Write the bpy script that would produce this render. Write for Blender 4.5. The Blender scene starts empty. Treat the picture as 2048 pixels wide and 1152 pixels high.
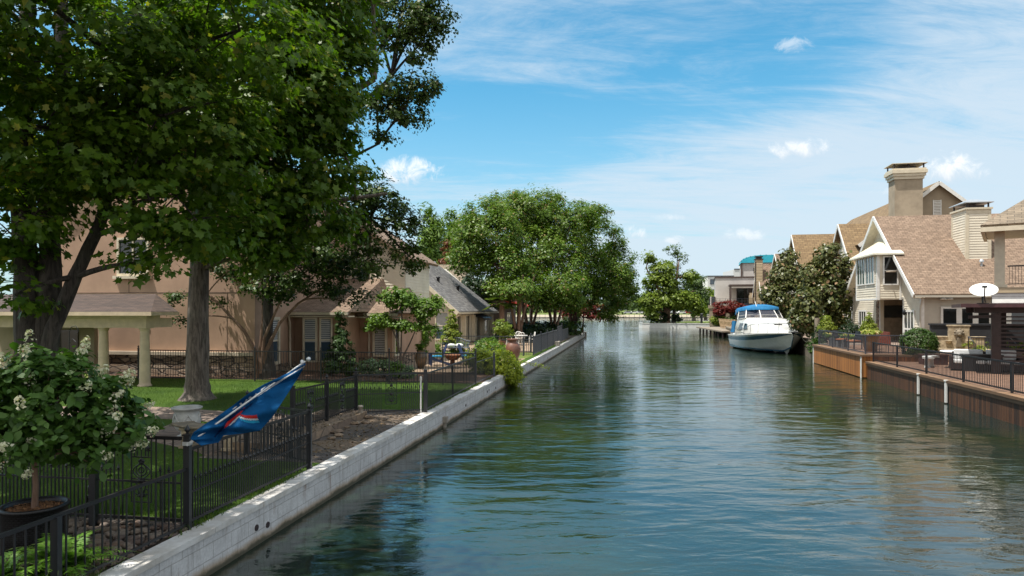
import bpy, math, random
import numpy as np
from mathutils import Vector, Matrix
R = math.radians
random.seed(7)
sc = bpy.context.scene
COL = sc.collection
# ------------------------------------------------------------------ camera
F = 2048 * 24 / 36.0
CAM_H = 3.3
cam_d = bpy.data.cameras.new("camera")
cam = bpy.data.objects.new("camera", cam_d)
COL.objects.link(cam)
cam.location = (0, 0, CAM_H)
cam.rotation_euler = (R(90), 0, 0)
cam_d.lens = 24
cam_d.sensor_width = 36
cam_d.shift_y = 44 / 2048
cam_d.clip_start = 0.1
cam_d.clip_end = 9000
sc.camera = cam
# ------------------------------------------------------------------ exposure
sc.view_settings.view_transform = 'Standard'
sc.view_settings.look = 'None'
sc.view_settings.exposure = 0.4
sc.view_settings.gamma = 1.0
sc.render.engine = 'CYCLES'
sc.cycles.use_denoising = True
sc.cycles.max_bounces = 6
sc.cycles.diffuse_bounces = 3
sc.cycles.glossy_bounces = 3
sc.cycles.transmission_bounces = 3
sc.cycles.transparent_max_bounces = 6
sc.cycles.caustics_reflective = False
sc.cycles.caustics_refractive = False
# ------------------------------------------------------------------ sun
SUN_EL, SUN_AZ = 70.0, 248.0          # degrees; azimuth clockwise from +Y
sun_d = bpy.data.lights.new("sun", 'SUN')
sun = bpy.data.objects.new("sun", sun_d)
COL.objects.link(sun)
sun_d.energy = 5.0
sun_d.angle = R(0.53)
sun_d.color = (1.0, 0.955, 0.88)
_sd = Vector((math.sin(R(SUN_AZ)) * math.cos(R(SUN_EL)), math.cos(R(SUN_AZ)) * math.cos(R(SUN_EL)), math.sin(R(SUN_EL))))
sun.rotation_euler = _sd.to_track_quat('Z', 'Y').to_euler()
sun.location = (-40, -60, 90)


class NT:
    """tiny node-tree helper: g('ShaderNodeX', {input: value or socket}, attr=...)"""
    def __init__(s, tree):
        s.t = tree

    def __call__(s, typ, ins=None, **attrs):
        n = s.t.nodes.new(typ)
        for k, v in attrs.items():
            setattr(n, k, v)
        for k, v in (ins or {}).items():
            sock = n.inputs[k]
            if isinstance(v, bpy.types.NodeSocket):
                s.t.links.new(v, sock)
            else:
                sock.default_value = v
        return n

    def math(s, op, a, b=0.0, clamp=False):
        return s('ShaderNodeMath', {0: a, 1: b}, operation=op, use_clamp=clamp).outputs[0]

    def mix(s, f, a, b, blend='MIX'):
        n = s('ShaderNodeMix', {0: f, 6: a, 7: b}, data_type='RGBA', blend_type=blend)
        return n.outputs[2]

    def ramp(s, f, lo, hi, smooth=True):
        n = s('ShaderNodeMapRange', {0: f, 1: lo, 2: hi, 3: 0.0, 4: 1.0})
        if smooth:
            n.interpolation_type = 'SMOOTHSTEP'
        return n.outputs[0]

    def noise(s, vec, scale, detail=4.0, rough=0.55, dist=0.0):
        ins = {'Scale': scale, 'Detail': detail, 'Roughness': rough, 'Distortion': dist}
        if vec is not None:
            ins['Vector'] = vec
        return s('ShaderNodeTexNoise', ins).outputs[0]


def rgba(c):
    return (c[0], c[1], c[2], 1.0)


# ------------------------------------------------------------------ world
world = bpy.data.worlds.new("World")
sc.world = world
world.use_nodes = True
wt = world.node_tree
wt.nodes.clear()
g = NT(wt)
sky = g('ShaderNodeTexSky', sky_type='NISHITA', sun_disc=False, sun_elevation=R(SUN_EL), sun_rotation=R(SUN_AZ), air_density=1.0, dust_density=0.6, ozone_density=1.6)
hsv = g('ShaderNodeHueSaturation', {'Hue': 0.487, 'Saturation': 1.16, 'Value': 0.86, 'Fac': 1.0, 'Color': sky.outputs[0]})
tc = g('ShaderNodeTexCoord')
sep = g('ShaderNodeSeparateXYZ', {0: tc.outputs['Generated']})
dx, dy, dz = sep.outputs[0], sep.outputs[1], sep.outputs[2]
zz = g.math('ADD', g.math('MAXIMUM', dz, 0.0), 0.16)
cx = g.math('DIVIDE', dx, zz)
cy = g.math('DIVIDE', dy, zz)
cvec = g('ShaderNodeCombineXYZ', {0: cx, 1: cy, 2: 0.0}).outputs[0]
mp = g('ShaderNodeMapping', {0: cvec, 1: (3.3, 0.75, 0.0), 2: (0, 0, R(17)), 3: (0.30, 1.0, 1.0)}).outputs[0]
n1 = g.noise(mp, 1.3, 10.0, 0.66, 0.9)
n2 = g.noise(mp, 0.45, 3.0, 0.5, 0.3)
n3 = g.noise(mp, 5.0, 9.0, 0.75, 1.4)
# more cirrus to the right and towards the horizon
side = g.ramp(g.math('ADD', dx, g.math('MULTIPLY', dz, -0.55)), -0.55, 0.55)
low = g.ramp(dz, 0.42, 0.02)
cir = g.math('ADD', g.math('MULTIPLY', n1, 0.75), g.math('MULTIPLY', n2, 0.65))
cir = g.math('ADD', cir, g.math('MULTIPLY', n3, 0.38))
cir = g.math('ADD', cir, g.math('MULTIPLY', side, 0.155))
cir = g.math('ADD', cir, g.math('MULTIPLY', low, 0.05))
cir = g.math('ADD', cir, g.math('MULTIPLY', g.ramp(g.math('SUBTRACT', dz, g.math('MULTIPLY', dy, 0.9)), 0.25, 0.7), 0.5))  # extra cirrus overhead and behind, out of view, added to whiten the fill
_ax = g.math('DIVIDE', dx, g.math('MAXIMUM', dy, 0.05))
_az = g.math('DIVIDE', dz, g.math('MAXIMUM', dy, 0.05))
_u = g.math('DIVIDE', g.math('SUBTRACT', _ax, 0.20), 0.36)
_v = g.math('DIVIDE', g.math('SUBTRACT', g.math('SUBTRACT', _az, 0.33), g.math('MULTIPLY', g.math('SUBTRACT', _ax, 0.20), 0.22)), 0.13)
_r = g.math('ADD', g.math('MULTIPLY', _u, _u), g.math('MULTIPLY', _v, _v))
cir = g.math('SUBTRACT', cir, g.math('MULTIPLY', g.ramp(_r, 1.6, 0.0), 0.11))      # a clearer blue gap between the streaks
cir = g.math('MULTIPLY', g.ramp(cir, 0.74, 1.06), 0.84)
haze_f = g.math('MULTIPLY', g.ramp(dz, 0.36, 0.0), 0.58)
skyc = g.mix(1.0, hsv.outputs[0], (0.80, 1.46, 1.50, 1), 'MULTIPLY')
skycol = g.mix(haze_f, skyc, (4.2, 4.85, 5.5, 1))
skycol = g.mix(cir, skycol, (5.0, 5.8, 6.55, 1))
# small fair-weather cumulus, far away, each at its own bearing
ax = g.math('DIVIDE', dx, g.math('MAXIMUM', dy, 0.05))
az = g.math('DIVIDE', dz, g.math('MAXIMUM', dy, 0.05))
pv = g('ShaderNodeCombineXYZ', {0: ax, 1: az, 2: 0.0}).outputs[0]
fb = g.noise(pv, 30.0, 9.0, 0.68, 0.5)
fb2 = g.noise(pv, 9.0, 3.0, 0.5)
front = g.math('GREATER_THAN', dy, 0.05)
for (px, py, w, h, amt) in [(820, 352, 68, 38, 1.0), (1602, 300, 66, 25, 0.9), (1905, 342, 74, 36, 1.0), (1272, 466, 26, 22, .95),
                            (1352, 480, 24, 14, .75), (1486, 472, 44, 15, .6), (1590, 92, 46, 22, .45), (1335, 437, 40, 9, .35), (1780, 385, 60, 12, .35),
                            (2350, 330, 150, 50, .9), (-350, 300, 150, 60, .9)]:
    a0, b0 = (px - 1024) / F, (620 - py) / F
    u = g.math('DIVIDE', g.math('SUBTRACT', ax, a0), w * 1.12 / F)
    v = g.math('DIVIDE', g.math('SUBTRACT', az, b0), h * 1.2 / F)
    vb = g.math('MULTIPLY', g.math('MINIMUM', v, 0.0), 0.55)      # flatter underside
    v2 = g.math('ADD', v, vb)
    rr = g.math('ADD', g.math('MULTIPLY', u, u), g.math('MULTIPLY', v2, v2))
    m = g.math('ADD', g.math('SUBTRACT', 0.80, rr), g.math('MULTIPLY', g.math('SUBTRACT', fb, 0.5), 3.6))
    m = g.math('ADD', m, g.math('MULTIPLY', g.math('SUBTRACT', fb2, 0.5), 1.4))
    m = g.math('MULTIPLY', g.ramp(m, 0.0, 1.15), amt)
    m = g.math('MULTIPLY', m, g.ramp(rr, 2.2, 0.9))
    m = g.math('MULTIPLY', m, front)
    shade = g.ramp(g.math('ADD', v, g.math('MULTIPLY', g.math('SUBTRACT', fb, 0.5), 1.5)), -0.9, 0.5)
    ccol = g.mix(shade, (4.9, 5.5, 6.1, 1), (7.6, 7.8, 7.9, 1))
    skycol = g.mix(m, skycol, ccol)
back = g.math('MULTIPLY', g.ramp(g.math('SUBTRACT', g.math('MULTIPLY', dz, 0.6), dy), 0.05, 0.75), 0.75)   # unseen white veil added behind the viewer to lift the fill
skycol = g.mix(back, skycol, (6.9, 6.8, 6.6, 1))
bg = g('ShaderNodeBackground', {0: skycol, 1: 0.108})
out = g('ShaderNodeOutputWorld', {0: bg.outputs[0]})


# ------------------------------------------------------------------ measuring helpers (photo pixel -> point in the place)
def P(px, py, d):
    return Vector(((px - 1024) / F * d, d, CAM_H - (py - 620) / F * d))


def GZ(px, py, z):
    d = F * (CAM_H - z) / (py - 620)
    return Vector(((px - 1024) / F * d, d, z))


def wall_x(d):
    return -5.2 + 0.17 * d


def dock_x(d):
    return 10.6 + 0.198 * d


LROT = -math.atan(0.17)
RROT = -math.atan(0.198)
WM = {}


def mset(o, loc=(0, 0, 0), rz=0.0):
    o.location = loc
    o.rotation_euler = (0, 0, rz)
    WM[o.name] = Matrix.Translation(Vector(loc)) @ Matrix.Rotation(rz, 4, 'Z')


def tag(o, label=None, cat=None, group=None, kind=None):
    if label:
        o['label'] = label
    if cat:
        o['category'] = cat
    if group:
        o['group'] = group
    if kind:
        o['kind'] = kind
    return o


def thing(name, label, cat, loc=(0, 0, 0), rz=0.0, group=None):
    o = bpy.data.objects.new(name, None)
    COL.objects.link(o)
    o.empty_display_size = 0.2
    mset(o, loc, rz)
    return tag(o, label, cat, group)


def kids(o):
    return [c for c in COL.objects if c.parent == o]


def dup(root, loc, rz=0.0, label=None, group=None, scale=1.0):
    r = root.copy()
    COL.objects.link(r)
    mset(r, loc, rz)
    r.scale = (scale,) * 3
    if label:
        r['label'] = label
    if group:
        r['group'] = group
    for ch in root.children:
        c = ch.copy()
        COL.objects.link(c)
        c.parent = r
        for gch in ch.children:
            d = gch.copy()
            COL.objects.link(d)
            d.parent = c
    return r


def clip_band(poly, v0, v1):
    def clip(pts, lim, keep_above):
        o = []
        for i in range(len(pts)):
            a, b = pts[i], pts[(i + 1) % len(pts)]
            ia = a[1] >= lim if keep_above else a[1] <= lim
            ib = b[1] >= lim if keep_above else b[1] <= lim
            if ia:
                o.append(a)
            if ia != ib:
                t = (lim - a[1]) / (b[1] - a[1])
                o.append((a[0] + t * (b[0] - a[0]), lim))
        return o
    p = clip(poly, v0, True)
    if len(p) >= 3:
        p = clip(p, v1, False)
    return p


class MB:
    """collects shapes and links them as ONE mesh object"""
    def __init__(s):
        s.v, s.f, s.s, s.mi, s.cur = [], [], [], [], 0

    def add(s, vs, fs, smooth=False):
        b = len(s.v)
        s.v.extend([tuple(p) for p in vs])
        for f in fs:
            s.f.append(tuple(b + i for i in f))
            s.s.append(smooth)
            s.mi.append(s.cur)
        return s

    def box(s, x0, y0, z0, x1, y1, z1):
        if x0 > x1: x0, x1 = x1, x0
        if y0 > y1: y0, y1 = y1, y0
        if z0 > z1: z0, z1 = z1, z0
        return s.add([(x0, y0, z0), (x1, y0, z0), (x1, y1, z0), (x0, y1, z0), (x0, y0, z1), (x1, y0, z1), (x1, y1, z1), (x0, y1, z1)],
                     [(0, 3, 2, 1), (4, 5, 6, 7), (0, 1, 5, 4), (1, 2, 6, 5), (2, 3, 7, 6), (3, 0, 4, 7)])

    def ob(s, o, u, n, u0, u1, n0, n1, z0, z1):
        """box in the basis (u along a wall, n out of it, z up)"""
        o, u, n = Vector(o), Vector(u), Vector(n)
        vs = []
        for zz_ in (z0, z1):
            for (a, b) in ((u0, n0), (u1, n0), (u1, n1), (u0, n1)):
                vs.append(o + u * a + n * b + Vector((0, 0, zz_)))
        fs = [(0, 3, 2, 1), (4, 5, 6, 7), (0, 1, 5, 4), (1, 2, 6, 5), (2, 3, 7, 6), (3, 0, 4, 7)]
        if (u.cross(n)).z < 0:
            fs = [tuple(reversed(f)) for f in fs]
        return s.add(vs, fs)

    def bar(s, p, q, w, h=None, up=(0, 0, 1)):
        h = h or w
        p, q = Vector(p), Vector(q)
        d = (q - p).normalized()
        up = Vector(up)
        if abs(d.dot(up)) > 0.98:
            up = Vector((0, 1, 0))
        a = d.cross(up).normalized() * (w / 2)
        b = a.cross(d).normalized() * (h / 2)
        vs = [p - a - b, p + a - b, p + a + b, p - a + b, q - a - b, q + a - b, q + a + b, q - a + b]
        return s.add(vs, [(0, 1, 2, 3), (7, 6, 5, 4), (1, 0, 4, 5), (2, 1, 5, 6), (3, 2, 6, 7), (0, 3, 7, 4)])

    def tube(s, pts, r, seg=8, caps=True, jit=0.0, smooth=True):
        pts = [Vector(p) for p in pts]
        n = len(pts)
        rs = r if isinstance(r, (list, tuple)) else [r] * n
        vs, fs = [], []
        prev = None
        for i, p in enumerate(pts):
            t = (pts[min(i + 1, n - 1)] - pts[max(i - 1, 0)])
            t = t.normalized() if t.length > 1e-9 else Vector((0, 0, 1))
            if prev is None:
                ref = Vector((1, 0, 0)) if abs(t.x) < 0.9 else Vector((0, 1, 0))
                a = (ref - t * ref.dot(t)).normalized()
            else:
                a = prev - t * prev.dot(t)
                a = a.normalized() if a.length > 1e-6 else Vector((1, 0, 0))
            prev = a
            b = t.cross(a)
            for k in range(seg):
                th = 2 * math.pi * k / seg
                rr = rs[i] * (1 + (random.uniform(-jit, jit) if jit else 0))
                vs.append(p + (a * math.cos(th) + b * math.sin(th)) * rr)
        for i in range(n - 1):
            for k in range(seg):
                k2 = (k + 1) % seg
                fs.append((i * seg + k, i * seg + k2, (i + 1) * seg + k2, (i + 1) * seg + k))
        s.add(vs, fs, smooth)
        if caps:
            s.add(vs[:seg], [tuple(reversed(range(seg)))])
            s.add(vs[-seg:], [tuple(range(seg))])
        return s

    def lathe(s, prof, c=(0, 0, 0), seg=20, smooth=True, sx=1.0, sy=1.0):
        c = Vector(c)
        vs, fs = [], []
        for (r, z) in prof:
            for k in range(seg):
                th = 2 * math.pi * k / seg
                vs.append(c + Vector((r * math.cos(th) * sx, r * math.sin(th) * sy, z)))
        for i in range(len(prof) - 1):
            for k in range(seg):
                k2 = (k + 1) % seg
                fs.append((i * seg + k, i * seg + k2, (i + 1) * seg + k2, (i + 1) * seg + k))
        return s.add(vs, fs, smooth)

    def disc(s, c, r, seg=20, up=True):
        c = Vector(c)
        vs = [c + Vector((r * math.cos(2 * math.pi * k / seg), r * math.sin(2 * math.pi * k / seg), 0)) for k in range(seg)]
        return s.add(vs, [tuple(range(seg)) if up else tuple(reversed(range(seg)))])

    def prism(s, pts, ext):
        """planar polygon swept along a vector"""
        pts = [Vector(p) for p in pts]
        e = Vector(ext)
        nrm = Vector((0, 0, 0))
        for i in range(len(pts)):
            nrm += pts[i].cross(pts[(i + 1) % len(pts)])
        n = len(pts)
        if nrm.dot(e) > 0:
            pts = list(reversed(pts))
        vs = pts + [p + e for p in pts]
        fs = [tuple(range(n)), tuple(reversed(range(n, 2 * n)))]
        for i in range(n):
            j = (i + 1) % n
            fs.append((j, i, n + i, n + j))
        return s.add(vs, fs)

    def sheet(s, pts):
        pts = [Vector(p) for p in pts]
        nrm = Vector((0, 0, 0))
        for i in range(len(pts)):
            nrm += pts[i].cross(pts[(i + 1) % len(pts)])
        if nrm.z < 0:
            pts.reverse()
        return s.add(pts, [tuple(range(len(pts)))])

    def lap(s, o, u, n, poly, course=0.165, lip=0.022):
        """lapped clapboards filling a convex polygon given in (along u, up)"""
        o, u, n = Vector(o), Vector(u), Vector(n)
        v0 = min(p[1] for p in poly)
        v1 = max(p[1] for p in poly)
        k = int((v1 - v0) / course) + 1
        flip = u.cross(Vector((0, 0, 1))).dot(n) < 0
        for i in range(k):
            a, b = v0 + i * course, min(v0 + (i + 1) * course, v1)
            if b - a < 1e-3:
                continue
            pg = clip_band(poly, a, b)
            if len(pg) < 3:
                continue
            vs = []
            for (pu, pv) in pg:
                off = lip * (1 - (pv - a) / course) + 0.004
                vs.append(o + u * pu + n * off + Vector((0, 0, pv)))
            f = tuple(range(len(vs)))
            area = sum(pg[j][0] * pg[(j + 1) % len(pg)][1] - pg[(j + 1) % len(pg)][0] * pg[j][1] for j in range(len(pg)))
            ccw = area > 0
            s.add(vs, [f if (ccw != flip) else tuple(reversed(f))])
            lo = [p for p in pg if abs(p[1] - a) < 1e-4]
            if len(lo) >= 2:
                ua, ub = min(p[0] for p in lo), max(p[0] for p in lo)
                w = [o + u * ua + Vector((0, 0, a)) + n * 0.004, o + u * ub + Vector((0, 0, a)) + n * 0.004,
                     o + u * ub + n * (lip + 0.004) + Vector((0, 0, a)), o + u * ua + n * (lip + 0.004) + Vector((0, 0, a))]
                s.add(w, [(0, 1, 2, 3) if flip else (3, 2, 1, 0)])
        return s

    def blob(s, c, r, seg=12, rings=8, jit=0.0, smooth=True, seed=0):
        rn = random.Random(seed)
        c = Vector(c)
        r = r if isinstance(r, (tuple, list)) else (r, r, r)
        vs = [c + Vector((0, 0, r[2]))]
        for i in range(1, rings):
            ph = math.pi * i / rings
            for k in range(seg):
                th = 2 * math.pi * k / seg
                q = 1 + rn.uniform(-jit, jit)
                vs.append(c + Vector((r[0] * math.sin(ph) * math.cos(th) * q, r[1] * math.sin(ph) * math.sin(th) * q, r[2] * math.cos(ph) * q)))
        vs.append(c - Vector((0, 0, r[2])))
        fs = []
        for k in range(seg):
            fs.append((0, 1 + k, 1 + (k + 1) % seg))
        for i in range(rings - 2):
            for k in range(seg):
                a, b = 1 + i * seg + k, 1 + i * seg + (k + 1) % seg
                fs.append((a, a + seg, b + seg, b))
        last = len(vs) - 1
        base = 1 + (rings - 2) * seg
        for k in range(seg):
            fs.append((last, base + (k + 1) % seg, base + k))
        return s.add(vs, fs, smooth)

    def build(s, name, mat, parent=None, world=False, bevel=0.0):
        vs = s.v
        if parent is not None and world:
            mi = WM[parent.name].inverted()
            vs = [tuple(mi @ Vector(p)) for p in vs]
        me = bpy.data.meshes.new(name)
        me.from_pydata(vs, [], s.f)
        mats = mat if isinstance(mat, (list, tuple)) else [mat]
        for m in mats:
            me.materials.append(m)
        me.polygons.foreach_set('use_smooth', s.s)
        me.polygons.foreach_set('material_index', s.mi)
        uv = me.uv_layers.new(name='uv')
        co = np.array(vs, dtype=np.float64).reshape(-1, 3)
        data = np.zeros((len(me.loops), 2))
        for pl in me.polygons:
            n = pl.normal
            if abs(n.z) > 0.985:
                ux, vx = Vector((1, 0, 0)), Vector((0, 1, 0))
            else:
                ux = Vector((0, 0, 1)).cross(n).normalized()
                vx = n.cross(ux)
            for li in pl.loop_indices:
                c = co[me.loops[li].vertex_index]
                data[li] = (c[0] * ux.x + c[1] * ux.y + c[2] * ux.z, c[0] * vx.x + c[1] * vx.y + c[2] * vx.z)
        uv.data.foreach_set('uv', data.ravel())
        o = bpy.data.objects.new(name, me)
        COL.objects.link(o)
        if parent is not None:
            o.parent = parent
            WM[o.name] = WM[parent.name]
        else:
            WM[o.name] = Matrix.Identity(4)
        if bevel:
            bm_ = o.modifiers.new('bevel', 'BEVEL')
            bm_.width = bevel
            bm_.segments = 2
            bm_.limit_method = 'ANGLE'
        return o


# ------------------------------------------------------------------ materials
def newmat(name):
    m = bpy.data.materials.new(name)
    m.use_nodes = True
    t = m.node_tree
    t.nodes.clear()
    gg = NT(t)
    b = gg('ShaderNodeBsdfPrincipled')
    o = gg('ShaderNodeOutputMaterial', {0: b.outputs[0]})
    return m, gg, b, o


def lk(gg, a, b):
    gg.t.links.new(a, b)


def bump(gg, b, h, strength=0.3, dist=0.02):
    n = gg('ShaderNodeBump', {'Strength': strength, 'Distance': dist, 'Height': h})
    lk(gg, n.outputs[0], b.inputs['Normal'])


def pm(name, col, rough=0.6, var=0.12, scale=6.0, col2=None, bmp=0.15, bscale=40.0, metal=0.0, spec=0.5, bdist=0.01, detail=5.0):
    m, gg, b, o = newmat(name)
    tcn = gg('ShaderNodeTexCoord')
    vec = tcn.outputs['Object']
    n = gg.noise(vec, scale, detail, 0.6)
    c2 = col2 or tuple(c * (1 - 2.2 * var) for c in col)
    c1 = col if col2 else tuple(min(1, c * (1 + var)) for c in col)
    lk(gg, gg.mix(gg.ramp(n, 0.3, 0.7), rgba(c1), rgba(c2)), b.inputs['Base Color'])
    lk(gg, gg.math('ADD', gg.math('MULTIPLY', n, 0.2), rough - 0.1, True), b.inputs['Roughness'])
    b.inputs['Metallic'].default_value = metal
    b.inputs['Specular IOR Level'].default_value = spec
    if bmp:
        bump(gg, b, gg.noise(vec, bscale, 3.0, 0.6), bmp, bdist)
    return m


def brickmat(name, c1, c2, mortar, w, h, ms=0.01, rough=0.85, bmp=0.4, bdist=0.01, offset=0.5, noise_amt=0.35, stain=None, squash=1.0):
    m, gg, b, o = newmat(name)
    tcn = gg('ShaderNodeTexCoord')
    uv = tcn.outputs['UV']
    wob = gg('ShaderNodeTexNoise', {'Vector': uv, 'Scale': 9.0, 'Detail': 2.0})
    uvw = gg('ShaderNodeVectorMath', {0: uv, 1: gg('ShaderNodeVectorMath', {0: wob.outputs[1], 'Scale': 0.012}, operation='SCALE').outputs[0]}, operation='ADD').outputs[0]
    br = gg('ShaderNodeTexBrick', {'Vector': uvw, 'Color1': rgba(c1), 'Color2': rgba(c2), 'Mortar': rgba(mortar), 'Scale': 1.0, 'Mortar Size': ms,
                                   'Mortar Smooth': 0.3, 'Bias': 0.0, 'Brick Width': w, 'Row Height': h}, offset=offset, squash=squash)
    n = gg.noise(uv, 3.0, 6.0, 0.65)
    nf = gg.noise(uv, 30.0, 4.0, 0.6)
    col = gg.mix(noise_amt, br.outputs[0], gg.mix(gg.ramp(n, 0.3, 0.7), (0.15, 0.14, 0.13, 1), (1, 1, 1, 1)), 'MULTIPLY')
    col = gg.mix(0.3, col, gg.mix(gg.ramp(nf, 0.25, 0.75), (0.35, 0.35, 0.35, 1), (1.0, 1.0, 1.0, 1)), 'MULTIPLY')
    if stain:
        col = stain(gg, tcn, col)
    lk(gg, col, b.inputs['Base Color'])
    b.inputs['Roughness'].default_value = rough
    h_ = gg.math('ADD', gg.math('MULTIPLY', gg.math('SUBTRACT', 1.0, br.outputs['Fac']), 0.8), gg.math('MULTIPLY', nf, 0.35))
    bump(gg, b, h_, bmp, bdist)
    return m


def stonemat(name, cols, mortar, scale, rough=0.85, edge=0.04, bmp=0.6, bdist=0.03, stretch=(1, 1, 1), coord='UV', rnd=1.0):
    m, gg, b, o = newmat(name)
    tcn = gg('ShaderNodeTexCoord')
    mpn = gg('ShaderNodeMapping', {0: tcn.outputs[coord], 3: stretch}).outputs[0]
    wob = gg('ShaderNodeTexNoise', {'Vector': mpn, 'Scale': scale * 1.2, 'Detail': 3.0})
    vec = gg('ShaderNodeVectorMath', {0: mpn, 1: gg('ShaderNodeVectorMath', {0: wob.outputs[1], 'Scale': 0.22 / scale}, operation='SCALE').outputs[0]}, operation='ADD').outputs[0]
    v1 = gg('ShaderNodeTexVoronoi', {'Vector': vec, 'Scale': scale, 'Randomness': rnd}, feature='F1')
    v2 = gg('ShaderNodeTexVoronoi', {'Vector': vec, 'Scale': scale, 'Randomness': rnd}, feature='DISTANCE_TO_EDGE')
    r = gg('ShaderNodeValToRGB', {0: gg('ShaderNodeSeparateColor', {0: v1.outputs['Color']}).outputs[0]})
    cr = r.color_ramp
    cr.interpolation = 'LINEAR'
    while len(cr.elements) < len(cols):
        cr.elements.new(0.5)
    for i, c in enumerate(cols):
        cr.elements[i].position = i / max(1, len(cols) - 1)
        cr.elements[i].color = rgba(c)
    nf = gg.noise(mpn, scale * 7, 5.0, 0.65)
    nb = gg.noise(mpn, scale * 0.35, 5.0, 0.65)
    col = gg.mix(0.5, r.outputs[0], gg.mix(gg.ramp(nf, 0.25, 0.75), (0.3, 0.3, 0.3, 1), (1, 1, 1, 1)), 'MULTIPLY')
    col = gg.mix(0.45, col, gg.mix(gg.ramp(nb, 0.3, 0.65), (0.3, 0.28, 0.26, 1), (1, 1, 1, 1)), 'MULTIPLY')
    e = gg.ramp(v2.outputs['Distance'], 0.0, edge)
    col = gg.mix(e, rgba(mortar), col)
    lk(gg, col, b.inputs['Base Color'])
    b.inputs['Roughness'].default_value = rough
    bump(gg, b, gg.math('ADD', e, gg.math('MULTIPLY', nf, 0.5)), bmp, bdist)
    return m


def leafmat(name, c1, c2, c3=None, rough=0.45, trans=0.35, patch=0.35):
    """leaf: each leaf its own tone, soft light through it"""
    m, gg, b, o = newmat(name)
    geo = gg('ShaderNodeNewGeometry')
    rnd = geo.outputs['Random Per Island']
    tcn = gg('ShaderNodeTexCoord')
    n = gg.noise(tcn.outputs['Object'], patch, 3.0, 0.6)
    f = gg.math('ADD', gg.math('MULTIPLY', rnd, 0.65), gg.math('MULTIPLY', gg.math('SUBTRACT', n, 0.35), 0.9), True)
    col = gg.mix(f, rgba(c1), rgba(c2))
    if c3:
        col = gg.mix(gg.ramp(rnd, 0.93, 0.97), col, rgba(c3))
    lk(gg, col, b.inputs['Base Color'])
    b.inputs['Roughness'].default_value = rough
    b.inputs['Specular IOR Level'].default_value = 0.35
    tr = gg('ShaderNodeBsdfTranslucent', {'Color': gg.mix(1.0, col, (1.0, 1.15, 0.45, 1), 'MULTIPLY')})
    mx = gg('ShaderNodeMixShader', {0: trans, 1: b.outputs[0], 2: tr.outputs[0]})
    lk(gg, mx.outputs[0], o.inputs[0])
    return m


def barkmat(name, c1, c2, vs=(14, 14, 2.0)):
    m, gg, b, o = newmat(name)
    tcn = gg('ShaderNodeTexCoord')
    mpn = gg('ShaderNodeMapping', {0: tcn.outputs['Object'], 3: vs}).outputs[0]
    n = gg.noise(mpn, 1.0, 6.0, 0.7, 0.6)
    n2 = gg.noise(tcn.outputs['Object'], 1.3, 4.0, 0.6)
    col = gg.mix(gg.ramp(n, 0.35, 0.65), rgba(c1), rgba(c2))
    col = gg.mix(gg.math('MULTIPLY', gg.ramp(n2, 0.5, 0.75), 0.35), col, (0.10, 0.11, 0.075, 1))
    lk(gg, col, b.inputs['Base Color'])
    b.inputs['Roughness'].default_value = 0.9
    bump(gg, b, n, 0.9, 0.03)
    return m


def sheen(name, col, rough=0.3, coat=0.0, metal=0.0, spec=0.5):
    m, gg, b, o = newmat(name)
    tcn = gg('ShaderNodeTexCoord')
    n = gg.noise(tcn.outputs['Object'], 5.0, 4.0)
    lk(gg, gg.mix(gg.ramp(n, 0.3, 0.7), rgba(tuple(c * 0.9 for c in col)), rgba(col)), b.inputs['Base Color'])
    lk(gg, gg.math('ADD', gg.math('MULTIPLY', n, 0.15), rough - 0.07, True), b.inputs['Roughness'])
    b.inputs['Metallic'].default_value = metal
    b.inputs['Coat Weight'].default_value = coat
    b.inputs['Specular IOR Level'].default_value = spec
    return m
M = {}
M['black_metal'] = sheen('black_iron', (0.012, 0.013, 0.016), 0.42, 0.1)
M['grey_metal'] = sheen('grey_iron', (0.055, 0.06, 0.075), 0.45, 0.1)
M['steel'] = sheen('galvanised_steel', (0.55, 0.56, 0.57), 0.4, 0, 0.6)
M['white_paint'] = pm('white_paint', (0.78, 0.77, 0.73), 0.45, 0.05, 4.0, bmp=0.05)
M['cream_trim'] = pm('cream_trim', (0.66, 0.58, 0.44), 0.55, 0.05, 4.0, bmp=0.05)
M['column'] = pm('warm_cream_column', (0.62, 0.49, 0.35), 0.6, 0.06, 4.0, bmp=0.08)
M['glass'] = sheen('dark_glass', (0.012, 0.016, 0.018), 0.06, 0.0, 0.0, 0.9)
M['glass_green'] = sheen('green_glass', (0.03, 0.075, 0.065), 0.06, 0.0, 0.0, 0.9)
M['glass_blue'] = sheen('blue_glass', (0.05, 0.08, 0.11), 0.06, 0.0, 0.0, 0.9)
M['blind'] = pm('pale_blind', (0.5, 0.5, 0.49), 0.6, 0.06, 3.0)
M['dark_room'] = pm('dark_interior', (0.02, 0.018, 0.016), 0.9, 0.1)
M['stucco_pink'] = pm('pinkish_stucco', (0.46, 0.30, 0.21), 0.9, 0.11, 0.45, bmp=0.35, bscale=90.0, bdist=0.008)
M['stucco_tan'] = pm('tan_stucco', (0.36, 0.29, 0.205), 0.9, 0.08, 0.8, bmp=0.3, bscale=60.0)
M['stucco_grey'] = pm('grey_stucco', (0.56, 0.53, 0.50), 0.9, 0.06, 0.5, bmp=0.3, bscale=40.0)
M['stone_trim'] = pm('stone_trim', (0.55, 0.46, 0.35), 0.8, 0.08, 3.0, bmp=0.2)
M['siding_cream'] = pm('cream_siding', (0.74, 0.67, 0.54), 0.55, 0.05, 1.2, bmp=0.05)
M['siding_tan'] = pm('tan_siding', (0.47, 0.37, 0.24), 0.6, 0.06, 1.2, bmp=0.05)
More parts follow.
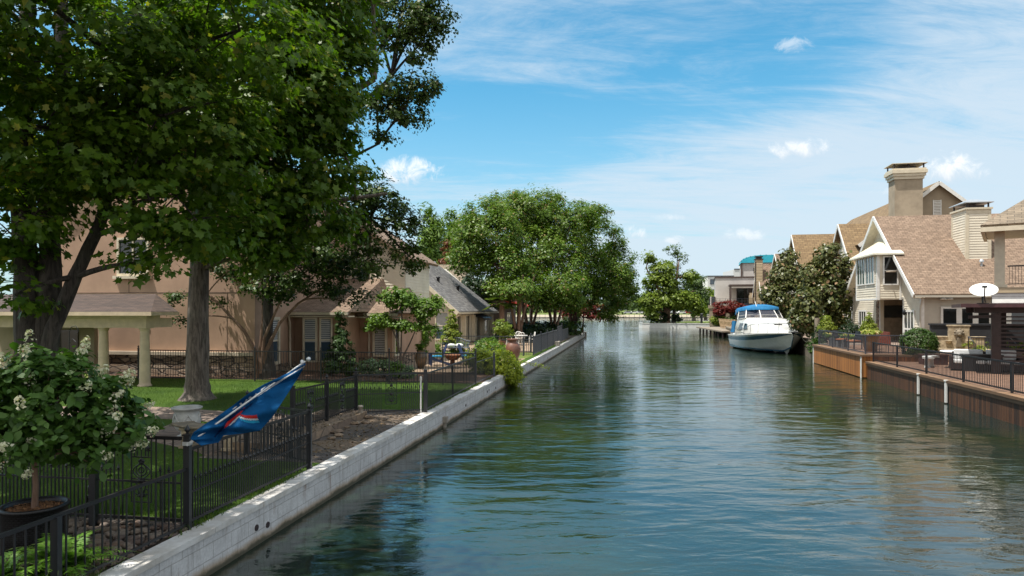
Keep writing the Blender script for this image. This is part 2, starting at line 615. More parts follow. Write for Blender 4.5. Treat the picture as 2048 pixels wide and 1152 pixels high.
M['siding_grey'] = pm('grey_and_shaded_siding', (0.5, 0.46, 0.385), 0.55, 0.05, 1.2, bmp=0.05)  # grey parts, and the cream house's shaded side with shade in the colour
M['shingle_brown'] = brickmat('brown_shingles', (0.335, 0.235, 0.165), (0.235, 0.16, 0.11), (0.12, 0.08, 0.055), 0.34, 0.19, 0.014, 0.9, 0.6, 0.02, noise_amt=0.4)
M['shingle_tan'] = brickmat('tan_shingles', (0.30, 0.205, 0.105), (0.20, 0.13, 0.065), (0.10, 0.065, 0.04), 0.5, 0.3, 0.018, 0.9, 0.6, 0.02, noise_amt=0.25)
M['shingle_grey'] = brickmat('grey_shingles', (0.27, 0.26, 0.25), (0.14, 0.135, 0.135), (0.08, 0.08, 0.08), 0.55, 0.25, 0.016, 0.9, 0.6, 0.02, noise_amt=0.35)
M['shingle_dark'] = brickmat('reddish_shingles', (0.12, 0.08, 0.064), (0.07, 0.05, 0.042), (0.03, 0.022, 0.02), 0.5, 0.16, 0.012, 0.9, 0.6, 0.02, noise_amt=0.35)
M['shingle_beige'] = brickmat('weathered_shingles', (0.33, 0.26, 0.185), (0.22, 0.175, 0.125), (0.11, 0.09, 0.07), 0.5, 0.18, 0.012, 0.9, 0.6, 0.02, noise_amt=0.35)
M['rubble'] = stonemat('stacked_stone', [(0.50, 0.36, 0.25), (0.28, 0.19, 0.13), (0.62, 0.48, 0.35), (0.38, 0.28, 0.21)], (0.05, 0.04, 0.035), 3.2, edge=0.09, bmp=1.0, bdist=0.08, stretch=(0.55, 1.9, 1))
M['flagstone'] = stonemat('flagstone', [(0.15, 0.115, 0.085), (0.21, 0.15, 0.10), (0.12, 0.10, 0.09), (0.17, 0.135, 0.11)], (0.05, 0.042, 0.034), 1.35, edge=0.035, bmp=0.5, bdist=0.03)
M['flag_warm'] = stonemat('warm_flagstone', [(0.30, 0.215, 0.145), (0.40, 0.29, 0.20), (0.22, 0.16, 0.12), (0.33, 0.25, 0.18)], (0.10, 0.08, 0.06), 1.6, edge=0.04, bmp=0.5, bdist=0.03)
M['path_stone'] = stonemat('paving_stone', [(0.36, 0.26, 0.20), (0.28, 0.20, 0.155), (0.42, 0.32, 0.25), (0.24, 0.18, 0.15)], (0.11, 0.085, 0.07), 2.2, edge=0.05, bmp=0.4, bdist=0.02)
M['patio_tan'] = stonemat('sandy_paving', [(0.44, 0.31, 0.20), (0.36, 0.25, 0.165), (0.5, 0.37, 0.25), (0.40, 0.28, 0.19)], (0.2, 0.15, 0.1), 1.8, edge=0.03, bmp=0.3)
M['mulch'] = pm('bark_mulch', (0.20, 0.105, 0.06), 0.95, 0.2, 20.0, col2=(0.06, 0.035, 0.022), bmp=1.0, bscale=60.0, bdist=0.04)
M['soil'] = pm('dark_soil', (0.085, 0.06, 0.042), 0.95, 0.2, 9.0, col2=(0.03, 0.024, 0.017), bmp=1.0, bscale=30.0, bdist=0.04)
M['concrete'] = pm('old_concrete', (0.36, 0.32, 0.27), 0.9, 0.12, 3.0, bmp=0.4, bscale=30.0)
M['cast_stone'] = pm('cast_stone', (0.52, 0.42, 0.28), 0.85, 0.1, 5.0, col2=(0.27, 0.21, 0.14), bmp=0.5, bscale=25.0)
M['old_stone'] = pm('weathered_stone', (0.27, 0.22, 0.16), 0.9, 0.12, 6.0, col2=(0.15, 0.125, 0.09), bmp=0.6, bscale=25.0, bdist=0.02)
M['brick_paver'] = brickmat('brick_paving', (0.34, 0.19, 0.12), (0.25, 0.135, 0.085), (0.17, 0.12, 0.09), 0.22, 0.11, 0.008, 0.9, 0.3, 0.006, noise_amt=0.35)


def grass_mat(name, c1, c2):
    m, gg, b, o = newmat(name)
    tcn = gg('ShaderNodeTexCoord')
    v = tcn.outputs['Object']
    n = gg.noise(v, 0.5, 5.0, 0.6)
    nf = gg.noise(v, 25.0, 5.0, 0.7)
    f = gg.math('ADD', gg.math('MULTIPLY', n, 0.7), gg.math('MULTIPLY', nf, 0.5))
    lk(gg, gg.mix(gg.ramp(f, 0.4, 0.8), rgba(c1), rgba(c2)), b.inputs['Base Color'])
    b.inputs['Roughness'].default_value = 0.9
    b.inputs['Specular IOR Level'].default_value = 0.2
    bump(gg, b, nf, 1.0, 0.05)
    return m


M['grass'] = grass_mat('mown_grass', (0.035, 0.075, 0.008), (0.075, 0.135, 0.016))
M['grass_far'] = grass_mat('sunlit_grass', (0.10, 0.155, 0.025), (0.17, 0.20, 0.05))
M['ground'] = pm('bare_ground', (0.15, 0.12, 0.08), 0.95, 0.15, 1.0, bmp=0.5, bscale=12.0)
M['sand'] = pm('sandy_shore', (0.42, 0.36, 0.26), 0.95, 0.08, 0.1, bmp=0.2)


def seawall_stain(gg, tcn, col):
    sp = gg('ShaderNodeSeparateXYZ', {0: tcn.outputs['Object']})
    z = sp.outputs[2]
    st = gg('ShaderNodeMapping', {0: tcn.outputs['UV'], 3: (5.0, 0.55, 1)}).outputs[0]
    ns = gg.noise(st, 2.2, 6.0, 0.7)
    ng = gg.noise(tcn.outputs['UV'], 1.6, 6.0, 0.7)
    nr = gg.noise(st, 0.8, 5.0, 0.75)
    streak = gg.math('MULTIPLY', gg.ramp(ns, 0.48, 0.72), 0.62)
    col = gg.mix(streak, col, (0.22, 0.20, 0.19, 1))
    col = gg.mix(gg.math('MULTIPLY', gg.ramp(nr, 0.57, 0.68), 0.7), col, (0.20, 0.11, 0.06, 1))
    zz_ = gg.math('ADD', z, gg.math('MULTIPLY', gg.math('SUBTRACT', ng, 0.5), 0.22))
    col = gg.mix(gg.math('MULTIPLY', gg.ramp(zz_, 0.17, 0.08), 0.75), col, (0.36, 0.25, 0.14, 1))
    col = gg.mix(gg.math('MULTIPLY', gg.ramp(zz_, 0.11, 0.04), 0.92), col, (0.05, 0.05, 0.03, 1))
    return col


M['seawall'] = brickmat('painted_block', (0.72, 0.715, 0.72), (0.66, 0.655, 0.665), (0.50, 0.49, 0.48), 0.40, 0.20, 0.008, 0.8, 0.45, 0.012, noise_amt=0.22, stain=seawall_stain)
M['cap'] = pm('painted_cap', (0.68, 0.67, 0.66), 0.85, 0.12, 3.0, col2=(0.46, 0.43, 0.39), bmp=0.4, bscale=25.0)


def woodmat(name, c1, c2, w=0.14, horizontal=False, rough=0.6, gap=0.012):
    """boards: v-groove lines every w metres across u, grain along v"""
    m, gg, b, o = newmat(name)
    tcn = gg('ShaderNodeTexCoord')
    sp = gg('ShaderNodeSeparateXYZ', {0: tcn.outputs['UV']})
    a, c = (sp.outputs[1], sp.outputs[0]) if horizontal else (sp.outputs[0], sp.outputs[1])
    q = gg.math('DIVIDE', a, w)
    fr = gg.math('FRACT', q)
    idx = gg.math('FLOOR', q)
    rnd = gg('ShaderNodeTexWhiteNoise', {1: idx}, noise_dimensions='1D').outputs[0]
    v = gg('ShaderNodeCombineXYZ', {0: gg.math('MULTIPLY', a, 22.0), 1: gg.math('ADD', gg.math('MULTIPLY', c, 1.3), gg.math('MULTIPLY', rnd, 37.0)), 2: 0.0}).outputs[0]
    n = gg.noise(v, 1.0, 6.0, 0.65, 0.5)
    f = gg.math('ADD', gg.math('MULTIPLY', n, 0.8), gg.math('MULTIPLY', gg.math('SUBTRACT', rnd, 0.5), 0.55))
    col = gg.mix(gg.ramp(f, 0.2, 0.7), rgba(c1), rgba(c2))
    edge = gg.math('MINIMUM', fr, gg.math('SUBTRACT', 1.0, fr))
    e = gg.ramp(edge, 0.0, gap / w)
    col = gg.mix(e, rgba(tuple(x * 0.25 for x in c2)), col)
    lk(gg, col, b.inputs['Base Color'])
    b.inputs['Roughness'].default_value = rough
    bump(gg, b, gg.math('ADD', e, gg.math('MULTIPLY', n, 0.2)), 0.6, 0.02)
    return m


M['wood_orange'] = woodmat('stained_planks', (0.42, 0.17, 0.045), (0.22, 0.085, 0.024), 0.14)
M['wood_brown'] = woodmat('weathered_planks', (0.10, 0.044, 0.02), (0.03, 0.016, 0.010), 0.14)
M['wood_cap'] = woodmat('cap_board', (0.26, 0.155, 0.085), (0.13, 0.078, 0.045), 0.3, True)
M['wood_dark'] = pm('dark_stained_timber', (0.028, 0.013, 0.012), 0.5, 0.15, 6.0, bmp=0.2)
M['wood_grey'] = pm('grey_timber', (0.27, 0.22, 0.165), 0.8, 0.15, 5.0, bmp=0.5, bscale=20)
M['wood_fence'] = pm('pale_timber', (0.5, 0.36, 0.22), 0.7, 0.12, 4.0, bmp=0.2)
M['terracotta'] = pm('terracotta', (0.32, 0.14, 0.075), 0.7, 0.15, 5.0, bmp=0.2)
M['glazed_brown'] = pm('glazed_brown', (0.14, 0.085, 0.05), 0.35, 0.2, 4.0, col2=(0.06, 0.05, 0.03), bmp=0.1)
M['rust'] = pm('rusted_steel', (0.22, 0.085, 0.04), 0.8, 0.2, 8.0, bmp=0.3)
M['blue_paint'] = pm('navy_paint', (0.035, 0.06, 0.16), 0.45, 0.1, 4.0, bmp=0.1)
M['blue_cushion'] = pm('turquoise_cushion', (0.02, 0.23, 0.42), 0.85, 0.1, 6.0)
M['white_cloth'] = pm('white_cushion', (0.75, 0.75, 0.74), 0.9, 0.05, 5.0)
M['rose_cloth'] = pm('red_awning', (0.5, 0.055, 0.03), 0.8, 0.1, 3.0)

# water: a dark green lake surface ruffled by a light breeze
m, gg, b, o = newmat('lake_water')
tcn = gg('ShaderNodeTexCoord')
ob = tcn.outputs['Object']
mA = gg('ShaderNodeMapping', {0: ob, 2: (0, 0, R(-6)), 3: (0.7, 1.6, 1)}).outputs[0]
mB = gg('ShaderNodeMapping', {0: ob, 2: (0, 0, R(14)), 3: (0.8, 1.7, 1)}).outputs[0]
w1 = gg.noise(mA, 1.05, 2.5, 0.5, 0.35)
w2 = gg.noise(mB, 3.6, 4.0, 0.6, 0.5)
w3 = gg.noise(ob, 0.07, 3.0, 0.5)
mC = gg('ShaderNodeMapping', {0: ob, 2: (0, 0, R(5)), 3: (0.45, 2.0, 1)}).outputs[0]
w4 = gg.noise(mC, 0.27, 2.0, 0.5, 0.3)
calm = gg.math('ADD', 0.45, gg.math('MULTIPLY', gg.ramp(w3, 0.35, 0.65), 0.75))
hgt = gg.math('ADD', gg.math('MULTIPLY', gg.math('ADD', w1, gg.math('MULTIPLY', w2, 0.17)), calm), gg.math('MULTIPLY', w4, 0.7))
murk = gg.noise(ob, 0.16, 4.0, 0.6)
lk(gg, gg.mix(gg.ramp(murk, 0.35, 0.7), (0.006, 0.017, 0.014, 1), (0.019, 0.029, 0.007, 1)), b.inputs['Base Color'])
b.inputs['Roughness'].default_value = 0.03
b.inputs['IOR'].default_value = 2.05
b.inputs['Specular IOR Level'].default_value = 0.5
bump(gg, b, hgt, 0.30, 0.14)
M['water'] = m

LF = {}
LF['maple'] = leafmat('maple_leaf', (0.055, 0.125, 0.010), (0.15, 0.235, 0.018), (0.28, 0.28, 0.035), trans=0.46)
LF['oak'] = leafmat('oak_leaf', (0.032, 0.07, 0.012), (0.09, 0.145, 0.02), (0.15, 0.13, 0.05), trans=0.3)
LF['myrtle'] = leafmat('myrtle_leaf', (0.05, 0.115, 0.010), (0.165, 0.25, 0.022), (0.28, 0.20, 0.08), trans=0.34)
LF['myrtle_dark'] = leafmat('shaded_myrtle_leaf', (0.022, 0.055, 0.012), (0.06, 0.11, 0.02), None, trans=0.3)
LF['dogwood'] = leafmat('dogwood_leaf', (0.06, 0.145, 0.014), (0.17, 0.27, 0.03), None, trans=0.36)
LF['lime'] = leafmat('lime_leaf', (0.15, 0.21, 0.02), (0.30, 0.33, 0.035), (0.05, 0.11, 0.015), trans=0.36)
LF['vine'] = leafmat('yellow_green_leaf', (0.19, 0.27, 0.012), (0.40, 0.43, 0.03), (0.06, 0.13, 0.015), trans=0.36)
LF['magnolia'] = leafmat('magnolia_leaf', (0.045, 0.07, 0.016), (0.15, 0.145, 0.04), (0.26, 0.16, 0.08), rough=0.42, trans=0.18)
LF['boxwood'] = leafmat('boxwood_leaf', (0.03, 0.075, 0.012), (0.085, 0.14, 0.025), None, trans=0.3)
LF['hedge'] = leafmat('dark_hedge_leaf', (0.010, 0.026, 0.010), (0.028, 0.058, 0.016), None, trans=0.25)
LF['cypress'] = leafmat('cypress_needle', (0.07, 0.15, 0.02), (0.18, 0.27, 0.035), None, trans=0.3)
LF['conifer_dark'] = leafmat('dark_conifer', (0.028, 0.07, 0.018), (0.075, 0.13, 0.03), None, trans=0.28)
LF['red'] = leafmat('red_leaf', (0.10, 0.012, 0.010), (0.24, 0.03, 0.018), (0.12, 0.06, 0.03), trans=0.35)
LF['redbrown'] = leafmat('bronze_leaf', (0.12, 0.04, 0.02), (0.24, 0.09, 0.04), None, trans=0.35)
LF['willow'] = leafmat('pale_green_leaf', (0.10, 0.165, 0.018), (0.24, 0.30, 0.035), None, trans=0.36)
LF['far'] = leafmat('far_leaf', (0.07, 0.12, 0.035), (0.14, 0.20, 0.055), None, trans=0.3, patch=0.12)
LF['hydrangea'] = leafmat('hydrangea_leaf', (0.035, 0.095, 0.016), (0.10, 0.19, 0.03), None, trans=0.33)
LF['petal'] = leafmat('cream_petal', (0.62, 0.60, 0.42), (0.85, 0.83, 0.68), (0.55, 0.35, 0.25), rough=0.7, trans=0.3)
LF['fern'] = leafmat('fern_frond', (0.08, 0.20, 0.02), (0.18, 0.33, 0.04), None, trans=0.35)
LF['blade'] = leafmat('grass_blade', (0.040, 0.090, 0.008), (0.10, 0.175, 0.018), (0.20, 0.20, 0.05), trans=0.3, patch=0.5)
LF['flower_mix'] = leafmat('bedding_flower', (0.75, 0.6, 0.05), (0.7, 0.68, 0.6), (0.5, 0.05, 0.2), rough=0.7, trans=0.3)
LF['variegated'] = leafmat('variegated_leaf', (0.06, 0.15, 0.04), (0.32, 0.40, 0.24), None, trans=0.3)
LF['palm'] = leafmat('palm_leaf', (0.07, 0.13, 0.02), (0.19, 0.25, 0.05), (0.26, 0.19, 0.07), trans=0.3)
M['bark'] = barkmat('grey_bark', (0.06, 0.048, 0.04), (0.20, 0.165, 0.14))
M['bark_dark'] = barkmat('dark_bark', (0.022, 0.018, 0.016), (0.085, 0.07, 0.06))
M['bark_myrtle'] = barkmat('smooth_tan_bark', (0.13, 0.075, 0.05), (0.26, 0.165, 0.115), (5, 5, 1.0))
M['bark_red'] = barkmat('reddish_bark', (0.055, 0.022, 0.02), (0.12, 0.05, 0.045), (5, 5, 1.0))
# ------------------------------------------------------------------ foliage helpers
KITE = ([(0, 0, 0), (0.34, 0.42, 0.10), (0, 1, -0.06), (-0.34, 0.42, 0.10)],)
MAPLE = ([(0, 0, 0), (0.20, 0.10, 0.03), (0.48, 0.12, 0.08), (0.33, 0.36, 0.05), (0.56, 0.66, 0.06), (0.20, 0.64, 0.02), (0, 1.05, -0.08),
          (-0.20, 0.64, 0.02), (-0.56, 0.66, 0.06), (-0.33, 0.36, 0.05), (-0.48, 0.12, 0.08), (-0.20, 0.10, 0.03)],)
BLADE = ([(-0.045, 0, 0), (0.045, 0, 0), (0.0, 1, 0)],)
OVAL = ([(0, 0, 0), (0.24, 0.25, 0.05), (0.27, 0.6, 0.06), (0, 1, -0.08), (-0.27, 0.6, 0.06), (-0.24, 0.25, 0.05)],)
LONG = ([(0, 0, 0), (0.13, 0.35, 0.04), (0, 1, -0.12), (-0.13, 0.35, 0.04)],)


def unit(a):
    return a / np.maximum(np.linalg.norm(a, axis=1, keepdims=True), 1e-9)


def leaf_obj(name, C, N, size, mat, parent=None, shape=KITE, seed=0, T=None, jit=0.35, world=True):
    """one mesh of many small leaves: centres C, preferred normals N"""
    rn = np.random.default_rng(seed)
    C = np.asarray(C, dtype=np.float64)
    n = len(C)
    if parent is not None and world:
        mi = np.array(WM[parent.name].inverted())
        C = C @ mi[:3, :3].T + mi[:3, 3]
        N = N @ mi[:3, :3].T
        if T is not None:
            T = T @ mi[:3, :3].T
    N = unit(N + rn.normal(0, jit, (n, 3)))
    if T is None:
        T = rn.normal(0, 1, (n, 3))
        T[:, 2] -= 0.35
    T = unit(T - N * np.sum(T * N, axis=1, keepdims=True))
    U = np.cross(T, N)
    s = (size * np.clip(rn.lognormal(-0.04, 0.30, n), 0.45, 1.7))[:, None]
    sh = np.array(shape[0])
    k = len(sh)
    V = np.zeros((n, k, 3))
    for i, (a, b, c) in enumerate(sh):
        V[:, i] = C + s * (U * a + T * (b - 0.4) + N * c)
    me = bpy.data.meshes.new(name)
    me.vertices.add(n * k)
    me.vertices.foreach_set('co', V.reshape(-1).astype(np.float32))
    me.loops.add(n * k)
    me.loops.foreach_set('vertex_index', np.arange(n * k, dtype=np.int32))
    me.polygons.add(n)
    me.polygons.foreach_set('loop_start', np.arange(0, n * k, k, dtype=np.int32))
    me.update(calc_edges=True)
    me.materials.append(mat)
    o = bpy.data.objects.new(name, me)
    COL.objects.link(o)
    if parent is not None:
        o.parent = parent
        WM[o.name] = WM[parent.name]
    else:
        WM[o.name] = Matrix.Identity(4)
    return o


def clumps(ells, nclump, nleaf, cr, seed, flat=0.65, shell=(0.5, 1.0), lowcut=-1.0, updir=0.7, droop=0.0):
    rn = np.random.default_rng(seed)
    w = np.array([(e[1][0] * e[1][1] * e[1][2]) ** (2 / 3) for e in ells])
    w = w / w.sum()
    cs, ds = [], []
    for e, ww in zip(ells, w):
        k = max(3, int(round(nclump * ww)))
        d = unit(rn.normal(0, 1, (k * 3, 3)))
        d = d[d[:, 2] > lowcut][:k]
        k = len(d)
        lo, hi = shell
        r = (rn.uniform(lo ** 3, hi ** 3, k)) ** (1 / 3)
        cs.append(np.array(e[0]) + d * r[:, None] * np.array(e[1]))
        ds.append(d)
    cs, ds = np.vstack(cs), np.vstack(ds)
    k = len(cs)
    cnt = nleaf // k + 1
    rs = cr * rn.uniform(0.55, 1.45, k)
    idx = np.repeat(np.arange(k), cnt)
    off = rn.normal(0, 0.5, (len(idx), 3))
    ln = np.linalg.norm(off, axis=1, keepdims=True)
    off = off / np.maximum(ln, 1e-6) * np.minimum(ln, 1.15)
    off[:, 2] *= flat
    if droop:
        off[:, 2] -= droop * (off[:, 0] ** 2 + off[:, 1] ** 2)
    C = cs[idx] + off * rs[idx][:, None]
    N = ds[idx] * 0.55 + off * 0.5
    N[:, 2] += updir
    return C, N, cs


def bez(a, b, bend=(0, 0, 0), n=6):
    a, b, m = Vector(a), Vector(b), (Vector(a) + Vector(b)) / 2 + Vector(bend)
    return [a * (1 - t) ** 2 + m * 2 * t * (1 - t) + b * t * t for t in [i / n for i in range(n + 1)]]


def taper(r0, r1, n):
    return [r0 + (r1 - r0) * i / (n - 1) for i in range(n)]


def tree(name, label, cat, base, stems, ells, lmat, bmat, nclump, nleaf, lsize, cr, seed, shape=KITE, group=None, limb_r=0.12, twig=True, flare=1.6, seg=10, **kw):
    """stems: list of (path points relative to base, r0, r1); limbs then run from the stem tops to the crown clumps"""
    t = thing(name, label, cat, base, 0, group)
    rn = random.Random(seed)
    random.seed(seed)
    base = Vector(base)
    mb = MB()
    tops = []
    for pts, r0, r1 in stems:
        pts = [base + Vector(p) for p in pts]
        fine = []
        for i in range(len(pts) - 1):
            for j in range(4):
                fine.append(pts[i].lerp(pts[i + 1], j / 4))
        fine.append(pts[-1])
        rs = taper(r0, r1, len(fine))
        rs[0] *= flare
        rs[1] *= 1 + (flare - 1) * 0.35
        mb.tube(fine, rs, seg, jit=0.06)
        tops += fine[len(fine) // 2:]
    C, N, cs = clumps(ells, nclump, nleaf, cr, seed, **kw)
    for e in ells:
        c = Vector(e[0])
        st = min(tops, key=lambda q: (q - c).length + max(0.0, q.z - c.z) * 1.5)
        d = (c - st).length
        pts = bez(st, c, (rn.uniform(-.1, .1) * d, rn.uniform(-.1, .1) * d, 0.12 * d), 7)
        mb.tube(pts, taper(limb_r, limb_r * 0.4, 8), 7, jit=0.05)
        if twig:
            near = [Vector(q) for q in cs if (Vector(q) - c).length < max(e[1]) * 1.1]
            rn.shuffle(near)
            for q in near[:9]:
                s_ = pts[rn.randint(3, 7)]
                dd = (q - s_).length
                mb.tube(bez(s_, q, (0, 0, 0.08 * dd), 4), taper(limb_r * 0.35, limb_r * 0.08, 5), 5)
    mb.build('trunk', bmat, t, world=True)
    leaf_obj('crown', C, N, lsize, lmat, t, shape, seed)
    return t


def shrub(name, label, cat, base, ells, lmat, n, lsize, seed, shape=KITE, group=None, stem_mat=None, cr=0.18, nclump=60, stems=5, sr=0.02, core=True, **kw):
    """bush > foliage, stem; a leafy mass with twiggy stems inside"""
    t = thing(name, label, cat, base, 0, group)
    base = Vector(base)
    C, N, cs = clumps(ells, nclump, n, cr, seed, **kw)
    mb = MB()
    rn = random.Random(seed)
    for i in range(stems):
        e = ells[i % len(ells)]
        q = Vector(e[0]) + Vector((rn.uniform(-.6, .6) * e[1][0], rn.uniform(-.6, .6) * e[1][1], rn.uniform(-.2, .5) * e[1][2]))
        mb.tube(bez(base + Vector((rn.uniform(-.06, .06), rn.uniform(-.06, .06), 0)), q, (0, 0, 0.15), 5), taper(sr, sr * 0.4, 6), 5)
    mb.build('stem', stem_mat or M['bark_dark'], t, world=True)
    leaf_obj('foliage', C, N, lsize, lmat, t, shape, seed)
    return t


# ------------------------------------------------------------------ the setting: water, ground, banks
mb = MB()
mb.sheet([(-900, -120, 0), (1200, -120, 0), (1200, 900, 0), (-900, 900, 0)])
tag(mb.build('water', M['water']), kind='structure')
mb = MB()
mb.sheet([(-1500, -200, -1.5), (2000, -200, -1.5), (2000, 4000, -1.5), (-1500, 4000, -1.5)])
tag(mb.build('lake_bed', M['ground']), kind='structure')


def land(name, poly, z, mat, depth=2.0):
    mb = MB()
    mb.prism([(x, y, z) for x, y in poly], (0, 0, -depth))
    return tag(mb.build(name, mat), kind='structure')


WIN = 0.12
left_poly = [(wall_x(-30) - WIN, -30), (wall_x(81.6) - WIN, 81.6), (6.5, 92), (-10, 98), (-60, 118), (-420, 150), (-420, -30)]
land('left_bank', left_poly, 0.535, M['ground'])
right_poly = [(dock_x(-30) + .2, -30), (dock_x(33) + .2, 33), (dock_x(44.6) + .2, 44.6), (22.1, 52), (23.6, 62), (24.4, 75), (28.2, 90), (33.0, 100), (35.0, 112), (35.6, 122.2),
              (24.4, 125.2), (24.6, 127), (36, 141), (60, 175), (420, 190), (420, -30)]
land('right_bank', right_poly, 0.80, M['ground'])


def overlay(name, poly, z, mat, h=0.12):
    mb = MB()
    mb.prism([(x, y, z) for x, y in poly], (0, 0, -h))
    return tag(mb.build(name, mat), kind='structure')


def wl(d, off=0.0):
    return (wall_x(d) - off, d)


def lfr(d, s):
    """a point s metres left of the sea wall, measured square to it"""
    c, sn = math.cos(LROT), math.sin(LROT)
    return (wall_x(d) - s * c, d - s * sn)


# lawn in front of the stuccoed house, the near bed, the terrace, the paths
overlay('lawn', [lfr(8.75, .30), lfr(12.2, .30), lfr(12.2, 2.75), lfr(18.6, 2.75), lfr(18.6, .30), lfr(25.3, .30), lfr(25.3, 26), lfr(8.75, 26)], 0.555, M['grass'])
overlay('lawn_verge', [lfr(18.55, .20), lfr(25.3, .20), lfr(25.3, .32), lfr(18.55, .32)], 0.552, M['grass'])
overlay('planting_bed', [lfr(3, .26), lfr(8.75, .26), lfr(8.75, 14), lfr(3, 14)], 0.55, M['soil'])
overlay('terrace', [lfr(12.2, .20), lfr(18.55, .20), lfr(18.55, 2.75), lfr(12.2, 2.75)], 0.56, M['flagstone'])
overlay('terrace_step', [lfr(12.9, 1.35), lfr(17.2, 1.45), lfr(17.35, 2.7), lfr(12.9, 2.7)], 0.72, M['flag_warm'], 0.2)
pth = []
for i in range(13):
    t_ = i / 12
    pth.append((lfr(16.8, 2.72)[0] - 11.0 * t_, 15.6 + 3.2 * t_ + 0.5 * math.sin(t_ * 5)))
pth2 = [(x + 0.1, y + 1.75 + 0.2 * math.sin(x)) for x, y in reversed(pth)]
overlay('path', pth + pth2, 0.562, M['path_stone'])
pth = [lfr(12.4, 2.7), lfr(14.4, 2.7), (-6.9, 15.9), (-8.2, 16.4), (-8.0, 14.6), (-6.2, 13.3)]
overlay('path', pth, 0.566, M['path_stone'])
overlay('mulch_bed', [lfr(25.5, .20), lfr(29.5, .25), lfr(29.5, 5.5), lfr(30.5, 9), lfr(30, 26), lfr(25.5, 26)], 0.56, M['mulch'])
overlay('patio', [lfr(29.5, .35), lfr(38.2, .4), lfr(38.2, 7.5), lfr(37, 8.5), lfr(30.3, 8.2), lfr(29.5, 5.5)], 0.575, M['patio_tan'])
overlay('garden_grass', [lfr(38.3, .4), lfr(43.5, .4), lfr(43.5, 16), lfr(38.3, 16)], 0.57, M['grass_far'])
overlay('patio', [lfr(43.6, .5), lfr(55, .6), lfr(55, 9), lfr(43.6, 9)], 0.62, M['patio_tan'])
overlay('bank_bed', [lfr(55.2, .3), lfr(81, .3), lfr(81, 9), lfr(55.2, 9)], 0.66, M['ground'])
overlay('wall_verge', [lfr(33, .20), lfr(60, .20), lfr(60, .5), lfr(33, .5)], 0.60, M['grass'])

# grass blades on the near lawn
rn = np.random.default_rng(3)
pts = []
while len(pts) < 70000:
    d = 8.9 + 16.3 * rn.random(20000) ** 1.7
    s_ = 0.35 + 14.5 * rn.random(20000)
    c_, sn_ = math.cos(LROT), math.sin(LROT)
    x = wall_x(d) - s_ * c_
    y = d - s_ * sn_
    ok = ~((d > 12.1) & (d < 18.7) & (s_ < 2.85))
    t_ = (lfr(16.8, 2.72)[0] - x) / 11.0
    yy = 15.6 + 3.2 * t_ + 0.5 * np.sin(t_ * 5)
    ok &= ~((t_ > -0.05) & (t_ < 1.05) & (y > yy) & (y < yy + 1.75))
    ok &= ~((x > -8.1) & (y > 13.2) & (y < 16.5) & (x < -4.9) & (y - 13.2 < 0.9 * (x + 8.2) + 2.6))
    ok &= (np.abs(x / y) < 0.82)
    pts += list(np.column_stack([x, y, np.full_like(x, 0.555)])[ok])
pts = np.array(pts[:70000])
Nn = rn.normal(0, 1, (len(pts), 3))
Nn[:, 2] *= 0.15
Tt = np.zeros_like(Nn)
Tt[:, 2] = 1
Tt[:, :2] = rn.normal(0, 0.35, (len(pts), 2))
o = leaf_obj('grass', pts + np.array([0, 0, 0.02]), Nn, 0.062, LF['blade'], None, BLADE, 5, T=Tt, jit=0.1)
tag(o, 'short green grass blades on the lawn', 'grass', kind='stuff')
# tufts along the wall top
pts, d = [], rn.uniform(5, 27, 5200)
s_ = 0.20 + 0.14 * rn.random(5200)
ok = ~((d > 12.0) & (d < 18.6)) & (np.sin(d * 3.1) + np.sin(d * 1.37) + rn.normal(0, .5, 5200) > -0.1)
pts = np.column_stack([wall_x(d) - s_, d, np.full_like(d, 0.56)])[ok]
Nn = rn.normal(0, 1, (len(pts), 3)); Nn[:, 2] *= 0.1
Tt = rn.normal(0, 0.55, (len(pts), 3)); Tt[:, 2] = 1
tag(leaf_obj('grass_tufts', pts + np.array([0, 0, 0.03]), Nn, 0.10, LF['blade'], None, BLADE, 6, T=Tt, jit=0.1), 'rough tufts of grass along the top of the white sea wall', 'grass', kind='stuff')

# sea wall
t = thing('sea_wall', 'long white painted block sea wall with rust streaks along the left bank', 'wall', (wall_x(20), 20, 0), LROT)
L0, L1 = -50.0 / math.cos(LROT), 62.2 / math.cos(LROT)
mb = MB().box(-.24, L0, -1.2, 0, L1, 0.50)
mb.build('wall', M['seawall'], t)
mb = MB()
y = L0
rr = random.Random(4)
while y < L1:
    l = rr.uniform(1.1, 1.3)
    mb.box(-.27 + rr.uniform(0, .01), y, 0.50 + 0.002, 0.018 + rr.uniform(0, .008), min(L1, y + l - 0.008), 0.572 + rr.uniform(-.004, .006))
    y += l
mb.build('cap', M['cap'], t)
mb = MB()
for yy in (1.9, 5.3, 5.6, 6.9, 9.0, -10.6, -10.3, 20, 24.5, 31):
    z = rr.uniform(.2, .33)
    mb.tube([(-.02, yy, z), (.012, yy, z)], 0.045, 12)
mb.build('drain_hole', M['wood_dark'], t)
mb = MB().box(0.001, -.88, .14, .12, -.70, .30)
mb.box(.01, -.83, -.1, .08, -.75, .139)
mb.build('outlet_block', M['concrete'], t)
mb = MB().box(-.5, L1 + .01, -1, .12, L1 + 1.6, 0.64)
mb.build('end_block', M['concrete'], t)

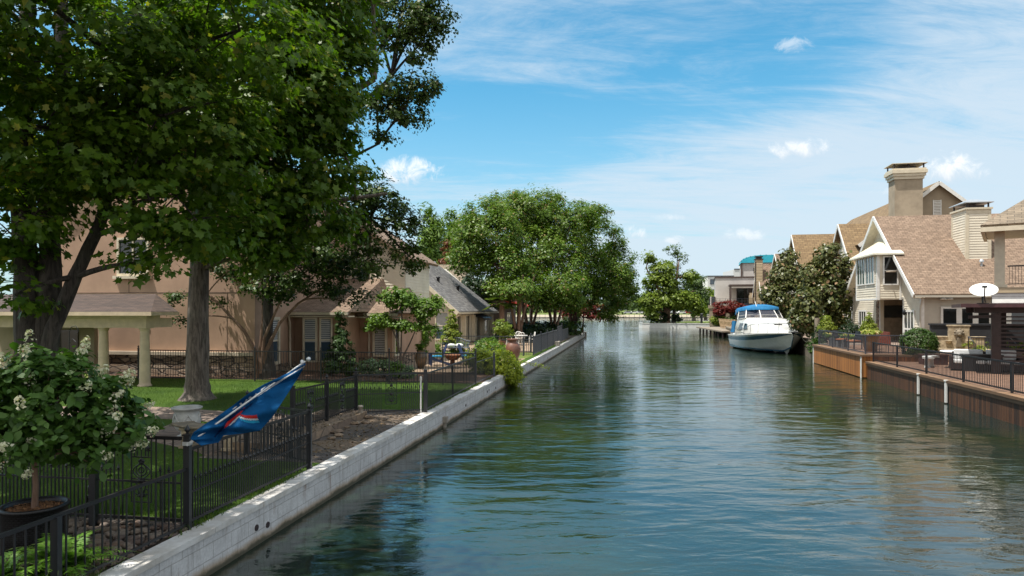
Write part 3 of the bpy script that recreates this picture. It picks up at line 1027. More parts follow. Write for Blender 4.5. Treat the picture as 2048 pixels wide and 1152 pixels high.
# docks on the right
t = thing('timber_bulkhead', 'dark brown plank bulkhead below the brick terrace at right', 'bulkhead', (dock_x(20), 20, 0), RROT)
k = 1 / math.cos(RROT)
a, b = -50 * k, 12.9 * k
mb = MB().box(0, a, -1, .18, b, 0.74)
mb.build('planks', M['wood_brown'], t)
mb = MB()
y = a
while y < b:
    l = 3.6
    mb.box(-.09, y, .742, .30, min(b, y + l - .006), .83)
    y += l
mb.box(-.05, a, .62, -.002, b, .738)
mb.build('cap_board', M['wood_cap'], t)
for yy in (6.55, 4.05):
    mb = MB().box(-.11, yy, .04, -.052, yy + .10, .80)
    mb.box(-.13, yy - .01, .79, -.02, yy + .11, .835)
    for q in range(7):
        mb.box(-.113, yy + .03, .12 + q * .09, -.1105, yy + .06, .15 + q * .09)
    o = mb.build('fender_strip', M['white_paint'], t)
t2 = thing('raised_dock', 'raised dock front of orange stained planks with white corner posts', 'dock', (dock_x(33), 33, 0), RROT)
b = 9.5 * k
mb = MB().box(-.22, 0, .04, .05, b, 1.05)
mb.box(.05, 0, .04, 3.2, .1, 1.05)
mb.build('planks', M['wood_orange'], t2)
mb = MB().box(-.30, -.06, 1.052, .36, b + .06, 1.15).box(.362, -.06, 1.052, 3.3, .36, 1.15)
mb.build('cap_board', M['wood_cap'], t2)
for yy in (-.04, b - .08):
    MB().box(-.262, yy, -.2, -.222, yy + .12, 1.045).build('corner_post', M['white_paint'], t2)
for yy in (1.8, 4.6, 7.4):
    mb = MB().tube([(.05, yy, -1.2), (.05, yy, .038)], .13, 10)
    mb.build('pile', M['wood_brown'], t2)
overlay('deck', [(dock_x(33.1) + .35, 33.1), (dock_x(42.3) + .35, 42.3), (26.5, 41.0), (26.5, 31.4)], 1.145, M['brick_paver'], 0.35)
overlay('brick_terrace', [(dock_x(-8) + .30, -8), (dock_x(33) + .30, 33), (26, 31.5), (60, 25), (60, -8)], 0.828, M['brick_paver'])
mb = MB().box(21.2, 31.3, .83, 23.4, 31.7, 0.99).box(21.2, 31.702, .83, 23.4, 32.0, 1.145)
tag(mb.build('stone_steps', M['patio_tan']), kind='structure')
overlay('quay', [(dock_x(42.6) + .1, 42.6), (20.35, 45), (22.2, 52), (23.7, 62), (24.5, 75), (40, 75), (40, 42.6)], 1.12, M['path_stone'], 0.32)
q = thing('stone_quay', 'old stone block quay wall beside the moored boat', 'wall', (20.3, 45, 0))
mb = MB()
qp = [(dock_x(42.5) + .1, 42.5), (20.3, 45), (22.15, 52), (23.65, 62), (24.4, 75), (28.2, 90)]
for i in range(len(qp) - 1):
    a, b = Vector((*qp[i], 0)), Vector((*qp[i + 1], 0))
    d = (b - a).normalized()
    nn = Vector((-d.y, d.x, 0))
    mb.ob(a, d, nn, 0, (b - a).length, -.35, .02, -1, 1.0)
    mb.ob(a, d, nn, -.02, (b - a).length + .02, -.45, .06, 1.002, 1.16)
mb.build('wall', M['old_stone'], q, world=True)

# lawn spit with its white wall
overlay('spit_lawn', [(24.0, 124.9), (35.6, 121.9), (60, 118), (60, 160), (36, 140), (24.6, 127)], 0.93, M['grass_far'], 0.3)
s_ = thing('spit_wall', 'low white wall round the grassy spit across the water', 'wall', (29, 124, 0))
mb = MB()
sp_ = [(24.0, 129), (23.85, 124.7), (29.5, 123.1), (35.3, 121.7)]
for i in range(3):
    a, b = Vector((*sp_[i], 0)), Vector((*sp_[i + 1], 0))
    d = (b - a).normalized()
    nn = Vector((d.y, -d.x, 0))
    mb.ob(a, d, nn, 0, (b - a).length, -.3, .05, -1, .80)
    mb.ob(a, d, nn, -.02, (b - a).length + .05, -.4, .10, .802, .92)
mb.build('wall', M['white_paint'], s_, world=True)

# far shore
mb = MB()
mb.sheet([(-700, 292, .25), (900, 292, .25), (900, 320, 1.1), (-700, 320, 1.1)])
mb.add([(-700, 292, .25), (900, 292, .25), (900, 292, -1), (-700, 292, -1)], [(3, 2, 1, 0)])
tag(mb.build('far_shore', M['sand']), kind='structure')
mb = MB()
mb.sheet([(-700, 320, 1.1), (900, 320, 1.1), (900, 420, 2.2), (-700, 420, 2.2)])
mb.sheet([(-3500, 420, 2.2), (3800, 420, 2.2), (3800, 5200, 2.4), (-3500, 5200, 2.4)])
tag(mb.build('far_park_grass', M['grass_far']), kind='structure')
mb = MB().sheet([(-200, 338, 1.32), (400, 338, 1.32), (400, 346, 1.40), (-200, 346, 1.40)])
tag(mb.build('road', pm('asphalt', (0.16, 0.155, 0.15), .9)), kind='structure')
t = thing('lakeside_railing', 'thin dark railing along the far shore of the lake', 'railing', (40, 286, 0))
for i in range(46):
    x = -6 + i * 2.2
    MB().box(x, 285.9, -.5, x + .12, 286.05, 1.75).build('post', M['grey_metal'], t, world=True)
mb = MB()
for z in (1.65, 1.05, .5):
    mb.box(-6, 285.95, z, 95, 286.02, z + .07)
mb.box(-6, 286.3, -1, 95, 287, .22)
mb.build('rail', M['grey_metal'], t, world=True)
# ------------------------------------------------------------------ building helpers
UP = Vector((0, 0, 1))


def window(par, o, u, n, w, h, nx=1, ny=1, fmat=None, gmat=None, fw=0.07, mw=0.04, name='window', blind=False, sill=False, proud=0.05, fr_z=None):
    """frame (part) with its pane (sub-part); o is the lower-left corner, u along the wall, n outward"""
    fmat = fmat or M['white_paint']
    gmat = gmat or M['glass']
    mb = MB()
    mb.ob(o, u, n, 0, fw, .0, proud, 0, h).ob(o, u, n, w - fw, w, .0, proud, 0, h)
    mb.ob(o, u, n, fw, w - fw, .0, proud, 0, fw).ob(o, u, n, fw, w - fw, .0, proud, h - fw, h)
    iw, ih = w - 2 * fw, h - 2 * fw
    for i in range(1, nx):
        a = fw + iw * i / nx
        mb.ob(o, u, n, a - mw / 2, a + mw / 2, .0, proud * .8, fw, h - fw)
    for j in range(1, ny):
        zc = fw + ih * j / ny
        for i in range(nx):
            a0 = fw + iw * i / nx + (mw / 2 if i else 0)
            a1 = fw + iw * (i + 1) / nx - (mw / 2 if i < nx - 1 else 0)
            mb.ob(o, u, n, a0, a1, .0, proud * .7, zc - mw / 2, zc + mw / 2)
    f = mb.build(name, fmat, par)
    mb = MB().ob(o, u, n, fw * .6, w - fw * .6, -.02, proud * .35, fw * .6, h - fw * .6)
    p = mb.build('pane', gmat, f)
    if blind:
        mb = MB()
        z = fw + ih * (0.0 if blind is True else blind)
        while z < h - fw - .02:
            mb.ob(o, u, n, fw + .01, w - fw - .01, proud * .36, proud * .45, z, z + .055)
            z += .085
        mb.build('blind', M['blind'], f)
    if sill:
        mb = MB().ob(o, u, n, -.12, w + .12, 0, proud + .09, -.13, -.002)
        mb.build('sill', fmat, f)
    return f


def roof_slab(mb, pts, th=0.16):
    pts = [Vector(p) for p in pts]
    nrm = Vector((0, 0, 0))
    for i in range(len(pts)):
        nrm += pts[i].cross(pts[(i + 1) % len(pts)])
    nrm.normalize()
    if nrm.z < 0:
        nrm = -nrm
    mb.prism(pts, nrm * -th)


def chimney(par, x0, y0, x1, y1, z0, z1, mat, trim, lap=None, capmat=None, name='chimney'):
    """stack with corner boards, a crown and a metal hood on legs"""
    c = MB().box(x0, y0, z0, x1, y1, z1).build(name, mat, par)
    if lap:
        mb = MB()
        mb.lap((x0, y0, 0), (1, 0, 0), (0, -1, 0), [(.16, z0), (x1 - x0 - .16, z0), (x1 - x0 - .16, z1 - .25), (.16, z1 - .25)])
        mb.lap((x0, y0, 0), (0, 1, 0), (-1, 0, 0), [(.16, z0), (y1 - y0 - .16, z0), (y1 - y0 - .16, z1 - .25), (.16, z1 - .25)])
        mb.lap((x1, y0, 0), (0, 1, 0), (1, 0, 0), [(.16, z0), (y1 - y0 - .16, z0), (y1 - y0 - .16, z1 - .25), (.16, z1 - .25)])
        mb.build('siding', lap, c)
    mb = MB()
    if lap:
        for (a, b) in ((x0, y0), (x1, y0), (x0, y1), (x1, y1)):
            mb.box(a - (.03 if a == x0 else .15), b - (.03 if b == y0 else .15), z0, a + (.15 if a == x0 else .03), b + (.15 if b == y0 else .03), z1 - .26)
    mb.box(x0 - .03, y0 - .03, z1 - .255, x1 + .03, y1 + .03, z1)
    mb.box(x0 - .10, y0 - .10, z1 + .002, x1 + .10, y1 + .10, z1 + .12)
    mb.build('trim', trim, c)
    mb = MB()
    for a in (x0 + .05, x1 - .13):
        for b in (y0 + .05, y1 - .13):
            mb.box(a, b, z1 + .122, a + .08, b + .08, z1 + .42)
    mb.box(x0 + .25, y0 + .25, z1 + .122, x1 - .25, y1 - .25, z1 + .3)
    mb.build('hood_legs', M['wood_dark'], c)
    mb = MB()
    e = .14
    cx_, cy_ = (x0 + x1) / 2, (y0 + y1) / 2
    z = z1 + .422
    q = [(x0 - e, y0 - e, z), (x1 + e, y0 - e, z), (x1 + e, y1 + e, z), (x0 - e, y1 + e, z)]
    q2 = [(x, y, z + .05) for x, y, _ in q]
    k_ = .25
    tp = [(cx_ + (x - cx_) * k_, cy_ + (y - cy_) * k_, z + .05 + .28) for x, y, _ in q]
    mb.add(q + q2 + tp, [(3, 2, 1, 0), (0, 1, 5, 4), (1, 2, 6, 5), (2, 3, 7, 6), (3, 0, 4, 7), (4, 5, 9, 8), (5, 6, 10, 9), (6, 7, 11, 10), (7, 4, 8, 11), (8, 9, 10, 11)])
    mb.build('hood', capmat or M['steel'], c)
    return c


def gutter(mb, a, b, n, size=.12):
    a, b = Vector(a), Vector(b)
    d = (b - a).normalized()
    mb.ob(a, d, n, 0, (b - a).length, 0, size, -size, 0)


# ================================================================== RIGHT: the clapboard house with the oriel
X0 = Vector((25.2, 42.0, 0))
hf = thing('clapboard_house', 'cream clapboard house with brown shingle roof, oriel window and siding chimney', 'house', X0, RROT)
Wd, EV, RG, DP = 14.2, 4.44, 9.85, 17.0
e1, e2 = Vector((1, 0, 0)), Vector((0, 1, 0))
NX, NY = Vector((-1, 0, 0)), Vector((0, -1, 0))
hz = lambda y: EV + (RG - EV) * (1 - abs(y - Wd / 2) / (Wd / 2))
PR0, PR1, PZ = 3.0, 7.5, 4.05        # porch recess under the oriel
mb = MB()
mb.prism([(0, PR1, .7), (0, Wd, .7), (0, Wd, EV), (0, PR1, hz(PR1) - .02)], (.2, 0, 0))
mb.prism([(0, 0, .7), (0, PR0, .7), (0, PR0, hz(PR0) - .02), (0, 0, EV)], (.2, 0, 0))
mb.prism([(0, PR0, PZ), (0, PR1, PZ), (0, PR1, hz(PR1) - .02), (0, Wd / 2, RG - .02), (0, PR0, hz(PR0) - .02)] if PR1 < Wd / 2 else
         [(0, PR0, PZ), (0, PR1, PZ), (0, PR1, hz(PR1) - .02), (0, Wd / 2, RG - .02), (0, PR0, hz(PR0) - .02)], (.2, 0, 0))
mb.box(.2, 0, .7, DP, .2, EV)
mb.box(.2, Wd - .2, .7, DP, Wd, EV)
mb.box(3.2, PR0 - .4, .7, 3.4, PR1 + .4, PZ)          # back wall of the recess
mb.box(.2, PR0 - .2, .7, 3.2, PR0, PZ).box(.2, PR1, .7, 3.2, PR1 + .2, PZ)
mb.box(.2, PR0 - .2, PZ + .002, 3.4, PR1 + .2, PZ + .1)
mb.build('wall', M['siding_cream'], hf)
mb = MB()
mb.lap((0, 0, 0), e2, NX, [(.14, .75), (PR0 - .12, .75), (PR0 - .12, hz(PR0 - .12) - .1), (.14, EV + .05)])
mb.lap((0, 0, 0), e2, NX, [(PR1 + .12, .75), (Wd - .14, .75), (Wd - .14, EV + .05), (PR1 + .12, hz(PR1 + .12) - .1)])
mb.lap((0, 0, 0), e2, NX, [(PR0 - .12, PZ + .1), (PR1 + .12, PZ + .1), (PR1 + .12, hz(PR1 + .12) - .1), (Wd / 2, RG - .1), (PR0 - .12, hz(PR0 - .12) - .1)])
mb.build('siding', M['siding_cream'], hf)
mb = MB().lap((0, 0, 0), e1, NY, [(.14, .75), (DP, .75), (DP, EV), (.14, EV)], .15)
mb.build('siding', M['siding_grey'], hf)  # camera-facing side: its shade is put into a greyer siding colour
for q in ((-.05, -.05, .7, .14, .14, EV - .02), (-.05, Wd - .14, .7, .14, Wd + .05, EV - .02), (-.06, PR0 - .12, .75, .0, PR0, PZ + .1), (-.06, PR1, .75, .0, PR1 + .12, PZ + .1)):
    MB().box(*q).build('corner_board', M['white_paint'], hf)
# roof
sl = (RG - EV) / (Wd / 2)
ov = .45
mb = MB()
T = Vector((0, 0, .19))
roof_slab(mb, [(-.55, -ov, EV - sl * ov + .17), (DP, -ov, EV - sl * ov + .17), (DP, Wd / 2, RG + .17), (-.55, Wd / 2, RG + .17)], .15)
roof_slab(mb, [(-.55, Wd + ov, EV - sl * ov + .16), (DP, Wd + ov, EV - sl * ov + .16), (DP, Wd / 2 + .02, RG + .16), (-.55, Wd / 2 + .02, RG + .16)], .15)
rf = mb.build('roof', M['shingle_brown'], hf)
mb = MB()
mb.bar((-.62, -ov - .02, EV - sl * ov + .06), (-.62, Wd / 2, RG + .08), .06, .26)
mb.bar((-.62, Wd + ov + .02, EV - sl * ov + .06), (-.62, Wd / 2 + .01, RG + .08), .06, .26)
mb.build('rake_board', M['white_paint'], hf)
mb = MB()   # soffits
mb.prism([(-.585, -ov, EV - sl * ov - .06), (-.585, Wd / 2, RG - .06), (-.585, Wd / 2, RG - .09), (-.585, -ov, EV - sl * ov - .09)], (.60, 0, 0))
mb.prism([(-.585, Wd + ov, EV - sl * ov - .06), (-.585, Wd / 2, RG - .06), (-.585, Wd / 2, RG - .09), (-.585, Wd + ov, EV - sl * ov - .09)], (.60, 0, 0))
mb.build('soffit', M['cream_trim'], hf)
mb = MB()
gutter(mb, (-.55, -ov - .001, EV - sl * ov + .10), (DP, -ov - .001, EV - sl * ov + .10), NY, .13)
mb.tube([(-.10, -ov - .06, EV - sl * ov), (-.12, -.2, EV - .85), (-.12, -.13, EV - 1.1), (-.12, -.13, .8)], .05, 8)
mb.build('gutter', M['siding_grey'], hf)
# oriel: a box bay with a standing-seam metal roof
OB0, OB1, OZ0, OZ1, OD = 3.3, 7.9, 4.0, 7.05, 1.5
orl = MB().box(-OD, OB0, OZ0, -.03, OB1, OZ1).build('oriel', M['siding_cream'], hf)
mb = MB().lap((-OD, 0, 0), e2, NX, [(OB0 + .12, OZ0 + .08), (OB1 - .12, OZ0 + .08), (OB1 - .12, OZ1 - .1), (OB0 + .12, OZ1 - .1)])
mb.lap((0, OB0, 0), e1, NY, [(-OD + .12, OZ0 + .08), (-.15, OZ0 + .08), (-.15, OZ1 - .1), (-OD + .12, OZ1 - .1)])
mb.build('siding', M['siding_cream'], orl)
mb = MB()
mb.box(-OD - .045, OB0 - .045, OZ0 - .02, -OD + .13, OB0 + .13, OZ1).box(-OD - .045, OB1 - .13, OZ0 - .02, -OD + .13, OB1 + .045, OZ1)
mb.box(-.16, OB0 - .045, OZ0 - .02, -.035, OB0 + .1, OZ1)
mb.box(-OD - .04, OB0 + .131, OZ0 - .03, -OD + .1, OB1 - .131, OZ0 + .08)
mb.build('trim', M['white_paint'], orl)
for y0 in (OB0 + .45, OB0 + 2.45):
    window(hf, (-OD - .03, y0, OZ0 + 1.05), e2, NX, 1.85, 1.95, 3, 1, None, M['glass_green'], .08, .12, proud=.06)
window(hf, (-OD + .32, OB0 - .03, OZ0 + .95), e1, NY, .95, 1.95, 1, 2, None, M['glass'], .09, .06, proud=.06)
mb = MB()
ro, rz0, rz1 = .38, OZ1 + .02, OZ1 + 1.25
A, B_, C_, D_ = (-OD - ro, OB0 - ro, rz0), (-OD - ro, OB1 + ro, rz0), (0.0, 7.7, rz1), (0.0, 6.2, rz1)
E_, F_ = (0.0, OB0 - ro, rz0), (0.0, OB1 + ro, rz0)
mb.add([A, B_, C_, D_, E_, F_], [(0, 3, 2, 1), (0, 4, 3), (1, 2, 5), (0, 1, 5, 4)])
mb.box(-OD - ro - .02, OB0 - ro - .02, rz0 - .11, 0.0, OB1 + ro + .02, rz0 - .003)
for i in range(1, 12):
    t_ = i / 12
    a = Vector(A).lerp(Vector(B_), t_)
    b = Vector(D_).lerp(Vector(C_), t_)
    mb.bar(a + Vector((0, 0, .015)), b + Vector((0, 0, .015)), .02, .03)
mb.build('oriel_roof', pm('white_seam_metal', (0.86, 0.82, 0.68), .4, .05, 2.0, bmp=.02), hf)
# doors, recess furniture, side windows
f = window(hf, (-.03, 10.6, .85), e2, NX, 1.9, 2.45, 3, 2, None, M['glass'], .13, .11, 'door', proud=.06)
f = window(hf, (-.03, 1.0, .85), e2, NX, 1.75, 2.45, 3, 2, None, M['glass'], .13, .11, 'door', proud=.06)
f = window(hf, (1.05, -.03, 2.15), e1, NY, 4.7, 1.35, 5, 1, None, M['glass'], .12, .30, proud=.06)
mb = MB().box(.22, PR1 - .08, 2.75, 1.55, PR1 - .012, 3.62)
mb.build('television', M['glass'], hf)
mb = MB().box(-.08, PR1 + .13, .75, -.03, PR1 + .75, PZ - .1)
mb.build('stone_pier', M['rubble'], hf)
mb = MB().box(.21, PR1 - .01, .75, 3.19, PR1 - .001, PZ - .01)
mb.build('porch_wall', pm('shaded_porch_brick', (.24, .18, .12), .9, .1, 3, bmp=.3), hf)  # tan brick, its colour darkened to carry the shade of the recess
mb = MB().lathe([(.0, .02), (.16, .0), (.20, -.12), (.16, -.14)], (1.15, -.16, 4.05), 12)
mb.box(1.12, -.16, 4.0, 1.18, -.03, 4.1)
mb.lathe([(.0, .02), (.16, .0), (.20, -.12), (.16, -.14)], (1.5, -.16, 4.05), 12)
mb.build('floodlight', M['white_paint'], hf)
mb = MB().lathe([(.02, .3), (.1, .25), (.12, 0), (.02, -.1)], (-.16, PR0 - .55, 3.05), 8)
mb.bar((-.01, PR0 - .55, 3.4), (-.16, PR0 - .55, 3.38), .03).bar((-.16, PR0 - .55, 3.38), (-.16, PR0 - .55, 3.3), .02)
mb.build('wall_lantern', M['black_metal'], hf)
mb = MB().lathe([(0, 0.03), (.30, .0), (.34, -.07), (.30, -.09), (0, -.03)], (-.9, OB0 - .75, 5.85), 14, sx=1.0, sy=.6)
mb.bar((-.9, OB0 - .45, 5.86), (-.9, OB0 - .05, 5.9), .05)
mb.build('hanging_bracket', M['wood_grey'], hf)
chimney(rf, 3.55, 2.6, 4.95, 4.7, 5.4, 9.75, M['siding_cream'], M['cream_trim'], M['siding_cream'])
mb = MB().tube([(4.15, 1.95, 5.5), (4.15, 1.95, 6.35)], .06, 8).lathe([(.13, 0), (.13, .12), (.04, .2), (0, .2)], (4.15, 1.95, 6.32), 10)
mb.box(3.98, 1.75, 5.86, 4.32, 2.0, 5.93)
mb.build('vent_pipe', M['steel'], rf)

# ================================================================== RIGHT: taller stuccoed house behind with the big chimney
hg = thing('stucco_house', 'tall tan stucco house with big chimney and louvred gable behind the clapboard house', 'house', (38.6, 62, 0), RROT)
mb = MB()
mb.prism([(-6.2, 0, .7), (6.2, 0, .7), (6.2, 0, 9.6), (0, 0, 14.75), (-6.2, 0, 9.6)], (0, 26, 0))
mb.build('wall', M['stucco_tan'], hg)
mb = MB()
s2 = (14.75 - 9.6) / 6.2
for sx_ in (-1, 1):
    zo = .17 if sx_ < 0 else .16
    roof_slab(mb, [(sx_ * 6.7, -.45, 9.6 - .5 * s2 + zo), (sx_ * 6.7, 26.4, 9.6 - .5 * s2 + zo), (sx_ * .01, 26.4, 14.75 + zo), (sx_ * .01, -.45, 14.75 + zo)], .14)
rf2 = mb.build('roof', M['shingle_tan'], hg)
mb = MB()
for sx_ in (-1, 1):
    mb.bar((sx_ * 6.72, -.5, 9.6 - .52 * s2 + .02), (sx_ * .01, -.5, 14.75 + .03), .07, .3)
mb.build('rake_board', M['white_paint'], hg)
mb = MB().ob((-.35, -.002, 11.6), e1, NY, 0, .07, 0, .06, 0, 1.7).ob((-.35, -.002, 11.6), e1, NY, .63, .70, 0, .06, 0, 1.7)
for i in range(12):
    mb.ob((-.35, -.002, 11.6), e1, NY, .07, .63, 0, .05, .02 + i * .14, .10 + i * .14)
mb.build('louvre', M['white_paint'], hg)
c = MB().box(-4.05, -1.6, .7, -1.75, .0, 15.0).build('chimney', pm('chimney_stucco', (0.40, 0.325, 0.235), .9, .1, .9, bmp=.3, bscale=50), hg)
mb = MB()
for i, (o_, z0, z1) in enumerate([(.10, 15.002, 15.25), (.2, 15.252, 15.5), (.30, 15.502, 15.8), (.22, 15.802, 15.95)]):
    mb.box(-4.05 - o_, -1.6 - o_, z0, -1.75 + o_, .0 + o_, z1)
mb.build('crown', M['cream_trim'], c)
mb = MB()
for a in (-4.15, -3.0, -1.75):
    for b in (-1.7, 0.0):
        mb.box(a, b, 15.952, a + .1, b + .1, 16.35)
mb.box(-3.6, -1.3, 15.952, -2.2, -.2, 16.2)
mb.build('hood_legs', M['wood_dark'], c)
mb = MB()
q = [(-4.35, -1.9, 16.352), (-1.45, -1.9, 16.352), (-1.45, .3, 16.352), (-4.35, .3, 16.352)]
mb.add(q + [(x, y, 16.40) for x, y, _ in q] + [(-3.6, -.8, 16.62), (-2.2, -.8, 16.62)],
       [(3, 2, 1, 0), (0, 1, 5, 4), (1, 2, 6, 5), (2, 3, 7, 6), (3, 0, 4, 7), (4, 5, 9, 8), (5, 6, 9), (6, 7, 8, 9), (7, 4, 8)])
mb.build('hood', M['cream_trim'], c)


def gable_row_house(name, label, loc, wd, dp, ev, rg, wallm, roofm, base=.7, rz=RROT, rake=None):
    h = thing(name, label, 'house', loc, rz)
    mb = MB().prism([(0, 0, base), (0, wd, base), (0, wd, ev), (0, wd / 2, rg), (0, 0, ev)], (dp, 0, 0))
    mb.build('wall', wallm, h)
    mb = MB().lap((0, 0, 0), e2, NX, [(.1, base + .1), (wd - .1, base + .1), (wd - .1, ev), (wd / 2, rg - .1), (.1, ev)])
    mb.build('siding', wallm, h)
    mb = MB()
    s_ = (rg - ev) / (wd / 2)
    roof_slab(mb, [(-.5, -.4, ev - .4 * s_ + .17), (dp, -.4, ev - .4 * s_ + .17), (dp, wd / 2, rg + .17), (-.5, wd / 2, rg + .17)], .14)
    roof_slab(mb, [(-.5, wd + .4, ev - .4 * s_ + .16), (dp, wd + .4, ev - .4 * s_ + .16), (dp, wd / 2 + .01, rg + .16), (-.5, wd / 2 + .01, rg + .16)], .14)
    r = mb.build('roof', roofm, h)
    mb = MB()
    mb.bar((-.56, -.42, ev - .42 * s_ + .04), (-.56, wd / 2, rg + .05), .06, .28)
    mb.bar((-.56, wd + .42, ev - .42 * s_ + .04), (-.56, wd / 2 + .01, rg + .05), .06, .28)
    mb.build('rake_board', rake or M['white_paint'], h)
    return h, r


h, r = gable_row_house('gabled_house', 'brown roofed house with cream gable next behind the clapboard house', (31.1, 60.5, 0), 12.0, 14, 5.2, 11.5, M['siding_cream'], M['shingle_tan'])
window(h, (-.03, 4.6, 6.2), e2, NX, 2.4, 1.6, 2, 1, None, M['glass'], .1, .1)
window(h, (-.03, 2.0, 1.2), e2, NX, 2.2, 2.2, 2, 1, None, M['glass'], .1, .1)
h, r = gable_row_house('gabled_house', 'farther brown roofed house with a pale gable behind the taller magnolia', (32.0, 74.0, 0), 11.0, 14, 5.6, 11.9, M['siding_cream'], M['shingle_tan'])
window(h, (-.03, 4.2, 6.4), e2, NX, 2.2, 1.6, 2, 1, None, M['glass'], .1, .1)
h, r = gable_row_house('gabled_house', 'low brown roofed house with small capped flue between the magnolias', (35.6, 88.0, 0), 13.0, 14, 5.5, 10.9, M['siding_tan'], M['shingle_brown'])
chimney(r, 5.0, 5.4, 6.6, 6.6, 9.5, 11.9, M['siding_grey'], M['cream_trim'], None)
h, r = gable_row_house('sided_house', 'tan sided house with narrow dark topped chimney beside the grey modern house', (36.1, 97.5, 0), 7.5, 12, 5.6, 9.9, M['siding_tan'], M['shingle_brown'])
mb = MB().box(-1.0, 1.4, .7, -.05, 2.6, 10.6)
mb.build('chimney', M['siding_tan'], h)
mb = MB().lap((-1.0, 0, 0), e2, NX, [(1.45, 4.0), (2.55, 4.0), (2.55, 10.1), (1.45, 10.1)], .22, .03).lap((0, 1.4, 0), e1, NY, [(-.95, 4.0), (-.1, 4.0), (-.1, 10.1), (-.95, 10.1)], .22, .03)
mb.build('siding', M['siding_tan'], h)
mb = MB().box(-1.1, 1.3, 10.602, .05, 2.7, 10.75).box(-.9, 1.5, 10.752, -.15, 2.5, 11.0).box(-1.05, 1.35, 11.002, 0, 2.65, 11.12)
mb.build('chimney_cap', M['wood_dark'], h)
mb = MB().box(-1.1, 1.34, 4, -.99, 1.46, 10.3)
mb.build('downpipe', M['wood_dark'], h)
window(h, (-.03, 3.4, 6.6), e2, NX, 1.8, 1.5, 2, 1, None, M['glass'], .1, .1)

# ================================================================== RIGHT: the grey modern house with its arcade and blue barrel roof
hm = thing('modern_house', 'grey stucco modern house with balcony, arcade and turquoise barrel roof', 'house', (30.95, 107, 0), -0.27)
mb = MB()
mb.box(1.0, 5.5, .8, 14, 16, 8.55)
mb.box(.2, 5.0, .8, .998, 9, 5.5)
mb.box(5.2, 6.5, 8.552, 12.5, 13.5, 11.0)
mb.build('wall', M['stucco_grey'], hm)
mb = MB()
for x in (0.0, 2.45, 5.6, 8.4):
    mb.box(x, 0, .8, x + .55, .55, 3.55)
mb.box(-.15, -.1, 3.552, 11.5, 5.0, 4.05)
mb.box(0.56, 3.6, .8, 11.4, 4.0, 3.55)
mb.build('arcade', M['stucco_tan'], hm)
mb = MB()
mb.box(.9, 5.4, 8.552, 14.1, 16.1, 8.75)
mb.box(3.0, 1.2, 7.1, 8.6, 5.4, 7.32)
mb.box(3.02, 1.25, 4.06, 3.34, 1.57, 7.098)
mb.box(5.0, 6.35, 8.6, 5.25, 6.6, 11.0)
mb.build('frame_beam', pm('brown_metal', (.10, .07, .06), .5), hm)
mb = MB()
seg = 14
prof = [(5.0 + 7.8 * (1 - math.cos(math.pi * i / seg)) / 2, 11.0 + 1.25 * math.sin(math.pi * i / seg) ** .8) for i in range(seg + 1)]
mb.prism([(x, 6.2, z) for x, z in prof], (0, 7.6, 0))
for i in range(1, seg):
    mb.bar((prof[i][0], 6.15, prof[i][1] + .03), (prof[i][0], 13.8, prof[i][1] + .03), .07, .08)
mb.build('barrel_roof', pm('turquoise_metal', (0.03, 0.42, 0.55), .35, .06, 3.0, bmp=.03), hm)
window(hm, (7.0, 6.47, 9.3), e1, NY, 1.6, .9, 2, 1, M['wood_dark'], M['glass'], .07, .1)
window(hm, (.35, 4.97, 3.9), e1, NY, .6, 1.6, 1, 1, M['wood_dark'], M['glass'], .06, .1)
window(hm, (4.3, 5.47, 4.1), e1, NY, 3.6, 2.7, 3, 1, M['wood_dark'], M['glass'], .1, .1, name='door')
window(hm, (.9, 3.57, .9), e1, NY, 1.3, 2.3, 1, 1, M['wood_dark'], M['glass'], .08, .1, name='door')
window(hm, (3.4, 3.57, .9), e1, NY, 1.9, 2.3, 2, 1, M['wood_dark'], M['glass'], .08, .1, name='door')
window(hm, (6.6, 3.57, .9), e1, NY, 1.5, 2.3, 2, 1, M['wood_dark'], M['glass'], .08, .1, name='door')
mb = MB()
for z in (4.3, 4.55, 4.8, 5.05):
    mb.box(-.1, -.04, z, 11.4, 0.0, z + .035)
for i in range(15):
    mb.box(-.1 + i * .82, -.06, 4.052, -.05 + i * .82, -.01, 5.1)
for k_ in range(16):
    mb.box(.57, .2, .85 + k_ * .0, .58, .22, 1.0)
mb.build('balcony_railing', M['grey_metal'], hm)
mb = MB()
for i in range(16):
    mb.box(.6 + .28 * i, .25, .82, .64 + .28 * i, .29, 1.75)
mb.box(.56, .24, 1.752, 5.55, .30, 1.80)
mb.build('arcade_railing', pm('red_metal', (.22, .05, .04), .5), hm)
mb = MB().box(5.9, .2, 4.06, 8.8, .8, 5.6)
for i in range(4):
    mb.box(6.0 + i * .72, .25, 5.602, 6.4 + i * .72, .75, 5.95)
mb.build('parapet', M['siding_tan'], hm)

# white flats far beyond
hw = thing('white_flats', 'distant white apartment block with grey framed windows beyond the modern house', 'building', (86, 300, 0), -.1)
mb = MB().box(0, 0, 1, 11, 20, 18.0).box(11.002, 0, 1, 48, 22, 21.0).box(17, 2, 21.002, 25, 16, 24.5).box(25.002, 3, 21.002, 48, 16, 22.2)
mb.build('wall', pm('white_render', (.72, .72, .70), .8, .04), hw)
mb = MB().box(-.2, -.2, 18.002, 11.2, 20.2, 18.4).box(11.3, -.2, 21.002, 48.2, -.02, 21.4)
mb.build('parapet', M['grey_metal'], hw)
mb = MB().box(25.002, 2.8, 22.202, 48, 3.0, 24)
mb.build('roof_screen', pm('green_grey_panel', (.25, .28, .25), .7), hw)
for z in (5.4, 10.2, 14.6):
    for x in (1.0, 6.2, 12.5, 18.0, 23.5, 29, 34.5, 40):
        window(hw, (x, -.05, z), e1, NY, 4.3, 2.2, 3, 1, M['grey_metal'], M['glass_blue'], .15, .12, proud=.12)

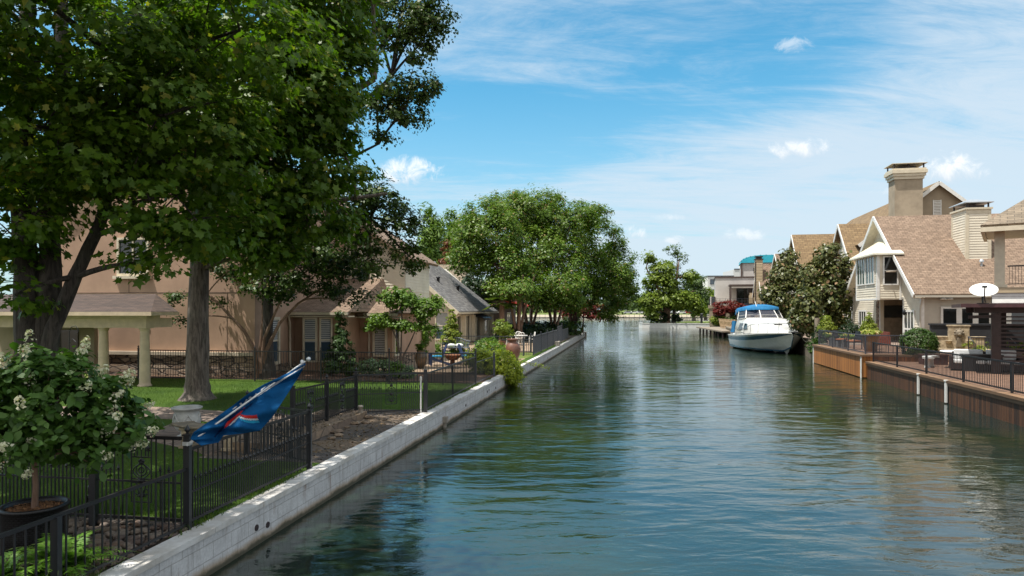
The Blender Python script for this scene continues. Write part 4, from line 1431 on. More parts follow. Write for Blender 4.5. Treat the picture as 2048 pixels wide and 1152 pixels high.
# ================================================================== RIGHT: balcony house and the pergola, at the edge of the frame
hh = thing('balcony_house', 'house with raised balcony, square column and grey shingle hip roof at far right', 'house', (21.3, 30.2, 0), R(-36))
Zb = 4.05
MB().box(.03, .03, Zb + .37, .41, .41, 7.0).box(-.06, -.06, Zb + .25, .5, .5, Zb + .368).build('column', M['cream_trim'], hh)
MB().box(.05, .05, .8, .4, .4, Zb - .7).build('column', M['cream_trim'], hh)
mb = MB().box(-.05, -.02, Zb - .75, 9, 6, Zb)
mb.lap((-.05, -.02, 0), e1, NY, [(0, Zb - .74), (9, Zb - .74), (9, Zb - .02), (0, Zb - .02)], .30, .03)
mb.lap((-.05, -.02, 0), e2, NX, [(0, Zb - .74), (6, Zb - .74), (6, Zb - .02), (0, Zb - .02)], .30, .03)
mb.build('balcony_fascia', M['white_paint'], hh)
mb = MB().box(-.12, -.12, Zb + .002, 9, 6.1, Zb + .24)
mb.build('balcony_floor', M['siding_tan'], hh)
mb = MB()
mb.box(.5, .14, 5.2, 5.5, .22, 5.26).box(.5, .16, 4.42, 5.5, .20, 4.46)
for i in range(46):
    mb.box(.56 + i * .108, .17, 4.461, .575 + i * .108, .185, 5.199)
mb.build('railing', M['black_metal'], hh)
mb = MB().box(2.5, 4.2, Zb + .241, 9, 4.4, 7.0).box(8.5, .3, .8, 9, 6, Zb - .76)
mb.build('wall', M['siding_tan'], hh)
mb = MB()
RZ = 7.0
roof_slab(mb, [(-.45, -.9, RZ), (9.5, -.9, RZ), (9.5, 4.2, RZ + 3.2), (3.6, 4.2, RZ + 3.2)], .12)
roof_slab(mb, [(-.45, -.9, RZ + .002), (3.6, 4.2, RZ + 3.202), (3.6, 4.4, RZ + 3.202), (-.45, 4.6, RZ + .002)], .12)
mb.build('roof', M['shingle_beige'], hh)
mb = MB().box(-.45, -.9, RZ - .30, 9.5, -.76, RZ - .10).box(-.45, -.758, RZ - .30, -.31, 4.5, RZ - .10)
mb.box(-.30, -.75, RZ - .2, 9.5, 4.5, RZ - .16)
mb.build('eave', M['cream_trim'], hh)

pg = thing('pergola', 'dark brown timber pergola with louvred side screen and flat roof at right', 'pergola', (18.5, 26.3, 0), R(-30))
mb = MB()
posts = [(0, .2), (5.2, .2), (.62, 4.6), (5.2, 4.6)]
for x, y in posts:
    o = MB().box(x, y, .83, x + .30, y + .30, 3.18).build('post', M['wood_dark'], pg)
mb = MB().box(-.95, -.55, 3.44, 7, 5.6, 3.52).box(-1.05, -.62, 3.40, 7.05, -.552, 3.545).box(-1.05, -.55, 3.40, -.952, 5.6, 3.545)
for i in range(34):
    mb.box(-.9 + i * .235, -.5, 3.521, -.87 + i * .235, 5.5, 3.545)
mb.build('roof', pm('maroon_metal', (.06, .022, .024), .4, .1), pg)
mb = MB().box(-.55, .22, 3.182, 6.8, .34, 3.435).box(-.55, 4.65, 3.182, 6.8, 4.77, 3.435)
for i in range(11):
    mb.box(-.3 + i * .66, .342, 3.25, -.2 + i * .66, 4.648, 3.42)
mb.bar((-.75, .28, 3.02), (.3, .28, 3.06), .1, .12)
mb.build('beam', M['wood_dark'], pg)
mb = MB()
for i in range(13):
    mb.box(.302, .30, 1.15 + i * .155, 5.19, .345, 1.205 + i * .155)
mb.build('louvre_screen', M['wood_dark'], pg)
ds = thing('satellite_dish', 'white oval satellite dish on a dark mast above the pergola roof', 'satellite dish', (18.0, 26.0, 3.55), 0)
mb = MB()
prof = [(0, -.10), (.25, -.088), (.45, -.055), (.60, 0), (.612, .0), (.612, .012), (.45, -.035), (.25, -.07), (0, -.08)]
tmp = MB().lathe(prof, (0, 0, 0), 28, sx=1.0, sy=.86)
rm = Matrix.Rotation(R(-52), 4, 'X')      # facing up and towards the canal
tr = Matrix.Translation((0, .05, .52)) @ Matrix.Rotation(R(-33), 4, 'Z') @ Matrix.Rotation(R(40), 4, 'X')
mb.add([tr @ (Vector(p) * .76) for p in tmp.v], tmp.f, True)
mb.build('dish', M['white_paint'], ds)
mb = MB().tube([(0, .12, .42), (0, .1, .0)], .035, 8).bar((-.22, .1, .0), (.22, .1, .0), .04).bar((0, -.12, .0), (0, .32, .0), .04)
mb.tube([(-.05, -.12, .05), (-.2, -.28, .2), (-.28, -.42, .62)], .025, 6)
mb.box(-.35, -.46, .58, -.21, -.36, .66)
mb.build('mast', M['black_metal'], ds)
# ================================================================== LEFT: pinkish stucco house
PX = Vector((1, 0, 0))
ha = thing('stucco_house', 'two storey pinkish stucco house with rough stone base behind the big trees', 'house', (-10.55, 28.0, 0), LROT)
mb = MB()
mb.prism([(-9.2, 0, .5), (0, 0, .5), (0, 0, 8.7), (-4.6, 0, 11.7), (-9.2, 0, 8.7)], (0, 11, 0))
mb.build('wall', M['stucco_pink'], ha)
mb = MB()
for sx_ in (0, 1):
    a, b_ = (-9.6, -4.61) if sx_ == 0 else (.4, -4.59)
    roof_slab(mb, [(a, -.35, 8.6), (a, 11.2, 8.6), (b_, 11.2, 11.9), (b_, -.35, 11.9)], .14)
mb.build('roof', M['shingle_brown'], ha)
mb = MB().bar((-9.65, -.4, 8.45), (-4.6, -.4, 11.75), .06, .26).bar((.45, -.4, 8.45), (-4.61, -.4, 11.75), .06, .26)
mb.build('rake_board', M['cream_trim'], ha)
mb = MB().ob((-9.2, 0, 0), PX, NY, 0, 9.25, 0, .14, .5, 1.42)
mb.build('stone_base', M['rubble'], ha)
mb = MB().ob((-9.2, 0, 0), PX, NY, 0, 9.3, 0, .22, 1.421, 1.56)
mb.build('stone_sill', M['stone_trim'], ha)
mb = MB()
mb.ob((-9.2, 0, 0), PX, NY, 0, 9.2, 0, .012, 4.02, 4.05).ob((-9.2, 0, 0), PX, NY, 7.95, 7.98, 0, .011, 1.56, 4.02).ob((-9.2, 0, 0), PX, NY, 3.4, 3.43, 0, .011, 4.05, 8.6)
mb.build('control_joint', pm('joint', (.22, .15, .11), .9), ha)
window(ha, (-6.3, -.0, 4.75), PX, NY, 1.5, 1.62, 2, 2, M['cream_trim'], M['glass'], .1, .07, proud=.1, sill=True)
mb = MB()
mb.box(-5.35, -.25, 3.58, -5.15, 0, 3.72)
mb.build('floodlight', M['white_paint'], ha)
# window and downpipe on the canal side of the tall block
EYL = Vector((0, 1, 0))
window(ha, (.0, .6, .95), EYL, PX, 1.3, 2.05, 1, 2, M['cream_trim'], M['glass_blue'], .12, .07, blind=.5, proud=.1)
MB().box(.0, .0, .5, .10, 3.3, .95).build('stone_base', M['rubble'], ha)
# one-storey wing stepping back to the right
mb = MB()
mb.prism([(.0, 3.4, .5), (2.25, 3.4, .5), (2.25, 5.6, .5), (3.9, 5.6, .5), (3.9, 13, .5), (.0, 13, .5)], (0, 0, 2.65))
mb.build('wing_wall', M['stucco_pink'], ha)
mb = MB()
mb.ob((1.9, 3.4, 0), PX, NY, 0, .34, 0, .12, .5, .95).ob((2.25, 5.6, 0), PX, NY, .0, 1.65, 0, .1, .5, 1.0).box(3.9, 5.5, .5, 4.0, 9.5, 1.0)
mb.build('stone_base', M['rubble'], ha)
mb = MB()
ez = 3.22
roof_slab(mb, [(.0, 2.7, ez), (2.9, 2.7, ez), (2.2, 9.0, 5.0), (.0, 9.0, 5.0)], .14)
roof_slab(mb, [(2.9, 2.7, ez + .002), (2.9, 9.0, ez + .002), (2.2, 9.0, 5.002)], .14)
roof_slab(mb, [(2.3, 4.95, ez - .06), (4.4, 4.95, ez - .06), (3.6, 9.2, 4.5), (2.3, 9.2, 4.5)], .14)
roof_slab(mb, [(4.4, 4.95, ez - .058), (4.4, 9.6, ez - .058), (3.6, 9.2, 4.502)], .14)
mb.build('wing_roof', M['shingle_brown'], ha)
mb = MB()
gutter(mb, (.0, 2.7, ez - .02), (2.9, 2.7, ez - .02), NY, .12)
gutter(mb, (2.902, 4.94, ez - .08), (4.4, 4.94, ez - .08), NY, .12)
mb.box(.0, 2.72, ez - .24, 2.9, 3.4, ez - .18).box(2.3, 4.96, ez - .30, 4.4, 5.6, ez - .24)
mb.build('eave', M['cream_trim'], ha)
mb = MB()
mb.tube([(.1, 2.62, ez - .1), (.1, 2.75, ez - .5), (.08, 2.8, ez - .65), (.08, 2.8, .75), (.3, 2.75, .62)], .055, 8)
mb.tube([(2.75, 4.9, ez - .1), (2.75, 5.45, ez - .5), (2.75, 5.52, ez - .65), (2.75, 5.52, 1.3), (2.83, 5.3, 1.1)], .055, 8)
mb.build('downpipe', M['stone_trim'], ha)
# canted bay on the wing: two facets
bay = MB().prism([(.35, 3.4, .5), (.62, 3.0, .5), (1.35, 3.0, .5), (1.85, 3.4, .5)], (0, 0, 2.6)).build('bay', M['stucco_pink'], ha)
window(ha, (.64, 2.99, .95), PX, NY, .68, 2.0, 1, 2, M['cream_trim'], M['glass_blue'], .08, .07, blind=.45, proud=.09)
fd = Vector((.5, .4, 0)).normalized()
fn = Vector((fd.y, -fd.x, 0))
window(ha, Vector((1.37, 3.02, .95)) + fn * .005, fd, fn, .58, 2.0, 1, 2, M['cream_trim'], M['glass_blue'], .07, .06, blind=.45, proud=.09)
window(ha, (2.95, 5.56, 1.05), PX, NY, .72, 1.7, 1, 1, M['cream_trim'], M['glass'], .10, .07, blind=.01, proud=.09)
window(ha, (3.9, 5.75, 1.05), Vector((0, 1, 0)), PX, .75, 1.7, 1, 1, M['cream_trim'], M['glass'], .10, .07, proud=.09)
# upper storey with pale siding
mb = MB().prism([(.05, 9.0, 3.0), (3.4, 9.0, 3.0), (3.4, 9.0, 6.2), (.05, 9.0, 8.4)], (0, 4.5, 0))
mb.build('upper_wall', M['siding_cream'], ha)
mb = MB().lap((0, 9.0, 0), PX, NY, [(.05, 4.3), (3.35, 4.3), (3.35, 6.2), (.05, 8.35)]).lap((3.4, 9.0, 0), Vector((0, 1, 0)), PX, [(.05, 4.3), (4.4, 4.3), (4.4, 6.1), (.05, 6.1)])
mb.build('siding', M['siding_cream'], ha)
window(ha, (.36, 8.97, 4.55), PX, NY, 1.2, 1.05, 2, 2, M['cream_trim'], M['glass'], .09, .06, proud=.09)
mb = MB()
roof_slab(mb, [(3.9, 8.5, 6.0), (3.9, 13.8, 6.0), (.03, 13.8, 8.6), (.03, 8.5, 8.6)], .14)
mb.build('upper_roof', M['shingle_brown'], ha)

# portico at the left edge: columns, entablature, reddish shingles
pc = thing('garden_portico', 'cream portico with round columns and reddish shingle roof at left', 'portico', (-12.9, 24.6, 0), LROT)
mb = MB().box(-9, -.22, 2.66, -.15, .22, 3.0).box(-.55, .222, 2.66, -.15, 1.2, 3.0)
mb.box(-9, -.36, 3.002, -.02, .36, 3.10).box(-9, -.42, 3.102, .04, 1.2, 3.22)
mb.build('entablature', M['column'], pc)
mb = MB()
roof_slab(mb, [(-9, -.75, 3.24), (.45, -.75, 3.24), (-1.9, 2.6, 3.95), (-9, 2.6, 3.95)], .07)
roof_slab(mb, [(.45, -.75, 3.242), (.1, 1.2, 3.242), (-1.9, 2.6, 3.952)], .07)
mb.build('roof', M['shingle_dark'], pc)
mb = MB().box(-9, -.80, 3.10, .50, -.752, 3.235)
mb.bar((.475, -.75, 3.17), (.12, 1.2, 3.17), .05, .13)
mb.build('gutter', M['column'], pc)
prof = [(.24, 0), (.24, .09), (.19, .14), (.185, .2), (.175, 1.0), (.15, 2.02), (.15, 2.05), (.19, 2.08), (.17, 2.11), (.2, 2.14)]
for x in (-.37, -2.05, -4.9, -7.5):
    mb = MB().lathe(prof, (x, 0, .5), 18).box(x - .22, -.22, 2.64, x + .22, .22, 2.658)
    mb.build('column', M['column'], pc)
mb = MB().box(-9, 1.9, .5, -4.1, 2.1, 2.65)
mb.build('back_wall', M['stucco_tan'], pc)
mb = MB().ob((-6.2, 1.9, .6), PX, NY, 0, 1.4, .0, .05, 0, 1.9)
mb.build('doorway', M['glass'], pc)
hk = thing('plant_hook', 'thin black wrought iron plant hook standing beside the portico columns', 'plant hook', (-15.3, 23.6, 0.55))
mb = MB().tube([(0, 0, 0), (0, 0, 2.0), (.06, 0, 2.16), (.22, 0, 2.2), (.32, 0, 2.05), (.28, 0, 1.95)], .014, 6).tube([(0, 0, 1.6), (.12, 0, 1.75), (.25, 0, 1.62)], .012, 6)
mb.build('hook', M['black_metal'], hk)

# ================================================================== LEFT: cream house with the grey roof
hb = thing('cream_house', 'cream house with grey shingle gable roof and pale corner columns by the canal', 'house', (-4.55, 52, 0), LROT)
HW, E0, G0 = 8.8, 3.5, 7.3
mb = MB().prism([(-HW, 0, .6), (0, 0, .6), (0, 0, E0), (-HW / 2, 0, G0), (-HW, 0, E0)], (0, 14.5, 0))
mb.build('wall', M['siding_cream'], hb)
mb = MB().lap((0, 0, 0), PX, NY, [(-HW + .1, .7), (-.12, .7), (-.12, E0 + .05), (-HW / 2, G0 - .1), (-HW + .1, E0 + .05)], .2)
mb.build('siding', M['siding_cream'], hb)
mb = MB()
s_ = (G0 - E0) / (HW / 2)
roof_slab(mb, [(.55, -.5, E0 - .55 * s_ + .17), (.55, 15.6, E0 - .55 * s_ + .17), (-HW / 2, 12.2, G0 + .17), (-HW / 2, -.5, G0 + .17)], .14)
roof_slab(mb, [(.55, 15.6, E0 - .55 * s_ + .165), (-HW / 2, 12.2, G0 + .165), (-HW - .5, 15.6, E0 - .5 * s_ + .165)], .14)
roof_slab(mb, [(-HW - .5, -.5, E0 - .5 * s_ + .16), (-HW - .5, 15.6, E0 - .5 * s_ + .16), (-HW / 2 - .01, 12.2, G0 + .16), (-HW / 2 - .01, -.5, G0 + .16)], .14)
r = mb.build('roof', M['shingle_grey'], hb)
mb = MB()
for (x, y) in ((-2.3, 4.2), (-1.6, 8.0)):
    z = E0 + s_ * -x + .1
    mb.lathe([(.13, 0), (.13, .35), (.18, .36), (.18, .45), (0, .5)], (x, y, z), 10)
mb.build('roof_vent', M['black_metal'], r)
mb = MB().bar((.58, -.55, E0 - .58 * s_ + .03), (-HW / 2, -.55, G0 + .05), .06, .28).bar((-HW - .52, -.55, E0 - .52 * s_ + .03), (-HW / 2 - .01, -.55, G0 + .05), .06, .28)
gutter(mb, (.56, -.5, E0 - .55 * s_ + .1), (.56, 15.6, E0 - .55 * s_ + .1), PX, .12)
mb.box(.0, -.48, E0 - .55 * s_ - .03, .55, 15.5, E0 - .55 * s_ + .02)
mb.tube([(.6, -.35, E0 - .6), (.1, -.1, E0 - .9), (.08, -.08, .8)], .05, 8)
mb.build('trim', M['cream_trim'], hb)
for y in (0.05, 3.0, 6.4, 10.0, 14.2):
    MB().box(.02, y, .6, .32, y + .3, E0 - .62).build('column', M['cream_trim'], hb)
window(hb, (-1.35, -.02, 1.0), PX, NY, 1.1, 2.2, 1, 2, M['cream_trim'], M['glass_blue'], .1, .08, blind=.3, proud=.09)
window(hb, (-3.0, -.02, 1.2), PX, NY, 1.1, 1.7, 1, 2, M['cream_trim'], M['glass_blue'], .1, .08, blind=.3, proud=.09)
EY = Vector((0, 1, 0))
window(hb, (.0, .9, .75), EY, PX, 1.7, 2.15, 1, 1, M['cream_trim'], M['glass'], .1, .08, name='door', proud=.07)
window(hb, (.0, 4.0, .75), EY, PX, 1.6, 2.15, 2, 1, M['cream_trim'], M['glass'], .1, .08, name='door', proud=.07)
window(hb, (.0, 8.2, .75), EY, PX, 1.5, 2.15, 1, 1, M['cream_trim'], M['glass'], .1, .08, name='door', proud=.07)
window(hb, (.0, 11.6, 1.0), EY, PX, 1.4, 1.8, 1, 1, M['cream_trim'], M['glass'], .1, .08, proud=.07)
mb = MB().prism([(.02, 7.4, 3.0), (.02, 7.4, 2.75), (.95, 7.4, 2.5), (.95, 7.4, 2.6)], (0, 3.4, 0))
for q in range(6):
    mb.box(.93, 7.4 + q * .56, 2.4, .955, 7.9 + q * .56, 2.5)
mb.build('awning', M['black_metal'], hb)

hc = thing('brown_roof_house', 'house with a tan shingle roof behind the grey roofed cream house', 'house', (-9.0, 76, 0), LROT)
mb = MB().prism([(2.9, 0, .6), (2.9, 9, .6), (2.9, 9, 4.6), (2.9, 4.5, 8.5), (2.9, 0, 4.6)], (-13, 0, 0))
mb.build('wall', M['wood_grey'], hc)
mb = MB()
roof_slab(mb, [(-10.3, -.6, 4.25), (3.4, -.6, 4.25), (3.4, 4.5, 8.65), (-10.3, 4.5, 8.65)], .14)
roof_slab(mb, [(-10.3, 9.6, 4.24), (3.4, 9.6, 4.24), (3.4, 4.51, 8.64), (-10.3, 4.51, 8.64)], .14)
r = mb.build('roof', M['shingle_beige'], hc)
mb = MB().box(-1.2, 3.9, 8.3, -.7, 4.3, 9.0)
mb.build('roof_vent', M['steel'], r)
mb = MB().bar((3.45, -.6, 4.15), (3.45, 4.5, 8.55), .07, .3).bar((3.45, 9.6, 4.15), (3.45, 4.51, 8.55), .07, .3)
mb.build('rake_board', M['wood_dark'], hc)
window(hc, (2.9, 3.2, 1.2), EY, PX, 1.6, 1.8, 2, 1, M['wood_dark'], M['glass'], .1, .08, proud=.08)

hd = thing('brown_house', 'dark brown timber house with a red awning half hidden behind the myrtle trunks', 'house', (-1.0, 84, 0), LROT)
mb = MB().box(-9, 0, .6, 0, 9, 5.6)
mb.build('wall', pm('brown_boards', (.09, .065, .05), .8, .15, 3), hd)
mb = MB()
roof_slab(mb, [(-9.6, -.7, 5.5), (.7, -.7, 5.5), (.7, 4.5, 7.0), (-9.6, 4.5, 7.0)], .14)
roof_slab(mb, [(-9.6, 9.6, 5.49), (.7, 9.6, 5.49), (.7, 4.51, 6.99), (-9.6, 4.51, 6.99)], .14)
mb.build('roof', M['shingle_brown'], hd)
mb = MB().prism([(.02, 1, 4.6), (.02, 1, 4.35), (2.6, 1, 3.65), (2.6, 1, 3.85)], (0, 5.5, 0))
mb.build('awning', M['rose_cloth'], hd)
mb = MB()
for y in (1.1, 6.2):
    mb.box(2.3, y, .6, 2.5, y + .2, 3.7)
for x in (-6, -3):
    mb.box(x, -.35, .6, x + .3, -.05, 5.2)
mb.build('awning_post', M['white_paint'], hd)
window(hd, (-5.2, -.02, 2.2), PX, NY, 1.8, 1.6, 2, 1, M['cream_trim'], M['glass'], .1, .08, proud=.08)
window(hd, (.0, 2.0, .8), EY, PX, 2.6, 2.2, 2, 1, M['white_paint'], M['glass'], .1, .08, name='door', proud=.08)
# ------------------------------------------------------------------ iron fences
def spear(mb, p, s=1.0):
    x, y, z = p
    mb.lathe([(0.005, 0), (.011 * s, .012), (.005, .026), (.021 * s, .05), (.010 * s, .075), (0.0, .115 * s)], (x, y, z), 5, smooth=False)
    mb.box(x - .022 * s, y - .005, z + .018, x + .022 * s, y + .005, z + .03)


def iron_post(t, p, z0, z1, w=.062, mat=None, finial=True):
    x, y = p[0], p[1]
    mb = MB().box(x - w / 2, y - w / 2, z0, x + w / 2, y + w / 2, z1)
    o = mb.build('post', mat or M['black_metal'], t, world=True)
    if finial:
        mb = MB().box(x - w * .65, y - w * .65, z1, x + w * .65, y + w * .65, z1 + .018)
        mb.lathe([(.018, 0), (.016, .02), (.034, .045), (.036, .06), (.018, .085), (.012, .095), (.0, .12)], (x, y, z1 + .018), 10)
        mb.build('finial', mat or M['black_metal'], o, world=True)
    return o


def panel(t, a, b, z0, z1, sp=.105, mid=None, spears=False, pk=.014, rail=.03, name='picket_panel', mat=None, skip=None):
    a, b = Vector((a[0], a[1], 0)), Vector((b[0], b[1], 0))
    d = (b - a)
    L = d.length
    d.normalize()
    up = lambda z: Vector((0, 0, z))
    mb = MB()
    mb.bar(a + up(z1), b + up(z1), rail, rail * 1.25)
    mb.bar(a + up(z0 + .06), b + up(z0 + .06), rail * .8, rail)
    if mid:
        mb.bar(a + up(mid), b + up(mid), rail * .6, rail * .7)
    n = max(2, int(L / sp))
    for i in range(1, n):
        p = a + d * (L * i / n)
        if skip and skip[0] < L * i / n < skip[1]:
            continue
        mb.bar(p + up(z0 + .02), p + up(z1 - .01), pk, pk, up=(d.x, d.y, 0))
        if spears:
            q = a + d * (L * (i + .5) / n)
            if skip and skip[0] - .05 < L * (i + .5) / n < skip[1] + .05:
                continue
            mb.bar(q + up(z0 + .06), q + up(mid + .12), pk * .9, pk * .9, up=(d.x, d.y, 0))
            spear(mb, q + up(mid + .11))
    return mb.build(name, mat or M['black_metal'], t, world=True)


def scrolls(t, c, d, z0, z1, w=.30, mat=None):
    """wrought ornament: arch with fleurs, rosette and rings between two bars"""
    c, d = Vector((c[0], c[1], 0)), Vector((d[0], d[1], 0)).normalized()
    h = z1 - z0
    pt = lambda u, v: c + d * (u * w / 2) + Vector((0, 0, z0 + v * h))
    mb = MB()
    r = .009
    for u in (-1, 1):
        mb.tube([pt(u, 0), pt(u, 1)], .010, 6)
    for v in (.0, .30, .36, .70):
        mb.tube([pt(-1, v), pt(1, v)], .009, 6)
    mb.tube([pt(-.42, .72)] + [pt(.42 * math.cos(math.pi - math.pi * i / 8), .86 + .10 * math.sin(math.pi * i / 8)) for i in range(9)] + [pt(.42, .72)], r, 6)
    for u, v in ((0, .80), (-.7, .78), (.7, .78)):
        mb.tube([pt(u, .70), pt(u, v)], .007, 5)
        spear(mb, pt(u, v), 1.3)
    for k in range(5):      # rosette
        a = 2 * math.pi * k / 5 + math.pi / 2
        mb.blob(pt(.17 * math.cos(a), .635 + .024 * math.sin(a)), .022, 6, 4)
    ring = lambda u, v, q: mb.tube([pt(u + q / (w / 2) * math.cos(2 * math.pi * i / 14), v + q / h * math.sin(2 * math.pi * i / 14)) for i in range(15)], .008, 5)
    ring(0, .50, .075)
    ring(0, .50, .035)
    for u in (-1, 1):
        mb.tube([pt(u * (.1 + .75 * math.sin(math.pi * i / 8)), .36 + .24 * i / 8) for i in range(9)], .008, 5)
        mb.tube([pt(u * (.75 - .5 * math.sin(math.pi * .8 * i / 8)), .30 - .26 * i / 8 + .04 * math.sin(i)) for i in range(9)], .008, 5)
        ring(u * .45, .16, .035)
    mb.blob(pt(0, .33), (.05, .02, .035), 8, 5)
    mb.blob(pt(0, .10), (.045, .02, .03), 8, 5)
    mb.tube([pt(0, .0), pt(0, .62)], .007, 5)
    return mb.build('ornament', mat or M['black_metal'], t, world=True)


P1_, P2_, P0_ = lfr(8.45, .28), lfr(11.7, .28), lfr(8.45, 1.60)
Px_, P3_, P4_, P5_, P6_, P7_ = (-5.0, 12.9), (-4.63, 14.4), (-4.30, 15.85), (-4.02, 17.6), (-2.30, 18.15), lfr(24.6, .3)
t = thing('iron_fence', 'low plain black iron fence along the wall in front of the ferns', 'fence', (*lfr(6.5, .28), .56))
panel(t, lfr(3.6, .28), lfr(6.5, .28), .58, 1.325, .11)
panel(t, lfr(6.5, .28), P1_, .58, 1.325, .11)
iron_post(t, lfr(6.5, .28), .5, 1.32, .07, finial=False)
t = thing('iron_fence', 'black iron fence with spear points along the wall beside the flag', 'fence', (*lfr(10, .28), .56))
panel(t, P1_, P2_, .60, 1.56, .105, 1.02, True)
iron_post(t, P1_, .5, 1.74, .075)
iron_post(t, P2_, .5, 1.57, .075)
t = thing('iron_gate', 'closed black iron gate with rosette ornament between planter and flag', 'gate', (*lfr(8.45, .9), .56))
g0, g1 = lfr(8.45, .36), lfr(8.45, 1.54)
panel(t, g0, g1, .62, 1.70, .112, 1.14, True, rail=.034, skip=(.40, .72), name='gate_frame')
scrolls(t, lfr(8.45, .92), Vector(lfr(8.45, 0)) - Vector(lfr(8.45, 1)), .88, 1.69, .28)
t = thing('iron_fence', 'black iron fence with spear points behind the potted hydrangea', 'fence', (*lfr(8.45, 3), .56))
iron_post(t, P0_, .5, 1.74, .085)
panel(t, P0_, lfr(8.45, 4.2), .62, 1.70, .112, 1.14, True)
iron_post(t, lfr(8.45, 4.2), .5, 1.74, .07)
panel(t, lfr(8.45, 4.2), lfr(8.45, 7.5), .62, 1.70, .112, 1.14, True)
t = thing('iron_gate', 'open black iron gate with scroll ornament swung back behind the flag', 'gate', (-4.3, 12.3, .56))
iron_post(t, Px_, .5, 1.66, .07)
pa, pb = Vector((*P2_, 0)).lerp(Vector((*Px_, 0)), .05), Vector((*P2_, 0)).lerp(Vector((*Px_, 0)), .93)
panel(t, pa, pb, .64, 1.55, .105, 1.05, True, skip=(.62, .95), name='gate_frame')
scrolls(t, pa.lerp(pb, .46), pb - pa, .75, 1.54, .28)
t = thing('iron_fence', 'black iron fence with two scroll ornaments along the stone step', 'fence', (*P4_, .72))
iron_post(t, P3_, .6, 1.68, .08)
iron_post(t, P4_, .6, 1.68, .07)
iron_post(t, P5_, .5, 1.70, .085)
for a, b in ((P3_, P4_), (P4_, P5_)):
    va, vb = Vector((*a, 0)), Vector((*b, 0))
    L = (vb - va).length
    panel(t, a, b, .74, 1.60, .105, 1.12, True, skip=(L * .5 - .17, L * .5 + .17))
    scrolls(t, va.lerp(vb, .5), vb - va, .82, 1.59, .28)
t = thing('iron_gate', 'black iron gate panel with rosette ornament across the far end of the stone terrace', 'gate', (-3.2, 17.9, .56))
va, vb = Vector((*P5_, 0)), Vector((*P6_, 0))
L = (vb - va).length
panel(t, P5_, P6_, .60, 1.62, .105, 1.12, True, skip=(L * .5 - .17, L * .5 + .17), name='gate_frame')
scrolls(t, va.lerp(vb, .5), vb - va, .84, 1.61, .28)
iron_post(t, P6_, .5, 1.72, .09, finial=False)
t = thing('drain_pipe', 'white plastic drain pipe standing beside the iron gate post', 'pipe', (-2.42, 18.12, .56))
MB().tube([(0, 0, 0), (0, 0, .95)], .024, 10).lathe([(.024, 0), (.032, .02), (.032, .1), (.024, .12)], (0, 0, .86), 10).build('pipe', M['white_paint'], t)
t = thing('pipe_stub', 'short grey pipe stub sticking up from the stone step', 'pipe', (*GZ(721, 826, .72).xy, .72))
MB().lathe([(.055, 0), (.055, .14), (.07, .142), (.07, .19), (.0, .2)], (0, 0, 0), 12).build('pipe', M['concrete'], t)
t = thing('iron_fence', 'plain black iron fence running along the wall past the terrace gate', 'fence', (*lfr(21, .3), .56))
panel(t, P6_, P7_, .60, 1.60, .105)
iron_post(t, lfr(21.4, .3), .5, 1.62, .05, finial=False)
t = thing('iron_fence', 'long black iron fence across the back of the lawn before the stucco house', 'fence', (*lfr(24.7, 8), .56))
prev = P7_
for s_ in (1.55, 3.6, 6.3, 9.0, 11.6, 14.0):
    q = lfr(24.7, s_)
    panel(t, prev, q, .60, 1.72, .105, 1.0)
    iron_post(t, q, .5, 1.78, .05)
    prev = q
iron_post(t, P7_, .5, 1.80, .065)
t = thing('iron_fence', 'short grey iron fence beside the yellow green bush on the wall', 'fence', (*lfr(28, .3), .56))
panel(t, P7_, lfr(28.0, .3), .60, 1.40, .2, mat=M['grey_metal'], pk=.009, rail=.02)
iron_post(t, lfr(28.0, .3), .5, 1.50, .09, M['grey_metal'])
t = thing('iron_fence', 'thin pale iron fence between the patio and the cream house', 'fence', (*lfr(43.5, 6), .56))
prev = lfr(43.5, 1.0)
iron_post(t, prev, .5, 1.7, .12, M['grey_metal'])
for s_ in (4.2, 7.4, 10.6, 14, 17):
    q = lfr(43.5, s_)
    panel(t, prev, q, .60, 1.60, .13, mat=M['grey_metal'], rail=.035)
    iron_post(t, q, .5, 1.66, .06, M['grey_metal'], False)
    prev = q
t = thing('slat_fence', 'dark grey close picket fence along the wall near the white chairs', 'fence', (*lfr(48, .35), .6))
prev = lfr(40.5, .42)
iron_post(t, prev, .5, 1.75, .09, M['grey_metal'])
for d_ in (44, 47.5, 51, 54.5, 58):
    q = lfr(d_, .42)
    panel(t, prev, q, .62, 1.72 + (.25 if d_ > 57 else 0), .085, mat=M['grey_metal'], pk=.035, rail=.045)
    iron_post(t, q, .5, 1.8 + (.25 if d_ > 57 else 0), .08, M['grey_metal'])
    prev = q
panel(t, prev, lfr(64, .42), .62, 1.60, .085, mat=M['grey_metal'], pk=.035, rail=.045)
t = thing('iron_gate', 'narrow grey gate at the near end of the dark fence by the brown urn', 'gate', (*lfr(39.8, .7), .6))
panel(t, lfr(40.4, .5), lfr(40.4, 2.3), .62, 1.55, .10, mat=M['grey_metal'], pk=.02, name='gate_frame')
iron_post(t, lfr(40.4, 1.0), .5, 1.62, .10, M['grey_metal'])

# railings on the right bank
def rlf(d, s):
    c, sn = math.cos(RROT), math.sin(RROT)
    return (dock_x(d) + s * c, d + s * sn)


